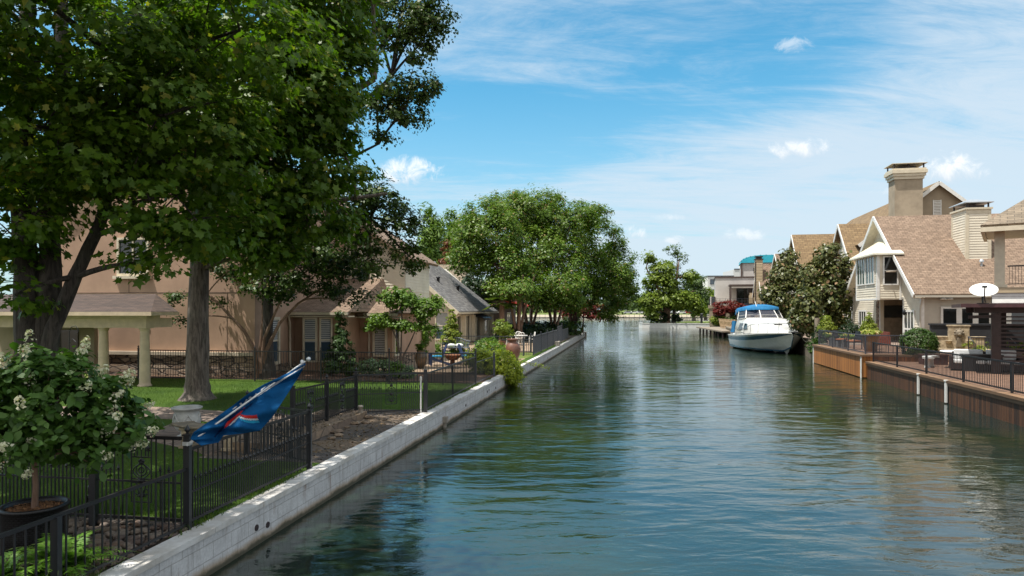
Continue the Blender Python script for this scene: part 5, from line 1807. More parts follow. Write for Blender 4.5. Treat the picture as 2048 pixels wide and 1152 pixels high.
t = thing('deck_railing', 'black railing along the brick terrace above the brown bulkhead', 'railing', (*rlf(24, .22), .83))
prev = rlf(32.7, .22)
for d_ in (29.6, 26.5, 23.4, 20.3, 17.2):
    q = rlf(d_, .22)
    panel(t, prev, q, .86, 1.74, .11, mat=M['black_metal'], rail=.04, pk=.016)
    iron_post(t, q, .8, 1.76, .055, M['black_metal'], False)
    prev = q
iron_post(t, rlf(32.7, .22), .8, 1.78, .06, M['black_metal'], False)
t = thing('deck_railing', 'dark grey railing round the raised orange dock', 'railing', (*rlf(38, .0), 1.15))
prev = rlf(42.3, .05)
iron_post(t, prev, 1.1, 2.1, .06, M['grey_metal'], False)
for d_ in (39.2, 36.2, 33.3):
    q = rlf(d_, .05)
    panel(t, prev, q, 1.17, 2.06, .12, mat=M['grey_metal'], rail=.04, pk=.013)
    iron_post(t, q, 1.1, 2.1, .06, M['grey_metal'], False)
    prev = q
panel(t, prev, rlf(33.3, 2.0), 1.17, 2.06, .10, mat=M['grey_metal'], rail=.04)
t = thing('stair_rail', 'short black stair rail beside the round clipped bush', 'railing', (21.4, 32.2, .9))
for x in (21.3, 23.2):
    MB().tube([(x, 31.4, .85), (x, 31.4, 1.75), (x + .3, 32.3, 2.05), (x + .3, 32.3, 1.15)], .022, 6).build('rail', M['grey_metal'], t, world=True)
panel(t, (21.7, 32.3), (23.4, 32.1), 1.17, 2.0, .12, mat=M['grey_metal'])

# ------------------------------------------------------------------ flag on its pole
t = thing('flag', 'blue flag with red and white swoosh and white letters on a slanted pole', 'flag', (P1_[0], P1_[1], 1.7))
pole_a = Vector((P1_[0] + .05, P1_[1] - .02, 1.66))
tip = P(617, 718, 9.05)
dirp = (tip - pole_a).normalized()
mb = MB().tube([pole_a, tip - dirp * .05], .014, 10)
mb.lathe([(.02, 0), (.024, .03), (.014, .05)], tip - dirp * .10, 8)
mb.blob(tip, .030, 12, 8)
mb.build('pole', pm('silver_pole', (.62, .63, .64), .3, .04, metal=.5), t, world=True)
mb = MB().bar(pole_a - dirp * .06, pole_a + dirp * .08, .032).box(P1_[0] - .046, P1_[1] - .046, 1.62, P1_[0] + .046, P1_[1] + .046, 1.665)
mb.build('bracket', M['steel'], t, world=True)
NU, NV = 150, 90
up_c = [(611, 727), (585, 741), (558, 755), (527, 769), (497, 787), (467, 810), (437, 831), (408, 850), (387, 865), (381, 878)]
lo_c = [(611, 729), (597, 754), (580, 780), (562, 808), (545, 834), (520, 861), (484, 867), (447, 871), (437, 885), (402, 891)]


def curve(c, u):
    x = u * (len(c) - 1)
    i = min(int(x), len(c) - 2)
    f = x - i
    return (c[i][0] + (c[i + 1][0] - c[i][0]) * f, c[i][1] + (c[i + 1][1] - c[i][1]) * f)


def inpoly(p, poly):
    ins = False
    for i in range(len(poly)):
        a, b = poly[i], poly[i - 1]
        if (a[1] > p[1]) != (b[1] > p[1]) and p[0] < (b[0] - a[0]) * (p[1] - a[1]) / (b[1] - a[1]) + a[0]:
            ins = not ins
    return ins


z5 = lambda pts: [(370 + x / 5.76, 700 + y / 5.76) for x, y in pts]
MARKS = [
    (1, z5([(1372, 172), (1384, 190), (1200, 300), (1000, 430), (850, 530), (815, 545), (880, 480), (1050, 370), (1240, 265)])),
    (2, z5([(695, 660), (640, 740), (560, 810), (500, 870), (450, 905), (470, 850), (540, 760), (620, 700)])),
    (1, z5([(640, 742), (560, 815), (505, 872), (515, 875), (575, 828), (640, 760)])),
    (2, z5([(625, 738), (680, 752), (760, 755), (825, 748), (838, 785), (760, 790), (690, 782), (628, 755)])),
    (1, z5([(615, 760), (690, 784), (760, 792), (838, 788), (842, 806), (750, 808), (670, 798), (620, 775)])),
    (3, z5([(622, 778), (670, 800), (750, 810), (843, 808), (858, 835), (770, 842), (690, 830), (640, 800)])),
    (4, z5([(700, 660), (790, 600), (760, 650), (650, 730)])),
    (4, z5([(560, 700), (700, 670), (480, 830), (440, 905), (350, 1010), (330, 1000), (450, 850)])),
    # slanted white letters along the fold
    (1, z5([(545, 680), (590, 645), (596, 655), (552, 688)])), (1, z5([(590, 645), (575, 668), (565, 660)])),
    (1, z5([(628, 612), (648, 600), (662, 630), (640, 640)])),
    (1, z5([(672, 612), (700, 580), (716, 590), (690, 618)])), (1, z5([(690, 575), (716, 560), (720, 572), (700, 585)])), (1, z5([(676, 606), (700, 604), (694, 618), (680, 618)])),
    (1, z5([(738, 540), (756, 534), (768, 570), (742, 580), (730, 560)])), (1, z5([(756, 534), (772, 560), (790, 545), (796, 556), (770, 580), (752, 548)])),
    (1, z5([(796, 545), (830, 510), (842, 525), (812, 555)])), (1, z5([(815, 500), (850, 520), (842, 532), (808, 512)])),
    (1, z5([(868, 470), (888, 440), (904, 480), (890, 490)])), (1, z5([(888, 440), (940, 415), (930, 430), (896, 452)])),
    (1, z5([(905, 460), (950, 430), (955, 440), (908, 472)])), (1, z5([(950, 420), (975, 395), (980, 405), (960, 428)])),
]
mb = MB()
vs, fs, mi = [], [], []
for i in range(NU + 1):
    u = i / NU
    a, b = curve(up_c, u), curve(lo_c, u)
    for j in range(NV + 1):
        v = j / NV
        px, py = a[0] + (b[0] - a[0]) * v, a[1] + (b[1] - a[1]) * v
        d0 = 9.03 - .55 * u
        fold = .07 * math.sin(v * 5.0 + u * 9.0) * v ** .5 * min(1, u * 4) + .05 * math.sin(u * 17 - v * 4) * v + .025 * math.sin(u * 31 + v * 9)
        fold -= .10 * math.exp(-((px - 440 + (py - 868) * .9) / 14) ** 2) * min(1, u * 2)
        vs.append(P(px, py, d0 - fold - .03))
for i in range(NU):
    for j in range(NV):
        k = i * (NV + 1) + j
        fs.append((k, k + 1, k + NV + 2, k + NV + 1))
        u, v = (i + .5) / NU, (j + .5) / NV
        a, b = curve(up_c, u), curve(lo_c, u)
        px, py = a[0] + (b[0] - a[0]) * v, a[1] + (b[1] - a[1]) * v
        m_ = 0
        for mk, pg_ in MARKS:
            if inpoly((px, py), pg_):
                m_ = mk
        mi.append(m_)
mb.add(vs, fs, True)
mb.mi = mi


def cloth(name, c):
    m, gg, b, o = newmat(name)
    tcn = gg('ShaderNodeTexCoord')
    n = gg.noise(tcn.outputs['Object'], 9.0, 4)
    w = gg.noise(tcn.outputs['Object'], 400.0, 2)
    lk(gg, gg.mix(gg.ramp(n, .3, .7), rgba(tuple(x * .85 for x in c)), rgba(c)), b.inputs['Base Color'])
    b.inputs['Roughness'].default_value = .85
    b.inputs['Specular IOR Level'].default_value = .2
    bump(gg, b, gg.math('ADD', gg.noise(tcn.outputs['Object'], 16.0, 6, .65, .6), gg.math('MULTIPLY', w, .1)), .6, .03)
    tr = gg('ShaderNodeBsdfTranslucent', {'Color': rgba(c)})
    mx = gg('ShaderNodeMixShader', {0: .22, 1: b.outputs[0], 2: tr.outputs[0]})
    lk(gg, mx.outputs[0], o.inputs[0])
    return m


cl = mb.build('cloth', [cloth('flag_blue', (.005, .105, .30)), cloth('flag_white', (.78, .78, .78)), cloth('flag_red', (.62, .035, .03)),
                        cloth('flag_sky', (.03, .40, .68)), cloth('flag_navy', (.004, .035, .13))], t, world=True)
so = cl.modifiers.new('thickness', 'SOLIDIFY')
so.thickness = .003

# ------------------------------------------------------------------ garden ornaments, near left
bp = GZ(374, 876, .57)
t = thing('garden_urn', 'large pale grey garland urn with wide rim beside the stone path', 'urn', (bp.x, bp.y, .57))
prof = [(.20, 0), (.21, .05), (.14, .08), (.12, .12), (.20, .18), (.265, .30), (.275, .42), (.25, .52), (.235, .57), (.27, .61), (.305, .63), (.31, .66), (.285, .672), (.24, .655), (.20, .60), (0, .57)]
mb = MB().lathe(prof, (0, 0, 0), 32)
mb.build('body', pm('pale_glaze', (.46, .46, .44), .55, .12, 4, bmp=.2), t)
mb = MB()
for k in range(6):
    a0 = 2 * math.pi * k / 6
    pts = []
    for i in range(9):
        a = a0 + 2 * math.pi / 6 * i / 8
        z = .52 - .16 * math.sin(math.pi * i / 8)
        pts.append((.272 * math.cos(a), .272 * math.sin(a), z))
    mb.tube(pts, .014, 6)
mb.build('garland', pm('pale_glaze_relief', (.5, .5, .48), .55, .08), t)
MB().disc((0, 0, .585), .21).build('soil', M['soil'], t)
bp = P(412, 850, 13.4)
t = thing('stone_bench', 'curved weathered stone bench on pale pedestals below the flag', 'bench', (bp.x, bp.y, .56), -.25)
mb = MB()
n = 14
for (z0, z1, w0) in ((.40, .47, .20),):
    vs, fs = [], []
    for i in range(n + 1):
        a = -.62 + 1.24 * i / n
        for (r, z) in ((1.25 - w0, z0 + .02), (1.25 - w0 - .02, z1 - .015), (1.25 - w0, z1), (1.25 + w0, z1), (1.25 + w0 + .02, z1 - .015), (1.25 + w0, z0 + .02)):
            vs.append((r * math.sin(a), -r * math.cos(a) + 1.25, z))
    for i in range(n):
        for k in range(6):
            fs.append((i * 6 + k, i * 6 + (k + 1) % 6, (i + 1) * 6 + (k + 1) % 6, (i + 1) * 6 + k))
    fs += [tuple(range(6)), tuple(reversed(range(n * 6, n * 6 + 6)))]
    mb.add(vs, fs)
mb.build('seat', M['old_stone'], t, bevel=.01)
for a in (-.4, .4):
    c_ = Vector((1.25 * math.sin(a), -1.25 * math.cos(a) + 1.25, 0))
    mb = MB().box(c_.x - .11, c_.y - .16, 0, c_.x + .11, c_.y + .16, .06).box(c_.x - .075, c_.y - .12, .061, c_.x + .075, c_.y + .12, .36).box(c_.x - .11, c_.y - .15, .361, c_.x + .11, c_.y + .15, .415)
    mb.build('pedestal', M['cast_stone'], t, bevel=.012)
bp = GZ(197, 1030, .56)
t = thing('garden_light', 'black ribbed cylinder garden light beside the gate post', 'garden light', (bp.x, bp.y - .12, .56))
mb = MB().lathe([(.062, 0), (.062, .30), (.055, .31), (.055, .33), (.062, .34), (.062, .42), (.055, .43), (0, .43)], (0, 0, 0), 16)
for k in range(14):
    a = 2 * math.pi * k / 14
    mb.bar((.063 * math.cos(a), .063 * math.sin(a), .02), (.063 * math.cos(a), .063 * math.sin(a), .30), .008)
mb.build('casing', M['black_metal'], t)

# black woven planter with a standard hydrangea
HB = Vector((-5.42, 7.75, .56))
t = thing('planter', 'round black woven planter full of bark mulch holding the hydrangea tree', 'planter', HB)
mb = MB().lathe([(.27, 0), (.31, .02), (.325, .25), (.325, .49), (.34, .50), (.345, .53), (.33, .545), (.30, .535), (.295, .48)], (0, 0, 0), 40)
m, gg, b, o = newmat('woven_resin')
tcn = gg('ShaderNodeTexCoord')
br = gg('ShaderNodeTexBrick', {'Vector': tcn.outputs['UV'], 'Color1': (.02, .02, .024, 1), 'Color2': (.012, .012, .014, 1), 'Mortar': (.003, .003, .003, 1), 'Scale': 1.0, 'Mortar Size': .006, 'Brick Width': .045, 'Row Height': .024})
lk(gg, br.outputs[0], b.inputs['Base Color'])
b.inputs['Roughness'].default_value = .4
bump(gg, b, gg.math('SUBTRACT', 1.0, br.outputs['Fac']), .8, .01)
mb.build('pot', m, t)
mb = MB()
vs = [(0, 0, .50)]
for k in range(24):
    vs.append((.297 * math.cos(2 * math.pi * k / 24), .297 * math.sin(2 * math.pi * k / 24), .475))
mb.add(vs, [(0, 1 + k, 1 + (k + 1) % 24) for k in range(24)], True)
mb.build('mulch', pm('fresh_mulch', (.34, .17, .08), .95, .2, 40, col2=(.12, .06, .03), bmp=1, bscale=90, bdist=.03), t)
rn = np.random.default_rng(12)
k = 900
C = np.column_stack([rn.uniform(-.27, .27, k), rn.uniform(-.27, .27, k), np.zeros(k)])
C = C[C[:, 0] ** 2 + C[:, 1] ** 2 < .075]
C[:, 2] = .50 + .012 * rn.random(len(C)) - .1 * (C[:, 0] ** 2 + C[:, 1] ** 2)
leaf_obj('mulch_chips', C + np.array(HB), np.tile([0, 0, 1.0], (len(C), 1)), .035, leafmat('bark_chip', (.36, .19, .09), (.14, .07, .035), None, rough=.9, trans=.02), t, LONG, 3, jit=.7)

t = thing('hydrangea_tree', 'standard hydrangea with cream flower heads growing from the black planter', 'shrub', HB + Vector((0, 0, .5)))
ells = [(HB + Vector(c), r) for c, r in [((.05, .05, 1.65), (.70, .6, .50)), ((.55, .05, 1.55), (.55, .5, .42)), ((-.5, -.1, 1.60), (.5, .5, .48)), ((.0, -.2, 1.36), (.42, .4, .32)),
                                          ((.85, .15, 1.35), (.4, .4, .26)), ((-.45, .0, 1.30), (.4, .4, .34)), ((.1, .1, 2.0), (.5, .45, .28)), ((.62, -.05, 1.12), (.20, .2, .13))]]
C, N, cs = clumps(ells, 170, 6500, .17, 21, flat=.7, shell=(.45, 1.0), updir=.8)
leaf_obj('foliage', C, N, .105, LF['hydrangea'], t, OVAL, 21, jit=.45)
rn = np.random.default_rng(5)
fc, fn_ = [], []
heads = []
ctr = np.array(HB) + np.array([.1, 0, 1.45])
outer = cs + unit(cs - ctr) * .13
outer = outer[(outer[:, 2] > HB.z + .85)]
rn.shuffle(outer)
for h in outer[:85]:
    ax_ = unit((h - ctr)[None, :])[0] * .8 + np.array([0, 0, .5])
    ax_ /= np.linalg.norm(ax_)
    k = 44
    tt = rn.random(k) ** .8
    rad = .072 * (1 - tt * .7)
    r3 = unit(rn.normal(0, 1, (k, 3)))
    fc.append(h + ax_ * (tt * .14)[:, None] + r3 * rad[:, None])
    fn_.append(r3 + ax_ * .4)
leaf_obj('blossoms', np.vstack(fc), np.vstack(fn_), .036, LF['petal'], t, KITE, 8, jit=.3)
mb = MB().tube([HB + Vector((0, 0, .48)), HB + Vector((.015, 0, .75)), HB + Vector((-.01, .01, 1.05))], [.036, .031, .028], 10, jit=.05)
for i, (c, r) in enumerate(ells):
    mb.tube(bez(HB + Vector((-.01, .01, 1.02)), c, (0, 0, .1), 6), taper(.02, .007, 7), 6)
for q in cs[::4]:
    mb.tube([HB + Vector((0, 0, 1.2)), (HB + Vector((0, 0, 1.3))).lerp(Vector(q), .5), Vector(q)], [.008, .006, .003], 4)
mb.build('trunk', M['bark_myrtle'], t, world=True)


def fern(label, base, n, length, seed):
    t = thing('fern', label, 'fern', base)
    rn = random.Random(seed)
    C, N, T, S = [], [], [], []
    mb = MB()
    base = Vector(base)
    for k in range(n):
        a = 2 * math.pi * k / n + rn.uniform(-.3, .3)
        L = length * rn.uniform(.7, 1.2)
        el = rn.uniform(.75, 1.42)
        d = Vector((math.cos(a), math.sin(a), 0))
        pts = []
        for i in range(16):
            s_ = i / 15
            r_ = L * (s_ * math.cos(el) * .9 + .25 * s_ * s_)
            z = L * (math.sin(el) * s_ - .62 * s_ * s_)
            pts.append(base + d * r_ + Vector((0, 0, z)))
        mb.tube(pts, taper(.005, .0015, 16), 4)
        side = d.cross(Vector((0, 0, 1)))
        for i in range(1, 15):
            for sub in (0, .5):
                p = pts[i].lerp(pts[min(15, i + 1)], sub)
                s_ = (i + sub) / 15
                w = .125 * math.sin(math.pi * min(1, s_ * .8 + .2)) ** .7 * (1.15 - s_) * L / .6
                tg = (pts[min(15, i + 1)] - pts[i - 1]).normalized()
                for sg in (-1, 1):
                    dirv = (side * sg + tg * .35 + Vector((0, 0, -.15))).normalized()
                    C.append(p + dirv * w * .4)
                    T.append(dirv)
                    N.append((side.cross(tg) * (1 if side.cross(tg).z > 0 else -1)))
                    S.append(w)
    mb.build('stem', pm('fern_stem', (.1, .14, .03), .6), t, world=True)
    leaf_obj('fronds', np.array(C), np.array(N), np.array(S), LF['fern'], t, LONG, seed, T=np.array(T), jit=.12)
    return t


fern('bright green fern spreading behind the low iron fence', (-4.62, 7.0, .56), 48, .85, 31)
fern('smaller fern arching beside the black planter', (-5.0, 6.6, .56), 36, .8, 32)
fern('fern at the lower left corner under the iron fence', (-4.85, 5.65, .56), 34, .6, 34)
fern('low fern in front of the garden light', (-4.85, 7.55, .56), 22, .46, 33)
# river stones in the bed
rn_ = random.Random(9)
mb = MB()
for k in range(520):
    d_ = rn_.uniform(5.2, 8.6)
    s_ = .34 + 1.6 * rn_.random() ** 1.5
    x, y = lfr(d_, s_)
    r_ = rn_.uniform(.025, .075)
    mb.blob((x, y, .56 + r_ * .3), (r_ * rn_.uniform(.8, 1.4), r_ * rn_.uniform(.8, 1.3), r_ * .6), 8, 5, .12, True, k)
tag(mb.build('river_stones', stonemat('river_pebble', [(.20, .15, .11), (.30, .24, .19), (.14, .10, .085), (.26, .17, .12)], (.16, .12, .1), 4.0, bmp=.2, coord='Object')), 'loose brown river stones between the ferns and the iron gate', 'stones', kind='stuff')
# fallen leaf litter and stone flakes on the terrace
rn = np.random.default_rng(77)
k = 1400
dd, ss = rn.uniform(12.3, 18.4, k), rn.uniform(.25, 2.6, k)
ptsl = np.array([(*lfr(a, b), .566 if b < 1.35 or a < 12.95 or a > 17.2 else .726) for a, b in zip(dd, ss)])
tag(leaf_obj('leaf_litter', ptsl, np.tile([0, 0, 1.0], (k, 1)), .05, leafmat('dry_leaf', (.22, .15, .08), (.10, .07, .04), (.5, .45, .36), rough=.9, trans=.05), None, KITE, 4, jit=.25), 'dry leaf litter and chips scattered over the stone terrace', 'leaf litter', kind='stuff')
mb = MB()
for k in range(9):
    a, b = rn_.uniform(13.2, 17.3), rn_.uniform(1.0, 1.4)
    x, y = lfr(a, b)
    r_ = rn_.uniform(.05, .17)
    mb.blob((x, y, .57 + r_ * .15), (r_, r_ * rn_.uniform(.6, 1), r_ * .35), 7, 4, .22, False, k)
tag(mb.build('rubble', M['flag_warm']), 'broken stone chunks fallen along the edge of the step', 'rubble', kind='stuff')

# ------------------------------------------------------------------ patio furniture on the left bank
def adirondack(label, loc, rz):
    t = thing('adirondack_chair', label, 'chair', loc, rz, 'adirondack chairs round the fire pit')
    bl = M['blue_paint']
    mb = MB()
    for i in range(6):
        y0 = -.30 + i * .095
        z = .40 - .021 * i * 1.6
        mb.box(-.26, y0, z - .02, .26, y0 + .08, z)
    mb.build('seat', bl, t)
    mb = MB()
    for i in range(7):
        x = -.255 + i * .074
        h = .92 + .12 * math.cos((i - 3) / 3 * 1.3)
        mb.prism([(x, .22, .22), (x + .064, .22, .22), (x + .064 + (i - 3) * .012, .22 + .26 * h, h), (x + (i - 3) * .012, .22 + .26 * h, h)], (0, .02, 0))
    mb.bar((-.26, .35, .48), (.26, .35, .48), .07, .025).bar((-.24, .46, .84), (.24, .46, .84), .07, .025)
    mb.build('backrest', bl, t)
    for s_ in (-1, 1):
        MB().prism([(s_ * .40, -.42, .60), (s_ * .27, -.42, .60), (s_ * .27, .42, .60), (s_ * .36, .42, .60)], (0, 0, -.022)).build('armrest', bl, t)
        MB().box(s_ * .30 - .02, -.36, 0, s_ * .30 + .02, -.26, .577).build('leg', bl, t)
        MB().bar((s_ * .24, -.30, .34), (s_ * .24, .62, .04), .03, .11).build('leg', bl, t)
    MB().box(-.25, -.28, .41, .25, .24, .47).build('cushion', M['blue_cushion'], t, bevel=.025)
    return t


c1 = GZ(866, 731, .58)
adirondack('navy adirondack chair with turquoise cushion nearest the brown jar', (c1.x + .15, c1.y + .25, .58), R(-75))
c2 = GZ(925, 731, .58)
adirondack('navy adirondack chair half hidden behind the yellow green bush', (c2.x + .25, c2.y + .6, .58), R(80))
adirondack('navy adirondack chair farthest back beside the low green shrub', (c2.x + .9, c2.y + 4.0, .58), R(110))
c = GZ(904, 729, .58)
t = thing('fire_pit', 'round rusty steel fire pit bowl between the navy chairs', 'fire pit', (c.x, c.y + .3, .58))
mb = MB().lathe([(.0, .16), (.22, .20), (.36, .32), (.42, .44), (.47, .45), (.47, .47), (.41, .47), (.33, .36), (0, .24)], (0, 0, 0), 24)
mb.build('bowl', M['rust'], t)
mb = MB().lathe([(.34, 0), (.36, .02), (.12, .06), (.12, .17)], (0, 0, 0), 18)
mb.build('stand', M['rust'], t)
c = GZ(912, 708, .58)
t = thing('garden_bench', 'grey arched back garden bench with two white cushions', 'bench', (c.x, c.y, .58), R(-8))
gw = pm('grey_paint', (.17, .19, .22), .6, .12, 4)
MB().box(-.85, -.25, .38, .85, .25, .42).build('seat', gw, t)
mb = MB()
pts = [(-.85 + 1.7 * i / 16, .25, .78 + .22 * math.sin(math.pi * i / 16) ** 2) for i in range(17)]
mb.tube(pts, .035, 6)
for i in range(1, 16):
    mb.box(pts[i][0] - .025, .235, .42, pts[i][0] + .025, .265, pts[i][2])
mb.build('backrest', gw, t)
for x in (-.8, .8):
    for y in (-.22, .22):
        MB().box(x - .03, y - .03, 0, x + .03, y + .03, .38 if y > 0 else .64).build('leg', gw, t)
    MB().box(x - .04, -.27, .641, x + .04, .23, .68).build('armrest', gw, t)
for x in (-.28, .2):
    MB().blob((x, .05, .53), (.26, .20, .13), 14, 8).build('cushion', M['white_cloth'], t)
c = GZ(842, 737, .57)
t = thing('ceramic_jar', 'tall glazed brown jar planted with greenery at the patio edge', 'jar', (c.x, c.y, .57))
MB().lathe([(.14, 0), (.15, .03), (.24, .28), (.29, .50), (.27, .66), (.19, .77), (.18, .80), (.22, .83), (.22, .85), (.17, .85), (.16, .75)], (0, 0, 0), 26).build('body', M['glazed_brown'], t)
rn = np.random.default_rng(3)
C, N, _ = clumps([(Vector((c.x, c.y, 1.55)), (.24, .24, .22))], 16, 500, .1, 14)
leaf_obj('foliage', C, N, .09, LF['dogwood'], t, OVAL, 3)
c = Vector(lfr(35.2, .75))
t = thing('ceramic_jar', 'big reddish brown urn behind the yellow green bush', 'jar', (c.x, c.y, .57))
MB().lathe([(.20, 0), (.22, .04), (.36, .45), (.40, .70), (.34, .95), (.20, 1.08), (.19, 1.12), (.30, 1.20), (.31, 1.24), (.24, 1.24), (.2, 1.12)], (0, 0, 0), 26).build('body', pm('red_brown_glaze', (.20, .09, .06), .45, .15, 4), t)
for (x, y, lbl) in ((GZ(745, 699, .57).x, GZ(745, 699, .57).y, 'small white bowl ornament by the bay window'),):
    pass


def iron_chair(label, loc, rz):
    t = thing('patio_chair', label, 'chair', loc, rz, 'white chairs round the white garden table')
    w = M['white_paint']
    MB().lathe([(0, .45), (.22, .45), (.23, .43), (.22, .41), (0, .41)], (0, 0, 0), 16).build('seat', w, t)
    mb = MB().tube([(-.22, .2, .44), (-.25, .25, .8), (-.12, .27, .97), (.12, .27, .97), (.25, .25, .8), (.22, .2, .44)], .028, 7)
    for x in (-.12, 0, .12):
        mb.bar((x, .21, .44), (x, .27, .93), .035, .02)
    mb.tube([(-.24, .24, .70), (0, .25, .62), (.24, .24, .70)], .018, 6)
    mb.build('backrest', w, t)
    for s_ in (-1, 1):
        MB().tube([(s_ * .24, .22, .66), (s_ * .26, -.12, .66), (s_ * .24, -.18, .45)], .02, 6).build('armrest', w, t)
        for y in (-.17, .18):
            MB().tube([(s_ * .18, y, .43), (s_ * .22, y * 1.2, 0)], .02, 6).build('leg', w, t)
    return t


c = GZ(1041, 690, .63)
t = thing('patio_table', 'round white garden table among the white chairs', 'table', (c.x, c.y + .3, .63))
MB().lathe([(0, .74), (.55, .74), (.56, .72), (.55, .70), (0, .70)], (0, 0, 0), 24).build('tabletop', M['white_paint'], t)
for k_ in range(4):
    a = k_ * math.pi / 2 + .4
    MB().tube([(.10 * math.cos(a), .10 * math.sin(a), .70), (.16 * math.cos(a), .16 * math.sin(a), .35), (.38 * math.cos(a), .38 * math.sin(a), 0)], .022, 6).build('leg', M['white_paint'], t)
for k_, lbl in enumerate(('white garden chair on the canal side of the round table', 'white garden chair with its back to the camera at the round table',
                          'white garden chair on the house side of the round table', 'white garden chair on the far side of the round table')):
    a = [0.1, -1.5, 3.2, 1.7][k_]
    iron_chair(lbl, (c.x + .85 * math.cos(a), c.y + .3 + .85 * math.sin(a), .63), a - math.pi / 2)

# ------------------------------------------------------------------ right bank furniture
c = P(1918, 712, 35.0)
t = thing('wall_fountain', 'tan cast stone wall fountain with lion mask and basin', 'fountain', (c.x, c.y, .83), R(-24))
cs_ = M['cast_stone']
mb = MB().box(-.46, .0, .55, .46, .28, 1.62).box(-.52, -.03, 1.622, .52, .31, 1.70)
mb.box(-1.12, .02, .55, -.462, .27, 1.05).box(.462, .02, .55, 1.12, .27, 1.05)
mb.box(-1.17, -.02, 1.052, -.49, .30, 1.12).box(.49, -.02, 1.052, 1.17, .30, 1.12)
mb.build('back_panel', cs_, t, bevel=.015)
mb = MB().box(-1.25, -.75, 0, 1.25, .0, .40).box(-1.32, -.82, .402, 1.32, -.55, .50).box(-1.32, -.548, .402, -1.05, .0, .50).box(1.05, -.548, .402, 1.32, .0, .50)
mb.box(-1.2, .0, 0, 1.2, .30, .548)
mb.build('basin', cs_, t, bevel=.015)
mb = MB().blob((0, -.05, 1.28), (.17, .12, .19), 14, 10).blob((0, -.17, 1.22), (.08, .07, .07), 10, 7)
for k_ in range(9):
    a = 2 * math.pi * k_ / 9
    mb.blob((.18 * math.cos(a), -.02, 1.28 + .19 * math.sin(a)), (.065, .07, .065), 8, 6)
for s_ in (-1, 1):
    mb.blob((s_ * .06, -.155, 1.31), .02, 6, 5)
mb.build('lion_mask', M['old_stone'], t)
for s_ in (-1, 1):
    MB().lathe([(0, -.12), (.08, -.08), (.17, .03), (.17, .06), (.12, .05), (0, -.02)], (s_ * .47, -.12, .86), 14).build('shell_bowl', cs_, t)
mb = MB().prism([(-.16, -.01, .56), (.16, -.01, .56), (.09, -.06, 1.05), (-.09, -.06, 1.05)], (0, -.10, 0))
mb.build('spout_panel', M['old_stone'], t, bevel=.02)
c = P(1862, 700, 36.3)
t = thing('garden_wall', 'dark grey rendered garden wall behind the stone fountain', 'wall', (c.x, c.y, .83), R(-16))
MB().box(0, 0, 0, 7.0, .25, 1.66).box(-.05, -.05, 1.662, 7.0, .30, 1.76).build('wall', pm('charcoal_render', (.035, .037, .042), .7, .12, 2), t)
c = P(1915, 735, 29.0)
t = thing('patio_table', 'round pale stone patio table with curved benches by the railing', 'table', (c.x, c.y, .83))
mb = MB().lathe([(0, .74), (.62, .74), (.65, .71), (.62, .67), (.2, .64), (0, .64)], (0, 0, 0), 24)
mb.build('tabletop', M['white_paint'], t)
MB().lathe([(.34, 0), (.34, .08), (.2, .14), (.16, .4), (.22, .638)], (0, 0, 0), 18).build('pedestal', M['cast_stone'], t)
for a0, lbl in ((.2, 'curved pale stone bench left of the round stone table'), (3.3, 'curved pale stone bench right of the round stone table')):
    b_ = thing('stone_bench', lbl, 'bench', (c.x, c.y, .83))
    vs, fs = [], []
    n = 10
    for i in range(n + 1):
        a = a0 + math.pi / 2 + 1.3 * i / n
        for r, z in ((.95, .38), (.95, .46), (1.3, .46), (1.3, .38)):
            vs.append((r * math.cos(a), r * math.sin(a), z))
    for i in range(n):
        for k_ in range(4):
            fs.append((i * 4 + k_, i * 4 + (k_ + 1) % 4, (i + 1) * 4 + (k_ + 1) % 4, (i + 1) * 4 + k_))
    fs += [(0, 1, 2, 3), (n * 4 + 3, n * 4 + 2, n * 4 + 1, n * 4)]
    MB().add(vs, fs).build('seat', M['white_paint'], b_)
    for f_ in (.2, .8):
        a = a0 + math.pi / 2 + 1.3 * f_
        MB().lathe([(.13, 0), (.1, .06), (.1, .32), (.14, .378)], (1.12 * math.cos(a), 1.12 * math.sin(a), 0), 10).build('pedestal', M['white_paint'], b_)
c = P(1866, 722, 31.0)
t = thing('planter', 'low dark red rectangular planter beside the round clipped bush', 'planter', (c.x, c.y, .83), RROT)
MB().box(-.5, -.25, 0, .5, .25, .42).box(-.54, -.29, .421, .54, .29, .47).build('box', pm('dark_red_clay', (.10, .04, .03), .7, .15, 4), t)
MB().box(-.46, -.21, .471, .46, .21, .475).build('soil', M['soil'], t)
c = P(1985, 742, 25.9)
t = thing('outdoor_sofa', 'dark outdoor sofa with white cushions under the pergola', 'sofa', (c.x + .9, c.y + 1.7, .83), R(-30))
MB().box(-1.1, -.4, 0.06, 1.1, .4, .30).box(-1.1, .4, .06, 1.1, .52, .75).box(-1.2, -.4, .06, -1.102, .52, .58).box(1.102, -.4, .06, 1.2, .52, .58).build('frame', M['wood_dark'], t)
for x in (-.55, .55):
    MB().box(x - .53, -.42, .301, x + .53, .38, .45).build('seat_cushion', M['white_cloth'], t, bevel=.04)
    MB().box(x - .5, .22, .46, x + .5, .395, .85).build('back_cushion', M['white_cloth'], t, bevel=.04)
c = P(1970, 742, 27.6)
t = thing('storage_box', 'black outdoor storage box standing beside the pergola post', 'box', (c.x - .15, c.y, .83), R(-20))
MB().box(-.65, -.3, 0, .65, .3, .6).box(-.68, -.33, .602, .68, .33, .68).build('chest', M['black_metal'], t)

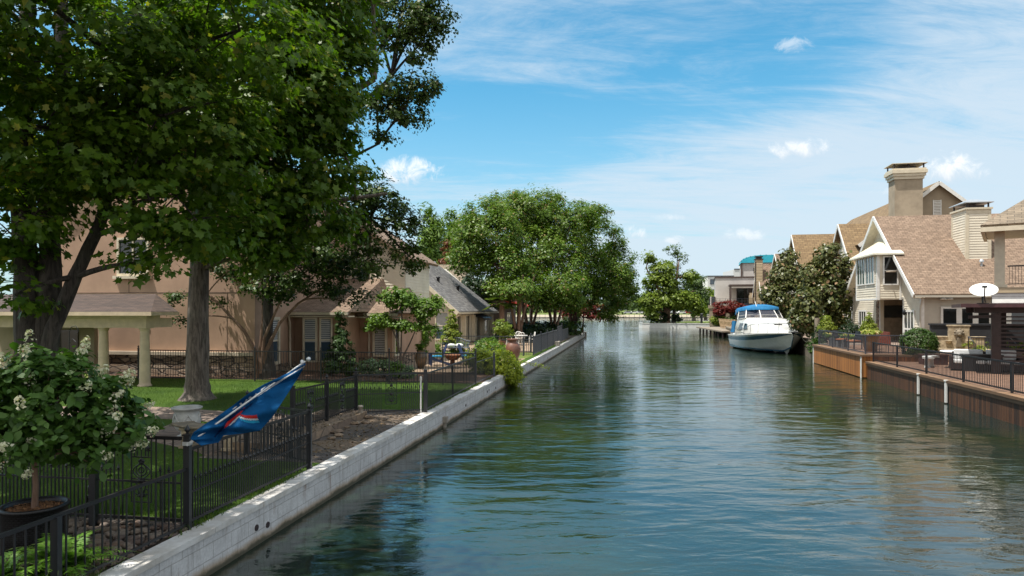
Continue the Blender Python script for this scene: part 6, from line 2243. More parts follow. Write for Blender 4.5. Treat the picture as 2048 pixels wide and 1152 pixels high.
c = P(1741, 706, 35.3)
t = thing('flower_pot', 'big bronze brown pot brimming with mixed flowers on the raised dock', 'flower pot', (c.x, c.y, 1.15))
MB().lathe([(.26, 0), (.28, .03), (.36, .45), (.42, .82), (.46, .84), (.46, .90), (.41, .90), (.38, .80)], (0, 0, 0), 26).build('pot', pm('bronze_glaze', (.13, .10, .085), .45, .2, 3, col2=(.22, .12, .05)), t)
C, N, cs2 = clumps([(Vector((c.x, c.y, 2.10)), (.46, .46, .14))], 26, 800, .14, 41)
leaf_obj('foliage', C, N, .10, LF['lime'], t, OVAL, 4)
C, N, _ = clumps([(Vector((c.x, c.y, 2.15)), (.44, .44, .16))], 20, 200, .08, 42)
leaf_obj('flowers', C, N, .07, LF['flower_mix'], t, KITE, 5)
c = P(1662, 690, 41.5)
t = thing('flower_trough', 'long trough of yellow flowers along the raised dock railing', 'planter', (c.x, c.y - 1.0, 1.15), RROT)
MB().box(-.2, -1.4, 0, .2, 1.4, .45).build('trough', pm('grey_zinc', (.16, .165, .17), .6), t)
tmpc = Vector((c.x, c.y - 1.0, 1.75))
C, N, _ = clumps([(tmpc + Vector((i * -.2, i * 1.0, 0)), (.25, .6, .13)) for i in (-1, 0, 1)], 26, 500, .12, 43)
leaf_obj('foliage', C, N, .09, LF['dogwood'], t, OVAL, 6)
C, N, _ = clumps([(tmpc + Vector((i * -.2, i * 1.0, .08)), (.25, .6, .12)) for i in (-1, 0, 1)], 24, 150, .08, 44)
leaf_obj('flowers', C, N, .07, LF['flower_mix'], t, KITE, 7)


def deck_chair(label, loc, rz):
    t = thing('patio_chair', label, 'chair', loc, rz, 'cushioned chairs on the raised dock')
    MB().box(-.3, -.3, .36, .3, .3, .40).build('seat', M['black_metal'], t)
    MB().bar((0, .28, .40), (0, .42, .98), .56, .03, up=(0, 1, 0)).build('backrest', M['black_metal'], t)
    for x in (-.27, .27):
        MB().box(x - .02, -.28, .60, x + .02, .32, .63).build('armrest', M['black_metal'], t)
        for y in (-.27, .27):
            MB().box(x - .018, y - .018, 0, x + .018, y + .018, .36 if y > 0 else .60).build('leg', M['black_metal'], t)
    MB().box(-.27, -.28, .401, .27, .25, .50).build('cushion', pm('orange_cushion', (.45, .16, .07), .9, .1), t, bevel=.03)
    return t


c = P(1684, 693, 39.5)
deck_chair('dark patio chair with orange cushion behind the mesh railing', (c.x, c.y, 1.15), R(40))
c = P(1708, 695, 37.5)
deck_chair('black patio chair left of the big flower pot', (c.x, c.y, 1.15), R(-70))
c = P(1778, 695, 39.5)
t = thing('wicker_sofa', 'dark red wicker sofa in the shade of the porch recess', 'sofa', (c.x + 1.0, c.y + 3.2, 1.0), RROT + R(-90))
MB().box(-.9, -.4, .05, .9, .35, .42).box(-.9, .352, .05, .9, .48, .95).box(-1.0, -.4, .05, -.902, .48, .65).box(.902, -.4, .05, 1.0, .48, .65).build('frame', pm('red_wicker', (.16, .045, .03), .8, .15, 9), t)
MB().box(-.86, -.38, .421, .86, .33, .55).build('cushion', pm('rust_cushion', (.25, .09, .06), .9), t, bevel=.03)
c = P(1612, 690, 50.5)
t = thing('flower_pot', 'terracotta pot on the stone quay in front of the magnolias', 'flower pot', (23.0, 50.0, 1.13))
MB().lathe([(.20, 0), (.34, .25), (.36, .45), (.26, .66), (.30, .72), (.24, .72)], (0, 0, 0), 20).build('pot', M['terracotta'], t)
c = P(1634, 690, 47.0)
t = thing('mooring_post', 'weathered grey timber mooring post beside the quay', 'post', (21.0, 47.0, 0))
MB().tube([(0, 0, -1), (0, 0, 2.75)], .17, 10, jit=.06).tube([(.3, .35, -1), (.3, .35, 2.2)], .13, 9, jit=.06).build('timber', M['wood_grey'], t)

# timber jetty with angled pickets by the modern house
jb = (28.2, 93.5)
t = thing('timber_jetty', 'weathered timber jetty on dark piles beyond the moored boat', 'jetty', (*jb, 0), -.12)
mb = MB().box(-1.6, -12, .62, 3.0, 9, .78)
mb.build('deck', M['wood_grey'], t)
for x in (-1.4, 1.0):
    for y in (-11.5, -8.5, -5.5, -2.5, .5, 3.5, 6.5):
        MB().tube([(x, y, -1), (x, y, .618)], .13, 8).build('pile', M['wood_dark'], t)
t = thing('jetty_fence', 'slanted brown picket fence on the jetty behind the boat', 'fence', (jb[0] + .1, jb[1] - 4, .78), -.12)
mb = MB()
for i in range(13):
    y = -6.5 + i * .95
    mb.bar((.0, y, .05), (-.25, y + .1, 1.35), .16, .10)
mb.bar((-.02, -6.6, .45), (-.02, 5.2, .45), .08, .12).bar((-.12, -6.6, 1.05), (-.12, 5.2, 1.05), .08, .12)
mb.build('picket_panel', M['wood_fence'], t)
t = thing('bollard', 'black bollard post standing on the grassy spit', 'bollard', (*P(1403, 640, 123).xy, .93))
MB().tube([(0, 0, 0), (0, 0, 1.55)], .22, 10).lathe([(.27, 0), (.27, .12), (.2, .25), (0, .3)], (0, 0, 1.5), 10).build('post', M['black_metal'], t)

# ------------------------------------------------------------------ the moored cabin cruiser
BX, BY, BR = 20.95, 60.6, math.atan2(.085, 1) + math.pi   # stern centre; local +y points to the bow
t = thing('cabin_cruiser', 'white cabin cruiser with blue canvas top and blue stripe moored at the quay', 'boat', (BX, BY, 0), -math.atan2(.035, 1) + math.pi)
ST = [0, .12, .3, .5, .65, .78, .88, .95, 1.0]
LEN = 10.7
bS = [1.72, 1.84, 1.95, 2.02, 2.0, 1.84, 1.48, .92, .12]
bC = [1.55, 1.64, 1.70, 1.64, 1.42, 1.0, .58, .24, .03]
zS = [1.16, 1.16, 1.22, 1.32, 1.42, 1.52, 1.58, 1.62, 1.64]
zC = [.10, .10, .12, .17, .26, .42, .66, 1.0, 1.42]
zK = [-.45, -.45, -.45, -.45, -.42, -.32, -.05, .55, 1.36]
fr = [0, .10, .48, .60, .83, 1.0]
rows = []
for i, s_ in enumerate(ST):
    y = s_ * LEN
    r = [(0, y, zK[i])] + [(bC[i] * q_, y, zK[i] + (zC[i] - zK[i]) * q_) for q_ in (.25, .5, .75)]
    for f_ in fr:
        bul = .10 * math.sin(math.pi * f_) * (1 if s_ < .7 else -.6)
        r.append((bC[i] + (bS[i] - bC[i]) * f_ ** 1.15 + bul * .5, y, zC[i] + (zS[i] - zC[i]) * f_))
    rows.append(r)
mb = MB()
npt = len(rows[0])
matrow = [2, 2, 2, 2, 0, 0, 0, 1, 0]
for sg in (1, -1):
    base = len(mb.v)
    vs = [(sg * p[0], p[1], p[2]) for r in rows for p in r]
    mb.v.extend(vs)
    for i in range(len(rows) - 1):
        for k_ in range(npt - 1):
            a, b, c_, d_ = base + i * npt + k_, base + i * npt + k_ + 1, base + (i + 1) * npt + k_ + 1, base + (i + 1) * npt + k_
            mb.f.append((a, d_, c_, b) if sg > 0 else (a, b, c_, d_))
            mb.s.append(k_ > 0)
            mb.mi.append(matrow[k_] if k_ > 3 or (rows[i][k_][2] + rows[i + 1][k_ + 1][2]) / 2 < .12 else 0)
tr_ = [(p[0], p[1], p[2]) for p in rows[0]] + [(-p[0], p[1], p[2]) for p in reversed(rows[0][1:])]
mb.add(tr_, [tuple(range(len(tr_)))])
gel = sheen('white_gelcoat', (.70, .70, .67), .22, .4)
nav = sheen('blue_stripe', (.015, .07, .12), .25, .4)
bot = sheen('dark_antifouling', (.012, .02, .035), .6)
hull = mb.build('hull', [gel, nav, bot], t)
mb = MB()
for i in range(len(rows) - 1):
    for sg in (-1, 1):
        mb.bar(Vector((sg * (rows[i][-1][0] + .02), rows[i][-1][1], rows[i][-1][2] - .03)), Vector((sg * (rows[i + 1][-1][0] + .02), rows[i + 1][-1][1], rows[i + 1][-1][2] - .03)), .07, .08)
mb.build('rub_rail', gel, hull)
# boot line above the waterline
mb = MB()
for i in range(len(rows) - 1):
    for sg in (-1, 1):
        a, b = rows[i], rows[i + 1]
        q = lambda r: min((Vector(r[k0]).lerp(Vector(r[k0 + 1]), f0 / 5) for k0 in range(9) for f0 in range(6)), key=lambda v: abs(v.z - .26))
        pa, pb = q(a), q(b)
        mb.bar((sg * (pa.x + .004), pa.y, pa.z - .03), (sg * (pb.x + .004), pb.y, pb.z - .03), .03, .09)
mb.build('boot_stripe', nav, hull)


def loft(mb, secs, smooth=True, close=False):
    n = len(secs[0])
    base = len(mb.v)
    vs = [p for s_ in secs for p in s_]
    fs = []
    for i in range(len(secs) - 1):
        for k_ in range(n - 1):
            fs.append((i * n + k_, i * n + k_ + 1, (i + 1) * n + k_ + 1, (i + 1) * n + k_))
    fs.append(tuple(reversed(range(n))))
    fs.append(tuple(range((len(secs) - 1) * n, len(secs) * n)))
    mb.add(vs, fs, smooth)


def arch(y, hw_, z0, z1, ht, nseg=8, y1=None):
    """cabin cross-section from gunwale to gunwale"""
    y1 = y if y1 is None else y1
    pts = [(-hw_, y, z0), (-hw_ + .06, (y + y1) / 2, z0 + (z1 - z0) * .5)]
    for i in range(nseg + 1):
        a = i / nseg
        x = -ht + 2 * ht * a
        pts.append((x, y1, z1 + .10 * math.sin(math.pi * a)))
    pts += [(hw_ - .06, (y + y1) / 2, z0 + (z1 - z0) * .5), (hw_, y, z0)]
    return pts


mb = MB()
loft(mb, [arch(0.15, 1.60, 1.15, 1.25, 1.55), arch(2.0, 1.70, 1.2, 1.30, 1.62)])
secs = [arch(2.0, 1.76, 1.2, 2.50, 1.50), arch(4.3, 1.82, 1.25, 2.62, 1.48), arch(5.9, 1.78, 1.32, 2.55, 1.40), arch(6.7, 1.68, 1.40, 2.26, 1.24), arch(8.2, 1.40, 1.50, 1.88, .95), arch(9.4, .95, 1.58, 1.72, .5), arch(10.3, .34, 1.62, 1.68, .12)]
loft(mb, secs)
mb.build('cabin', gel, t)
mb = MB()   # deck
dk = [(-(r[-1][0] - .01), r[-1][1], r[-1][2] - .015) for r in rows] + [(r[-1][0] - .01, r[-1][1], r[-1][2] - .015) for r in reversed(rows)]
for i in range(len(rows) - 1):
    a, b = rows[i][-1], rows[i + 1][-1]
    mb.add([(-a[0], a[1], a[2] - .01), (a[0], a[1], a[2] - .01), (b[0], b[1], b[2] - .01), (-b[0], b[1], b[2] - .01)], [(0, 1, 2, 3)])
mb.build('deck', gel, t)
mb = MB()
for sg in (-1, 1):
    q = [(sg * 1.765, 3.0, 1.62), (sg * 1.785, 4.35, 1.68), (sg * 1.66, 4.2, 2.2), (sg * 1.65, 3.3, 2.18)]
    mb.prism(q, (sg * .03, 0, .012))
    mb.prism([(sg * 1.785, 4.6, 1.70), (sg * 1.765, 5.6, 1.78), (sg * 1.64, 5.2, 2.18), (sg * 1.655, 4.6, 2.2)], (sg * .03, 0, .012))
mb.build('side_window', M['glass'], t)
mb = MB()
for (x0, y0) in ((-.45, 7.2), (.1, 7.2)):
    pass
mb.box(-.30, 7.1, 2.18, .30, 7.6, 2.22)
mb.build('deck_hatch', sheen('smoked_acrylic', (.05, .05, .05), .2), t)
# windscreen: five panes in white frames, under a blue canvas top
B0 = [(-1.55, 2.2, 2.50), (-1.50, 4.3, 2.64), (-.68, 5.6, 2.66), (.68, 5.6, 2.66), (1.50, 4.3, 2.64), (1.55, 2.2, 2.50)]
T0 = [(-1.32, 2.0, 3.42), (-1.25, 3.7, 3.48), (-.55, 4.6, 3.50), (.55, 4.6, 3.50), (1.25, 3.7, 3.48), (1.32, 2.0, 3.42)]
mb = MB()
mg = MB()
for i in range(5):
    b0, b1, t0, t1 = [Vector(q) for q in (B0[i], B0[i + 1], T0[i], T0[i + 1])]
    mg.add([b0, b1, t1, t0], [(0, 1, 2, 3)])
    mb.bar(b0, b1, .05).bar(t0, t1, .05).bar(b0.lerp(t0, .3), b1.lerp(t1, .3), .03)
for i in range(6):
    mb.bar(B0[i], T0[i], .06)
mb.build('windscreen_frame', M['white_paint'], t)
m, gg, b, o = newmat('clear_vinyl')
b.inputs['Base Color'].default_value = (.10, .10, .12, 1)
b.inputs['Roughness'].default_value = .12
tp = gg('ShaderNodeBsdfTransparent', {0: (.75, .75, .8, 1)})
mx = gg('ShaderNodeMixShader', {0: .5, 1: b.outputs[0], 2: tp.outputs[0]})
lk(gg, mx.outputs[0], o.inputs[0])
mg.build('windscreen', m, t)
mb = MB()


def can(y, hw_, z, crown, drop):
    pts = [(-hw_ - .04, y, z - drop)]
    for i in range(9):
        a = i / 8
        pts.append((-hw_ + 2 * hw_ * a, y, z + crown * math.sin(math.pi * a)))
    pts.append((hw_ + .04, y, z - drop))
    return pts


loft(mb, [can(.7, 1.30, 3.30, .18, .45), can(1.6, 1.38, 3.46, .22, .38), can(2.8, 1.38, 3.54, .24, .32), can(4.0, 1.28, 3.54, .22, .26), can(4.9, .9, 3.50, .14, .18)], True)
canvas = pm('blue_canvas', (.012, .16, .36), .85, .12, 3.0, bmp=.2, bscale=30)
mb.build('canopy', canvas, t)
mb = MB().prism([(-1.62, .3, 1.35), (-1.62, 1.2, 1.35), (-1.5, 1.2, 2.35), (-1.5, .5, 2.35)], (.06, 0, 0)).prism([(1.62, .3, 1.35), (1.62, 1.2, 1.35), (1.5, 1.2, 2.35), (1.5, .5, 2.35)], (-.06, 0, 0))
mb.box(-1.5, .25, 1.32, 1.5, .31, 2.3)
mb.build('stern_curtain', canvas, t)
mb = MB()
for sg in (-1, 1):
    mb.tube([(sg * 1.4, 1.2, 2.3), (sg * 1.36, 1.25, 3.3)], .02, 6)
    mb.tube([(sg * 1.4, 2.2, 2.5), (sg * 1.38, .95, 3.25)], .02, 6)
    gp = [(sg * (bS[k_] - .08), ST[k_] * LEN, zS[k_] + .72 - .25 * (k_ < 4)) for k_ in range(2, 8)]
    mb.tube(gp + [(sg * .22, 10.9, 2.28)], .02, 6)
    for k_ in range(2, 8):
        mb.tube([(sg * (bS[k_] - .06), ST[k_] * LEN - .12, zS[k_]), gp[k_ - 2]], .016, 6)
    mb.tube([(sg * .15, 10.6, 1.68), (sg * .22, 10.9, 2.28)], .018, 6)
mb.tube([(-.22, 10.9, 2.28), (.22, 10.9, 2.28)], .02, 6)
mb.build('rail', sheen('dull_rail_steel', (.22, .22, .22), .35, 0, .6), t)
mb = MB().prism([(-.24, 10.2, 1.68), (.24, 10.2, 1.68), (.18, 11.05, 1.72), (-.18, 11.05, 1.72)], (0, 0, .07))
mb.build('bow_pulpit', gel, t)
mb = MB().bar((0, 10.6, 1.80), (0, 11.1, 1.70), .05, .06).bar((-.2, 11.1, 1.68), (.2, 11.1, 1.68), .05)
MB().lathe([(0, .12), (.09, .08), (.09, 0)], (0, 10.2, 1.75), 8).build('windlass', M['steel'], t)
mb.bar((0, 10.62, 1.76), (0, 10.62, 1.96), .03).blob((.04, 10.62, 2.0), .08, 8, 6)
mb.build('anchor', M['grey_metal'], t)
mb = MB().tube([(.55, 4.9, 2.7), (.75, 4.3, 4.0)], .035, 8).tube([(.55, 4.9, 2.7), (.2, 4.55, 3.6)], .02, 6)
mb.build('antenna', M['white_paint'], t)
mb = MB()
for k_ in range(5):
    mb.box(-.85 + k_ * .3, 2.3, 3.74, -.72 + k_ * .3, 2.45, 3.88)
mb.box(.5, 2.3, 3.72, 1.0, 2.5, 3.85)
mb.build('roof_fittings', M['black_metal'], t)
t2 = thing('mooring_rope', 'pale mooring rope from the boat bow to the quay', 'rope', (21.3, 50.2, 1.2))
bw = WM[t.name] @ Vector((-.9, 9.6, 1.60))
mb = MB().tube(bez(bw, (22.15, 50.8, 1.2), (0, 0, -.9), 10), .02, 6).tube(bez(bw, (21.2, 48.6, 1.15), (0, 0, -.7), 10), .02, 6)
mb.build('rope', pm('hemp_rope', (.5, .45, .36), .9), t2, world=True)

# parked cars on the far shore
t = thing('parked_car', 'x', 'car', (0, 0, 0), 0, 'cars parked along the far shore')
prof = [(-2.1, .35), (-2.15, .75), (-1.95, .95), (-1.35, 1.02), (-.85, 1.42), (.7, 1.45), (1.35, 1.05), (2.0, .9), (2.15, .6), (2.1, .35)]
mb = MB().prism([(x, -.85, z) for x, z in prof], (0, 1.7, 0))
carb = mb.build('body', sheen('silver_car_paint', (.45, .46, .48), .25, .5), t)
mb = MB().prism([(-1.15, -.87, 1.05), (-.78, -.87, 1.36), (.62, -.87, 1.38), (1.1, -.87, 1.05)], (0, 1.74, 0))
mb.build('window', M['glass'], t)
for x in (-1.35, 1.35):
    for y in (-.86, .66):
        MB().tube([(x, y, .33), (x, y + .2, .33)], .33, 12).build('wheel', M['black_metal'], t)
whites = carb.data.copy()
whites.materials[0] = M['white_paint']
darks = carb.data.copy()
darks.materials[0] = sheen('dark_car_paint', (.03, .035, .05), .25, .5)
reds = carb.data.copy()
reds.materials[0] = sheen('red_car_paint', (.3, .02, .02), .25, .5)
cars = [(1256, 0), (1268, 1), (1279, 0), (1292, 1), (1318, 2), (1348, 0), (1362, 1), (1376, 3), (1388, 0), (1400, 1), (1422, 0), (1436, 2)]
nm = {0: 'silver', 1: 'white', 2: 'dark', 3: 'red'}
for i, (px, kd) in enumerate(cars):
    X = (px - 1024) / F * 341
    lbl = '%s car parked on the far shore, %s' % (nm[kd], ['leftmost of the row', 'second from left by the shrubs', 'third from left', 'just right of the myrtle crown', 'behind the spit tree trunk on its left', 'just right of the spit tree trunk',
                                                          'second right of the spit tree', 'the only red one', 'left of the black bollard', 'directly behind the black bollard', 'beside the modern house', 'rightmost of the row'][i])
    if i == 0:
        c_ = t
        mset(c_, (X, 341, 1.36), .05)
        c_['label'] = lbl
    else:
        c_ = dup(t, (X, 341 + (i % 3) * .4, 1.36), .05 + math.pi * (i % 2), lbl)
    for ch in c_.children:
        if ch.name.startswith('body'):
            ch.data = [carb.data, whites, darks, reds][kd]
# ------------------------------------------------------------------ trees and plants
def E(px, py, d, rx, ry, rz):
    return (P(px, py, d), (rx, ry, rz))


# big multi-stemmed maple at far left
B1 = Vector((-10.2, 14.6, .5))
st = [([(-.1, 0, 0), (-.12, 0, 2.0), (-.25, .1, 3.6), (-.45, .2, 5.2), (-.5, .4, 8), (-.4, .5, 12)], .31, .13),
      ([(.1, .1, 0), (.16, .1, 2.2), (.2, .2, 3.6), (.08, .3, 5.2), (.18, .6, 8.0), (0, .8, 12.5)], .27, .12),
      ([(.2, -.15, 0), (.30, -.15, 1.6), (.45, -.1, 2.4), (.85, .0, 3.5), (1.28, .2, 4.7), (1.65, .4, 6.6), (1.9, .6, 9.5)], .19, .08)]
el = [E(70, 60, 13.5, 2.4, 2.6, 1.9), E(60, 250, 13.0, 1.5, 1.8, 1.1), E(230, 120, 13.5, 1.9, 2.2, 1.3), E(180, 330, 13.5, 1.3, 1.5, .9), E(40, 430, 13.5, .8, 1.0, 1.0),
      E(330, 230, 14.0, 1.9, 2.2, 1.1), E(300, 400, 14.0, 1.4, 1.5, .8), E(420, 320, 14.5, 1.3, 1.6, .9), E(400, 450, 14.5, 1.1, 1.3, .6), E(310, 530, 14.0, .45, .5, .25), E(30, 590, 13.5, .5, .6, .35), E(-20, 340, 14.5, 1.2, 1.4, 1.2), E(20, 510, 14.5, .8, .9, .7), E(90, 330, 15.5, 1.1, 1.2, 1.0),
      E(120, 190, 16.5, 2.2, 2.2, 1.6), E(480, 60, 14.0, 1.8, 2.0, 1.5), E(-250, 0, 12.5, 2.4, 2.6, 2.2), 
      (Vector((-8.6, 10.0, 9.0)), (2.2, 2.0, 1.4)), (Vector((-7.6, 11.5, 11.0)), (2.6, 2.2, 1.6)), (Vector((-10.5, 8.8, 10.2)), (2.2, 2.0, 1.5))]
tree('maple_tree', 'multi stemmed dark maple with a leaning trunk at the left edge behind the hydrangea', 'tree', B1, st, el, LF['maple'], M['bark_dark'], 560, 50000, .135, .62, 101, MAPLE, flat=.42, limb_r=.07, flare=1.35)

# the big single-trunk tree on the lawn
B2 = Vector((-9.68, 21.0, .5))
st = [([(0, 0, 0), (.0, 0, .6), (.02, 0, 2.5), (.05, .1, 5.5), (.1, .2, 9.0), (.2, .3, 14)], .40, .16),
      ([(.05, .05, 5.0), (1.2, .3, 7.0), (2.9, .4, 8.6), (5.4, .3, 10.0)], .20, .08),
      ([(.05, 0, 6.5), (-1.2, -.4, 9.0), (-2.4, -.6, 12.0)], .18, .08),
      ([(.1, .1, 4.2), (1.6, .7, 5.2), (3.6, 1.2, 6.3), (5.6, 1.3, 6.6)], .13, .05)]
el = [E(430, 130, 19.5, 2.6, 2.6, 1.8), E(560, 200, 19.0, 2.3, 2.4, 1.5), E(635, 130, 19.5, 1.5, 1.9, 1.4), E(600, 330, 19.0, 1.9, 2.0, 1.2), E(500, 380, 19.0, 2.0, 2.0, 1.2), E(420, 480, 19.5, 1.3, 1.5, .65),
      E(635, 235, 20, 1.3, 1.5, .8), E(560, 30, 19.5, 2.8, 2.6, 1.8), E(655, 20, 19.5, 1.5, 1.7, 1.2), E(330, 260, 20, 2.2, 2.2, 1.6), E(740, -150, 20, 1.8, 2.0, 1.4), E(620, 440, 20.0, 1.3, 1.4, .75),
      E(300, 20, 20, 2.4, 2.4, 1.8), E(480, 255, 17.6, 1.5, 1.4, .9), E(675, 285, 19.5, .6, .7, .4), E(520, 510, 20, 1.2, 1.3, .55)]
tree('broadleaf_tree', 'tall dark green tree with a thick straight grey trunk on the lawn', 'tree', B2, st, el, LF['maple'], M['bark'], 620, 52000, .155, .68, 102, MAPLE, flat=.45, limb_r=.08, flare=1.55, seg=16)

# small-leaved oak behind, its limbs reaching out over the canal
B3 = Vector((-9.95, 27.7, .5))
st = [([(0, 0, 0), (.05, 0, 3.5), (.3, .1, 7.5), (.6, .3, 13)], .24, .12), ([(.3, .1, 7.0), (2.2, .4, 9.3), (3.8, -.6, 10.8), (5.3, -1.4, 11.8)], .14, .05), ([(.1, .1, 4.5), (1.8, .5, 5.6), (3.2, -.6, 6.2), (4.4, -1.0, 6.4)], .12, .04),
      ([(.3, .1, 6.5), (2.2, .4, 8.3), (3.6, -.8, 8.8), (4.8, -1.4, 9.2)], .11, .04)]
el = [E(800, 40, 25.6, 1.7, 1.5, 1.0), E(860, 30, 25.6, .95, 1.1, .75), E(835, 95, 25.6, .7, .9, .6), E(785, 180, 25.6, .8, 1.0, .5), E(835, 175, 25.6, .8, 1.0, .65), E(810, 225, 25.6, .85, .95, .6), E(752, 215, 25.6, .65, .8, .55), E(765, 268, 25.6, .38, .5, .30),
      E(690, 400, 26.2, 1.6, 1.5, .9), E(765, 400, 26.2, 1.0, 1.1, .65), E(800, 450, 26.2, .8, 1.0, .6), E(740, 470, 26.2, 1.1, 1.1, .7), E(815, 510, 26.2, .6, .8, .75), E(660, 500, 26.2, 1.4, 1.4, .85), E(745, 535, 26.2, .7, .8, .35),
      E(580, 440, 26.2, 1.6, 1.5, 1.0), E(620, 200, 26.2, 2.0, 1.8, 1.5), E(700, -60, 26.2, 2.6, 2.2, 1.8), E(850, -90, 26.2, 1.8, 1.6, 1.1), E(540, 560, 26.2, 1.2, 1.2, .6), E(620, 560, 26.2, 1.0, 1.0, .5)]
tree('oak_tree', 'dark small leaved oak reaching out over the roofs with ragged hanging branches', 'tree', B3, st, el, LF['oak'], M['bark_dark'], 760, 46000, .135, .38, 103, KITE, limb_r=.06)

# tree outside the left edge whose crown shades the beds and the wall
B0 = Vector((-10.5, 3.5, .5))
st = [([(0, 0, 0), (.1, 0, 3.5), (.2, .2, 7), (.3, .3, 11)], .32, .14)]
el = [(Vector((-9.6, 4.2, 11.5)), (3.6, 3.8, 2.2)), (Vector((-8.2, 6.2, 10.5)), (2.8, 2.6, 1.7)), (Vector((-7.6, 2.4, 10.3)), (3.0, 3.0, 1.8)), (Vector((-6.6, 4.8, 12.2)), (2.6, 2.6, 1.6)), (Vector((-11.5, 6.5, 10)), (2.6, 2.6, 2.0)), (Vector((-6.2, 7.6, 11.6)), (2.2, 2.2, 1.4))]
tree('maple_tree', 'maple outside the left edge of the view shading the garden beds', 'tree', B0, st, el, LF['maple'], M['bark_dark'], 130, 6500, .26, .8, 104, KITE, limb_r=.09, twig=False)

# crape myrtle against the house, seen against the wall
B4 = GZ(520, 756, .56)
st = [([(-.12, 0, 0), (-.2, 0, 1.1), (-.6, -.1, 1.9), (-1.5, -.2, 2.9), (-2.2, -.2, 3.6)], .10, .03), ([(.0, .05, 0), (.0, .05, 1.2), (.1, .1, 2.4), (.0, .2, 4.0)], .10, .04), ([(.14, 0, 0), (.25, 0, 1.1), (.75, .1, 2.2), (1.5, .1, 3.0), (2.4, .2, 3.6)], .10, .03), ([(.05, -.05, .2), (.2, -.1, 1.6), (.8, -.2, 2.9), (1.3, -.2, 4.0)], .08, .03)]
dB = B4.y
el = [E(600, 500, dB, 1.5, 1.3, .7), E(690, 540, dB, 1.2, 1.0, .5), E(520, 470, dB, 1.6, 1.3, .8), E(650, 580, dB, 1.1, .9, .32), E(730, 590, dB, .5, .5, .16), E(460, 540, dB, .9, .9, .5), E(420, 600, dB, .6, .6, .22), E(360, 595, dB, .5, .5, .25), E(355, 640, dB, .35, .3, .12), E(560, 590, dB, 1.0, .9, .25), E(700, 605, dB, .5, .5, .12)]
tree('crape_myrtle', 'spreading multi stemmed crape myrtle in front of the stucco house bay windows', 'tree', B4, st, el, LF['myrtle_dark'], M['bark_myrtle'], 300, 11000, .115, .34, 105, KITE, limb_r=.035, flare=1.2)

# dogwood on the patio
B5 = GZ(801, 737, .57)
dB = B5.y
st = [([(0, 0, 0), (.0, 0, .7), (-.15, 0, 1.3), (-.5, 0, 2.1)], .065, .025), ([(0, 0, .1), (.02, .05, .9), (.05, .1, 2.3)], .05, .025), ([(.03, 0, .0), (.15, 0, .6), (.45, 0, 1.2), (.75, 0, 1.9)], .055, .025)]
el = [E(800, 600, dB, 1.0, .9, .4), E(762, 640, dB, .65, .7, .30), E(850, 620, dB, .7, .7, .45), E(815, 650, dB, .95, .8, .25), E(870, 605, dB, .32, .4, .3), E(742, 655, dB, .35, .4, .14), E(790, 585, dB, .5, .5, .22), E(860, 660, dB, .4, .5, .25)]
tree('dogwood_tree', 'small bright green dogwood with slender forked stems by the patio', 'tree', B5, st, el, LF['dogwood'], M['bark'], 190, 7000, .13, .28, 106, OVAL, limb_r=.025, flare=1.2)

# the four large crape myrtles leaning over the water
def myrtle(px, d, gz, label, el, seed, dark=False, spread=1.0, n=17000):
    b = Vector(((px - 1024) / F * d, d, gz))
    rn = random.Random(seed)
    st = []
    for k in range(5):
        a = 2 * math.pi * k / 5 + rn.uniform(-.3, .3)
        r = spread * rn.uniform(.8, 1.2)
        st.append(([(.16 * math.cos(a), .16 * math.sin(a), 0), (.3 * math.cos(a) * r, .3 * math.sin(a) * r, 1.2), (.75 * math.cos(a) * r, .75 * math.sin(a) * r, 3.0), (1.6 * math.cos(a) * r, 1.6 * math.sin(a) * r, 5.5)], .17, .07))
    tree('crape_myrtle', label, 'tree', b, st, el, LF['myrtle'], M['bark_red'] if dark else M['bark_myrtle'], 560, int(n * 1.9), .205, .62, seed, KITE, group='large crape myrtles by the canal', limb_r=.07, twig=False, flare=1.1, flat=.8, shell=(.5, 1.0), updir=.8)


myrtle(1036, 58, .7, 'crape myrtle with a dark twin trunk nearest the cream house and palm', [E(985, 470, 60, 3.0, 3.0, 2.4), E(950, 500, 60, 1.8, 2.4, 2.0), E(1010, 530, 59, 2.4, 2.6, 1.7), E(975, 430, 62, 2.2, 2.6, 1.5), E(1040, 580, 57, 1.9, 2.0, .9), E(935, 470, 62, 1.8, 2.0, 1.8), E(925, 520, 62, 1.3, 1.6, 1.2), E(1005, 575, 58, 1.6, 1.8, .8)], 111, n=17000)
myrtle(1060, 67, .7, 'crape myrtle with brown leaning trunk second from the palm', [E(1045, 430, 68, 3.4, 3.4, 2.0), E(1060, 500, 66, 3.6, 3.2, 2.4), E(1030, 560, 64, 2.4, 2.4, 1.4), E(1090, 450, 70, 3.0, 3.0, 2.2)], 112, n=19000)
myrtle(1108, 66, .75, 'crape myrtle with five smooth tan stems behind the dark fence', [E(1110, 530, 65, 3.4, 3.4, 2.4), E(1140, 450, 68, 3.2, 3.2, 2.3), E(1100, 590, 62, 2.4, 2.4, .9), E(1170, 430, 72, 2.6, 2.8, 1.5), E(1020, 410, 70, 2.6, 2.4, 1.4), E(1080, 405, 70, 2.6, 2.4, 1.4), E(1120, 570, 61, 2.6, 2.2, 1.4), E(1085, 598, 62, 1.8, 1.8, .7), E(1140, 600, 62, 1.8, 1.8, .7)], 113, n=19000)
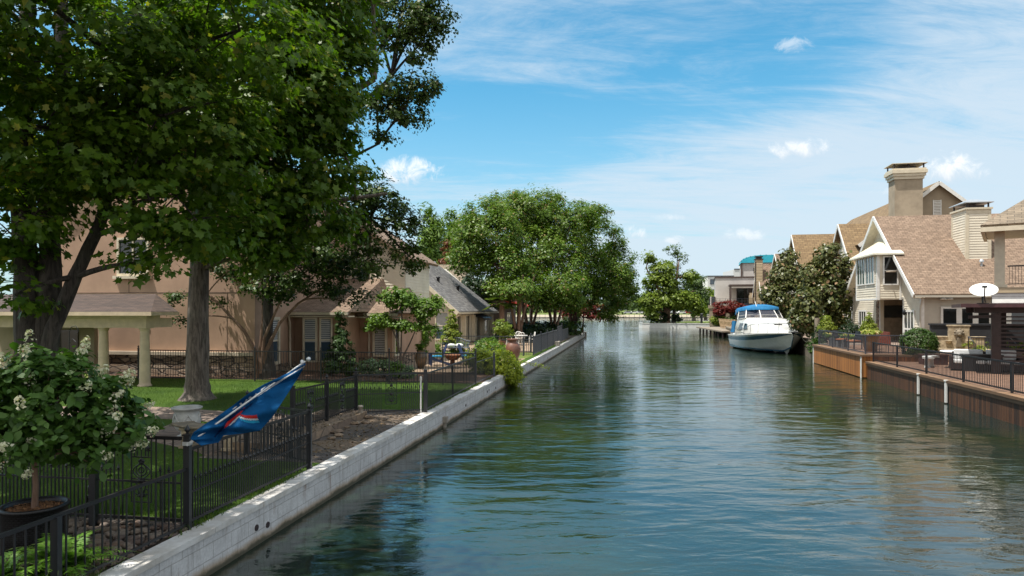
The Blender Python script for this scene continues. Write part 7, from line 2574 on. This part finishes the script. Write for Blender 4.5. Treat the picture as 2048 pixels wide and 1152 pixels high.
myrtle(1147, 74, .75, 'crape myrtle with dark reddish stems leaning farthest over the water', [E(1190, 490, 75, 3.6, 3.6, 2.8), E(1235, 530, 75, 2.0, 2.6, 2.4), E(1180, 580, 73, 3.2, 3.0, 1.5), E(1245, 590, 74, 1.5, 2.0, 1.5), E(1220, 625, 73, 1.6, 1.8, .8), E(1150, 610, 72, 2.0, 2.0, .7), E(1215, 555, 71, 2.8, 2.4, 2.2), E(1165, 530, 71, 2.8, 2.4, 2.2), E(1250, 565, 75, 1.5, 2.0, 1.6)], 114, True, n=21000)

# conifers and trees behind the left houses
def spire(name, label, px, top, d, w, lm, seed, gz=.6, n=17000, ls=.75):
    b = Vector(((px - 1024) / F * d, d, gz))
    zt = CAM_H - (top - 620) / F * d
    h = zt - gz
    el = []
    for k in range(9):
        f_ = k / 8
        el.append((b + Vector((.25 * math.sin(k * 2.1) * w, .25 * math.cos(k * 1.7) * w, h * (.22 + .75 * f_))), (w * (1.02 - .82 * f_), w * (1.02 - .82 * f_), h * .10)))
    tree(name, label, 'tree', b, [([(0, 0, 0), (0, 0, h * .5), (0, 0, h * .96)], .35, .06)], el, lm, M['bark_dark'], 260, n, ls, w * .34, seed, LONG, limb_r=.06, twig=False, flat=1.1, updir=.5)


spire('cypress_tree', 'feathery bright green cypress left of the red leaved tree', 862, 428, 112, 3.6, LF['cypress'], 121)
spire('cypress_tree', 'feathery cypress rising behind the large crape myrtles', 908, 436, 118, 3.2, LF['cypress'], 122)
b = Vector(((902 - 1024) / F * 98, 98, .6))
tree('red_tree', 'small bronze red tree between the cypresses above the tan roof', 'tree', b, [([(0, 0, 0), (0, 0, 5), (.2, 0, 8)], .2, .08)], [E(905, 500, 98, 1.5, 1.5, 1.6), E(898, 525, 98, 1.4, 1.4, 1.2), E(915, 515, 98, 1.2, 1.4, 1.6)], LF['redbrown'], M['bark_dark'], 70, 3000, .32, .6, 123, KITE, twig=False)
b = Vector(((1165 - 1024) / F * 82, 82, .7))
tree('japanese_maple', 'low dark red japanese maple under the last crape myrtle', 'tree', b, [([(0, 0, 0), (.1, 0, 1.2), (.2, 0, 2.4)], .12, .05)], [E(1160, 618, 82, 2.2, 1.8, 1.1), E(1195, 628, 81, 1.3, 1.3, .9), E(1140, 630, 82, 1.3, 1.3, .8)], LF['red'], M['bark_red'], 90, 4200, .24, .5, 124, KITE, twig=False)
b = Vector(((962 - 1024) / F * 72, 72, .6))
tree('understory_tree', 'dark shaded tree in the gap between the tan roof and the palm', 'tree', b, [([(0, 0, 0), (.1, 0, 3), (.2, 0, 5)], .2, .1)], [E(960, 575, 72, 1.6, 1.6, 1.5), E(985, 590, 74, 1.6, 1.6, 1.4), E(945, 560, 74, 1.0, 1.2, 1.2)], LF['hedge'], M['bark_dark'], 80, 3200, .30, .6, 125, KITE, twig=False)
for i, (px, d, w, h, lbl) in enumerate([(700, 120, 5, 11, 'rounded green tree far behind the stucco house roof'), (800, 128, 5, 12, 'rounded green tree far behind the oak branches'), (985, 135, 5.5, 10, 'rounded green tree behind the brown timber house')]):
    b = Vector(((px - 1024) / F * d, d, .5))
    tree('broadleaf_tree', lbl, 'tree', b, [([(0, 0, 0), (0, 0, h * .5), (0, 0, h * .8)], .4, .15)], [(b + Vector((0, 0, h * .68)), (w, w, h * .3)), (b + Vector((w * .5, -1, h * .55)), (w * .7, w * .7, h * .25)), (b + Vector((-w * .5, 0, h * .5)), (w * .7, w * .7, h * .25))], LF['conifer_dark'], M['bark_dark'], 120, 3500, .55, 1.1, 126 + i, KITE, twig=False)

# windmill palm
b = Vector(((1003 - 1024) / F * 57, 57, .65))
t = thing('palm_tree', 'short fan palm with shaggy trunk at the corner of the cream house', 'palm tree', b)
mb = MB().tube([b, b + Vector((.05, 0, 1.5)), b + Vector((0, 0, 3.3))], [.24, .24, .2], 10, jit=.12)
mb.build('trunk', M['bark_myrtle'], t, world=True)
C, N, T, S = [], [], [], []
rn = random.Random(4)
for k in range(26):
    a = rn.uniform(0, 6.28)
    el_ = rn.uniform(-.5, 1.25)
    hub = b + Vector((0, 0, 3.35)) + Vector((math.cos(a) * math.cos(el_), math.sin(a) * math.cos(el_), math.sin(el_))) * rn.uniform(.5, .95)
    d_ = (hub - b - Vector((0, 0, 3.35))).normalized()
    sd = d_.cross(Vector((0, 0, 1))).normalized()
    nn = sd.cross(d_)
    for j in range(15):
        ang = -1.5 + 3.0 * j / 14
        dv = (d_ * math.cos(ang) + sd * math.sin(ang) + Vector((0, 0, -.25))).normalized()
        C.append(hub + dv * .28); T.append(dv); N.append(nn); S.append(.72)
leaf_obj('crown', np.array(C), np.array(N), np.array(S), LF['palm'], t, LONG, 5, T=np.array(T), jit=.12)
mb = MB()
for k in range(0, len(C), 15):
    hub = Vector(C[k]) - Vector(T[k]) * .28
    mb.tube([b + Vector((0, 0, 3.2)), hub], .02, 4)
mb.build('leaf_stalks', M['bark_myrtle'], t, world=True)

# spit tree: pale willow-like crown with a bare upper half
b = Vector(((1334 - 1024) / F * 125, 125.8, .93))
st = [([(0, 0, 0), (.0, 0, 2.2), (-.6, 0, 4.5), (-2.2, 0, 8)], .62, .2), ([(.2, 0, 1.0), (.8, 0, 3.5), (1.8, 0, 7), (2.4, 0, 11.5)], .42, .1), ([(0, 0, 2.2), (3.0, 0, 4.6), (5.2, 0, 6)], .25, .1), ([(-.1, 0, 1.5), (-2.6, 0, 3.8), (-4.2, 0, 5.0)], .25, .1), ([(-1.2, 0, 5.8), (-3.6, 0, 10.0), (-3.4, 0, 12.3)], .16, .05)]
el = [E(1320, 575, 126, 3.4, 3.0, 2.8), E(1300, 605, 125, 2.0, 2.4, 1.8), E(1325, 545, 126, 2.4, 2.4, 2.2), E(1300, 515, 126, .9, 1.0, 1.0), E(1345, 600, 125, 3.0, 2.4, 1.6), E(1375, 600, 125, 2.4, 2.2, 1.6), E(1392, 610, 125, 1.5, 1.6, 1.1), E(1380, 550, 126, 1.3, 1.3, 1.0), E(1305, 630, 125, 1.4, 1.4, 1.0), E(1400, 625, 125, 1.2, 1.2, .7)]
tree('willow_tree', 'pale green spreading tree standing on the grassy spit', 'tree', b, st, el, LF['willow'], M['bark_myrtle'], 360, 20000, .42, .9, 131, KITE, limb_r=.12)
b = b + Vector((1.6, .8, 0))
st = [([(0, 0, 0), (.2, 0, 5), (.6, 0, 9), (.7, 0, 13.0)], .3, .06)]
el = [E(1345, 500, 127, 1.5, 1.3, 1.1), E(1362, 515, 127, 1.2, 1.0, 1.2), E(1352, 545, 127, 1.6, 1.2, 1.4), E(1368, 570, 127, 1.4, 1.2, 1.0)]
tree('sparse_tree', 'thin half bare grey tree rising behind the pale spit tree', 'tree', b, st, el, LF['far'], M['bark'], 60, 1500, .30, .6, 132, KITE, limb_r=.07)
C_ = P(1330, 640, 124.8)
shrub('shrub', 'low dark shrub at the foot of the tree on the spit', 'shrub', C_, [(C_ + Vector((-1.0, 0, .5)), (1.9, 1.0, .9)), (C_ + Vector((2.0, 0, .3)), (1.0, .8, .6))], LF['hedge'], 1500, .32, 133, cr=.4)
b = Vector(((1462 - 1024) / F * 104, 104, .8))
tree('japanese_maple', 'bright red japanese maple in front of the modern house arcade', 'tree', b, [([(0, 0, 0), (.1, 0, 1.4), (.2, 0, 2.6)], .12, .05)], [E(1455, 613, 104, 1.9, 1.4, .9), E(1480, 618, 104, 1.5, 1.3, .8), E(1440, 620, 104, 1.0, 1.0, .6)], LF['red'], M['bark_red'], 90, 4200, .26, .5, 134, KITE, twig=False)
for i, (px, py, d, lbl) in enumerate([(1437, 641, 104.5, 'yellow flowering bush left of the red maple on the jetty'), (1462, 643, 103, 'low green bush right of the red maple by the jetty')]):
    c = P(px, py, d)
    shrub('shrub', lbl, 'shrub', (c.x, c.y, .8), [(c, (1.3, .9, .7))], LF['lime'] if i == 0 else LF['boxwood'], 900, .24, 140 + i, cr=.35)
for i, (px, py, d, lbl) in enumerate([(1388, 582, 150, 'green tree behind the spit close to the modern house'), (1411, 600, 152, 'hanging willow like tree at the corner of the modern house')]):
    b = Vector(((px - 1024) / F * d, d, .9))
    tree('broadleaf_tree', lbl, 'tree', b, [([(0, 0, 0), (0, 0, 3), (0, 0, 6)], .3, .12)], [E(px, py - 8 - 10 * (i == 0), d, 2.2, 2.2, 1.8), E(px + 10, py + 8, d, 2.2, 2.0, 2.2), E(px - 12, py + 10, d, 2.0, 2.0, 1.8)], LF['far'] if i == 0 else LF['willow'], M['bark'], 110, 4200, .45, .9, 142 + i, KITE, twig=False)

# magnolias by the boat
def magnolia(px, d, label, el, seed, n=11000, gz=1.1, th=6.5):
    b = Vector(((px - 1024) / F * d, d, gz))
    tree('magnolia_tree', label, 'tree', b, [([(0, 0, 0), (0, 0, th * .4), (.1, 0, th)], .17 * th / 6.5, .05)], el, LF['magnolia'], M['bark'], 260, n, .27, .48, seed, OVAL, limb_r=.05, twig=False, flat=.9, updir=.45)


magnolia(1572, 64, 'conical bronze green magnolia nearer the modern house behind the boat', [E(1575, 520, 64, .8, .8, 1.1), E(1573, 550, 64, 1.5, 1.4, 1.4), E(1570, 590, 64, 2.1, 1.9, 1.6), E(1575, 625, 64, 2.0, 1.9, 1.4), E(1550, 600, 63, 1.2, 1.2, 1.2), E(1592, 560, 64, 1.0, 1.0, 1.2)], 151)
magnolia(1655, 57, 'taller leafy magnolia against the gabled houses right of the boat', [E(1655, 510, 57, 1.1, 1.2, 1.0), E(1670, 540, 57, 1.4, 1.4, 1.2), E(1640, 550, 57, 1.6, 1.5, 1.3), E(1655, 590, 57, 2.0, 1.8, 1.4), E(1680, 600, 57, 1.0, 1.2, 1.5), E(1650, 640, 57, 1.8, 1.6, 1.2), E(1625, 580, 57, 1.1, 1.2, 1.0)], 152, 13000)
magnolia(1612, 50.0, 'slim young magnolia growing from the terracotta pot on the quay', [E(1612, 610, 50, .8, .8, 1.0), E(1605, 640, 50, .85, .8, .8), E(1622, 645, 50, .7, .7, .7)], 153, 3600, 1.8, 2.6)
for i, (px, d, lbl) in enumerate([(1600, 70, 'dark evergreen hedge behind the magnolia trunks')]):
    c = P(1625, 655, 61)
    shrub('hedge', lbl, 'hedge', (c.x, c.y, 1.1), [(c + Vector((k_, .2 * k_, -.4)), (1.1, .9, 1.1)) for k_ in (-2.6, -1.3, 0, 1.3, 2.6)], LF['hedge'], 3600, .26, 154, cr=.4)

# clipped topiaries and shrubs on the right bank
def cone(label, px, ytop, ybot, d, w, lm, seed, n=2600, ls=.085):
    zt, zb = CAM_H - (ytop - 620) / F * d, CAM_H - (ybot - 620) / F * d
    x = (px - 1024) / F * d
    h = zt - zb
    el = [(Vector((x, d, zb + h * (.2 + .72 * k / 5))), (w * (1.05 - .85 * k / 5), w * (1.05 - .85 * k / 5), h * .16)) for k in range(6)]
    shrub('conical_shrub', label, 'shrub', (x, d, zb), el, lm, n, ls, seed, cr=.14, nclump=110, shell=(.75, 1.0), sr=.03)


cone('yellow green cone topiary on the raised dock left of the big flower pot', 1653, 628, 662, 42.5, .50, LF['lime'], 161)
cone('yellow green cone topiary behind the big flower pot', 1738, 628, 668, 37.5, .42, LF['lime'], 162)
c = P(1838, 690, 33.0)
shrub('round_shrub', 'large clipped round shrub beside the stone fountain', 'shrub', (c.x, c.y, .83), [(Vector((c.x, c.y, 1.62)), (.80, .80, .80))], LF['boxwood'], 13000, .07, 163, cr=.11, nclump=520, shell=(.9, 1.0), sr=.04, updir=.25)
c = P(1975, 715, 33.5)
shrub('hedge', 'low clipped green hedge behind the pergola post', 'hedge', (c.x + .6, c.y - .4, .83), [(Vector((c.x + k_ * .55, c.y - k_ * .37, 1.28)), (.5, .4, .45)) for k_ in range(-1, 6)], LF['lime'], 4200, .075, 164, cr=.13, nclump=150, shell=(.75, 1.0))
c = P(1622, 712, 44.0)
shrub('ivy', 'green ivy spilling over the quay end beside the orange dock', 'ivy', (c.x + .3, c.y, 0.6), [(Vector((c.x + .5, c.y, .75)), (.5, .6, .7)), (Vector((c.x + .55, c.y + 1, .95)), (.4, .5, .4))], LF['boxwood'], 1300, .11, 165, cr=.16)
for i, (px, py, d, lbl) in enumerate([(1648, 672, 45, 'small dark shrub behind the mesh railing corner'), (1700, 660, 52, 'dark shrub at the left corner of the clapboard house')]):
    c = P(px, py, d)
    shrub('shrub', lbl, 'shrub', (c.x, c.y, 1.1), [(c, (.8, .7, .7))], LF['hedge'], 900, .16, 166 + i, cr=.3)

# shrubs on the left bank
cone('dark green conical shrub against the stucco house bay', 682, 628, 742, 30.0, .62, LF['conifer_dark'], 171, 5200, .10)
cone('yellow green conical shrub before the cream house', 903, 622, 692, 43.0, .72, LF['lime'], 172, 3800, .12)
c = P(836, 690, 38.0)
shrub('shrub', 'loose light green shrub behind the glazed jar', 'shrub', (c.x, c.y, .57), [(Vector((c.x, c.y, 1.5)), (.65, .6, .75)), (Vector((c.x + .3, c.y, 2.0)), (.4, .4, .5))], LF['dogwood'], 2000, .12, 173, cr=.24)
bb = Vector(lfr(29.6, .60))
shrub('shrub', 'big yellow green bush spilling over the white sea wall', 'shrub', (bb.x, bb.y, .57), [(Vector((bb.x + .05, bb.y, 1.05)), (.95, 1.1, .60)), (Vector((bb.x + .62, bb.y - .2, .68)), (.55, 1.2, .50)), (Vector((bb.x - .6, bb.y + .2, 1.15)), (.7, .8, .5)), (Vector((bb.x + .85, bb.y + .3, .35)), (.36, .9, .34))], LF['vine'], 12500, .095, 174, KITE, cr=.22, nclump=300, updir=.8, droop=.2, shell=(.6, 1.0))
c = Vector(lfr(33.4, 1.6))
shrub('shrub', 'mounded fresh green shrub behind the yellow green bush', 'shrub', (c.x, c.y, .57), [(Vector((c.x, c.y, 1.30)), (.75, .7, .62))], LF['dogwood'], 2600, .09, 175, cr=.2, nclump=110, shell=(.7, 1.0))
bb = Vector(lfr(33.6, -.3))
t = thing('trailing_branch', 'single thin leafy branch trailing out over the water from the bush', 'branch', (bb.x - .6, bb.y - .2, .6))
pts = bez((bb.x - .5, bb.y - .4, .75), (bb.x + 1.0, bb.y - .1, .42), (0, 0, .15), 10)
MB().tube(pts, .012, 5).build('stem', M['bark'], t, world=True)
C = np.array([list(pts[i % 11] + Vector((random.uniform(-.12, .12), random.uniform(-.1, .1), random.uniform(-.08, .08)))) for i in range(90)])
leaf_obj('leaves', C, np.tile([0, 0, 1.0], (90, 1)), .09, LF['vine'], t, KITE, 9, jit=.5)
for i, (px, py, d, w, lm, lbl) in enumerate([(735, 728, 28.6, .42, 'variegated', 'pale leaved hosta clump left of the dogwood'), (768, 734, 28.0, .40, 'variegated', 'variegated low shrub below the dogwood crown'),
                                             (795, 740, 27.6, .34, 'dogwood', 'small green clump at the foot of the dogwood'), (815, 742, 27.4, .26, 'variegated', 'small pale clump right of the dogwood stem'),
                                             (662, 738, 28.4, .36, 'boxwood', 'low green shrub left of the dark conical shrub'), (700, 735, 28.2, .36, 'boxwood', 'low green shrub right of the dark conical shrub')]):
    c = P(px, py, d)
    shrub('low_shrub', lbl, 'shrub', (c.x, c.y, .56), [(Vector((c.x, c.y, .56 + w * .9)), (w, w * .9, w * .85))], LF[lm], 700, .11, 180 + i, OVAL, cr=.16, nclump=36)
c = P(1005, 662, 50)
t_ = shrub('shrub', 'small olive shrub in a terracotta pot left of the white chairs', 'shrub', (c.x, c.y, 1.0), [(Vector((c.x, c.y, 2.0)), (.75, .7, .6)), (Vector((c.x + .3, c.y, 1.5)), (.5, .5, .35))], LF['willow'], 1700, .14, 190, cr=.24)
t = thing('flower_pot', 'terracotta pot under the small olive shrub', 'flower pot', (c.x, c.y, .62))
MB().lathe([(.18, 0), (.26, .36), (.30, .37), (.30, .44), (.25, .44), (.22, .36)], (0, 0, 0), 16).build('pot', M['terracotta'], t)
for i, (d, s_, lm, lbl) in enumerate([(41.5, 3.2, 'vine', 'yellowish bedding plants before the thin pale fence'), (41.8, 5.4, 'willow', 'grassy green clump before the thin pale fence'), (42.2, 7.2, 'dogwood', 'low green plant nearest the yellow green conical shrub'), (37.5, 1.5, 'vine', 'small yellow leaved plant by the brown urn')]):
    c = Vector(lfr(d, s_))
    shrub('low_shrub', lbl, 'shrub', (c.x, c.y, .57), [(Vector((c.x, c.y, .95)), (.7, .5, .42))], LF[lm], 800, .12, 195 + i, cr=.2)
for i in range(3):
    d0 = 57.5 + i * 5
    el = [(Vector((*lfr(d0 + k_, 2.2 + 1.2 * (k_ % 2)), 1.25)), (1.2, 1.2, .8)) for k_ in range(5)] + [(Vector((*lfr(d0 + k_, 5.0), 1.2)), (1.4, 1.2, .85)) for k_ in range(5)]
    c = Vector(lfr(d0 + 2, 3))
    shrub('hedge', ['dark clipped hedge behind the white chairs', 'dark hedge under the tan stemmed crape myrtle', 'dark hedge under the reddish stemmed crape myrtle'][i], 'hedge', (c.x, c.y, .66), el, LF['hedge'], 4200, .22, 200 + i, cr=.35, nclump=150, shell=(.7, 1.0))
c = Vector(lfr(75, 1.0))
shrub('shrub', 'dark rounded bush at the far tip of the left bank', 'shrub', (c.x, c.y, .66), [(Vector((c.x, c.y, 1.4)), (1.4, 2.2, 1.2)), (Vector((c.x - .8, c.y - 3, 1.2)), (1.2, 1.6, 1.0)), (Vector((c.x - .5, c.y + 2.5, 1.2)), (1.2, 1.4, .9))], LF['boxwood'], 4200, .2, 205, cr=.4, nclump=130, shell=(.7, 1.0))
c = Vector(lfr(44.6, .35))
t = thing('stone_block', 'pale loose stone block on the wall top beside the dark fence', 'block', (*lfr(52, .12), .58), LROT)
MB().box(-.22, -.4, 0, .12, .4, .34).build('block', M['concrete'], t, bevel=.03)

# far wood beyond the lake: one mass
el = []
rn = random.Random(31)
for k in range(80):
    x = -260 + k * 7.6
    h = rn.uniform(9, 15) + (4 if 44 < x < 60 else 0)
    if 70 < x < 84:
        h *= .8
    el.append((Vector((x, 372 + rn.uniform(-8, 24), 2 + h * .5)), (rn.uniform(4.5, 7), 5, h * .55)))
C, N, cs = clumps(el, 2600, 52000, 2.3, 210, flat=.8, shell=(.5, 1.0))
tag(leaf_obj('far_woods', C, N, 1.7, LF['far'], None, KITE, 210), 'tree line along the far shore of the lake', 'woods', kind='stuff')
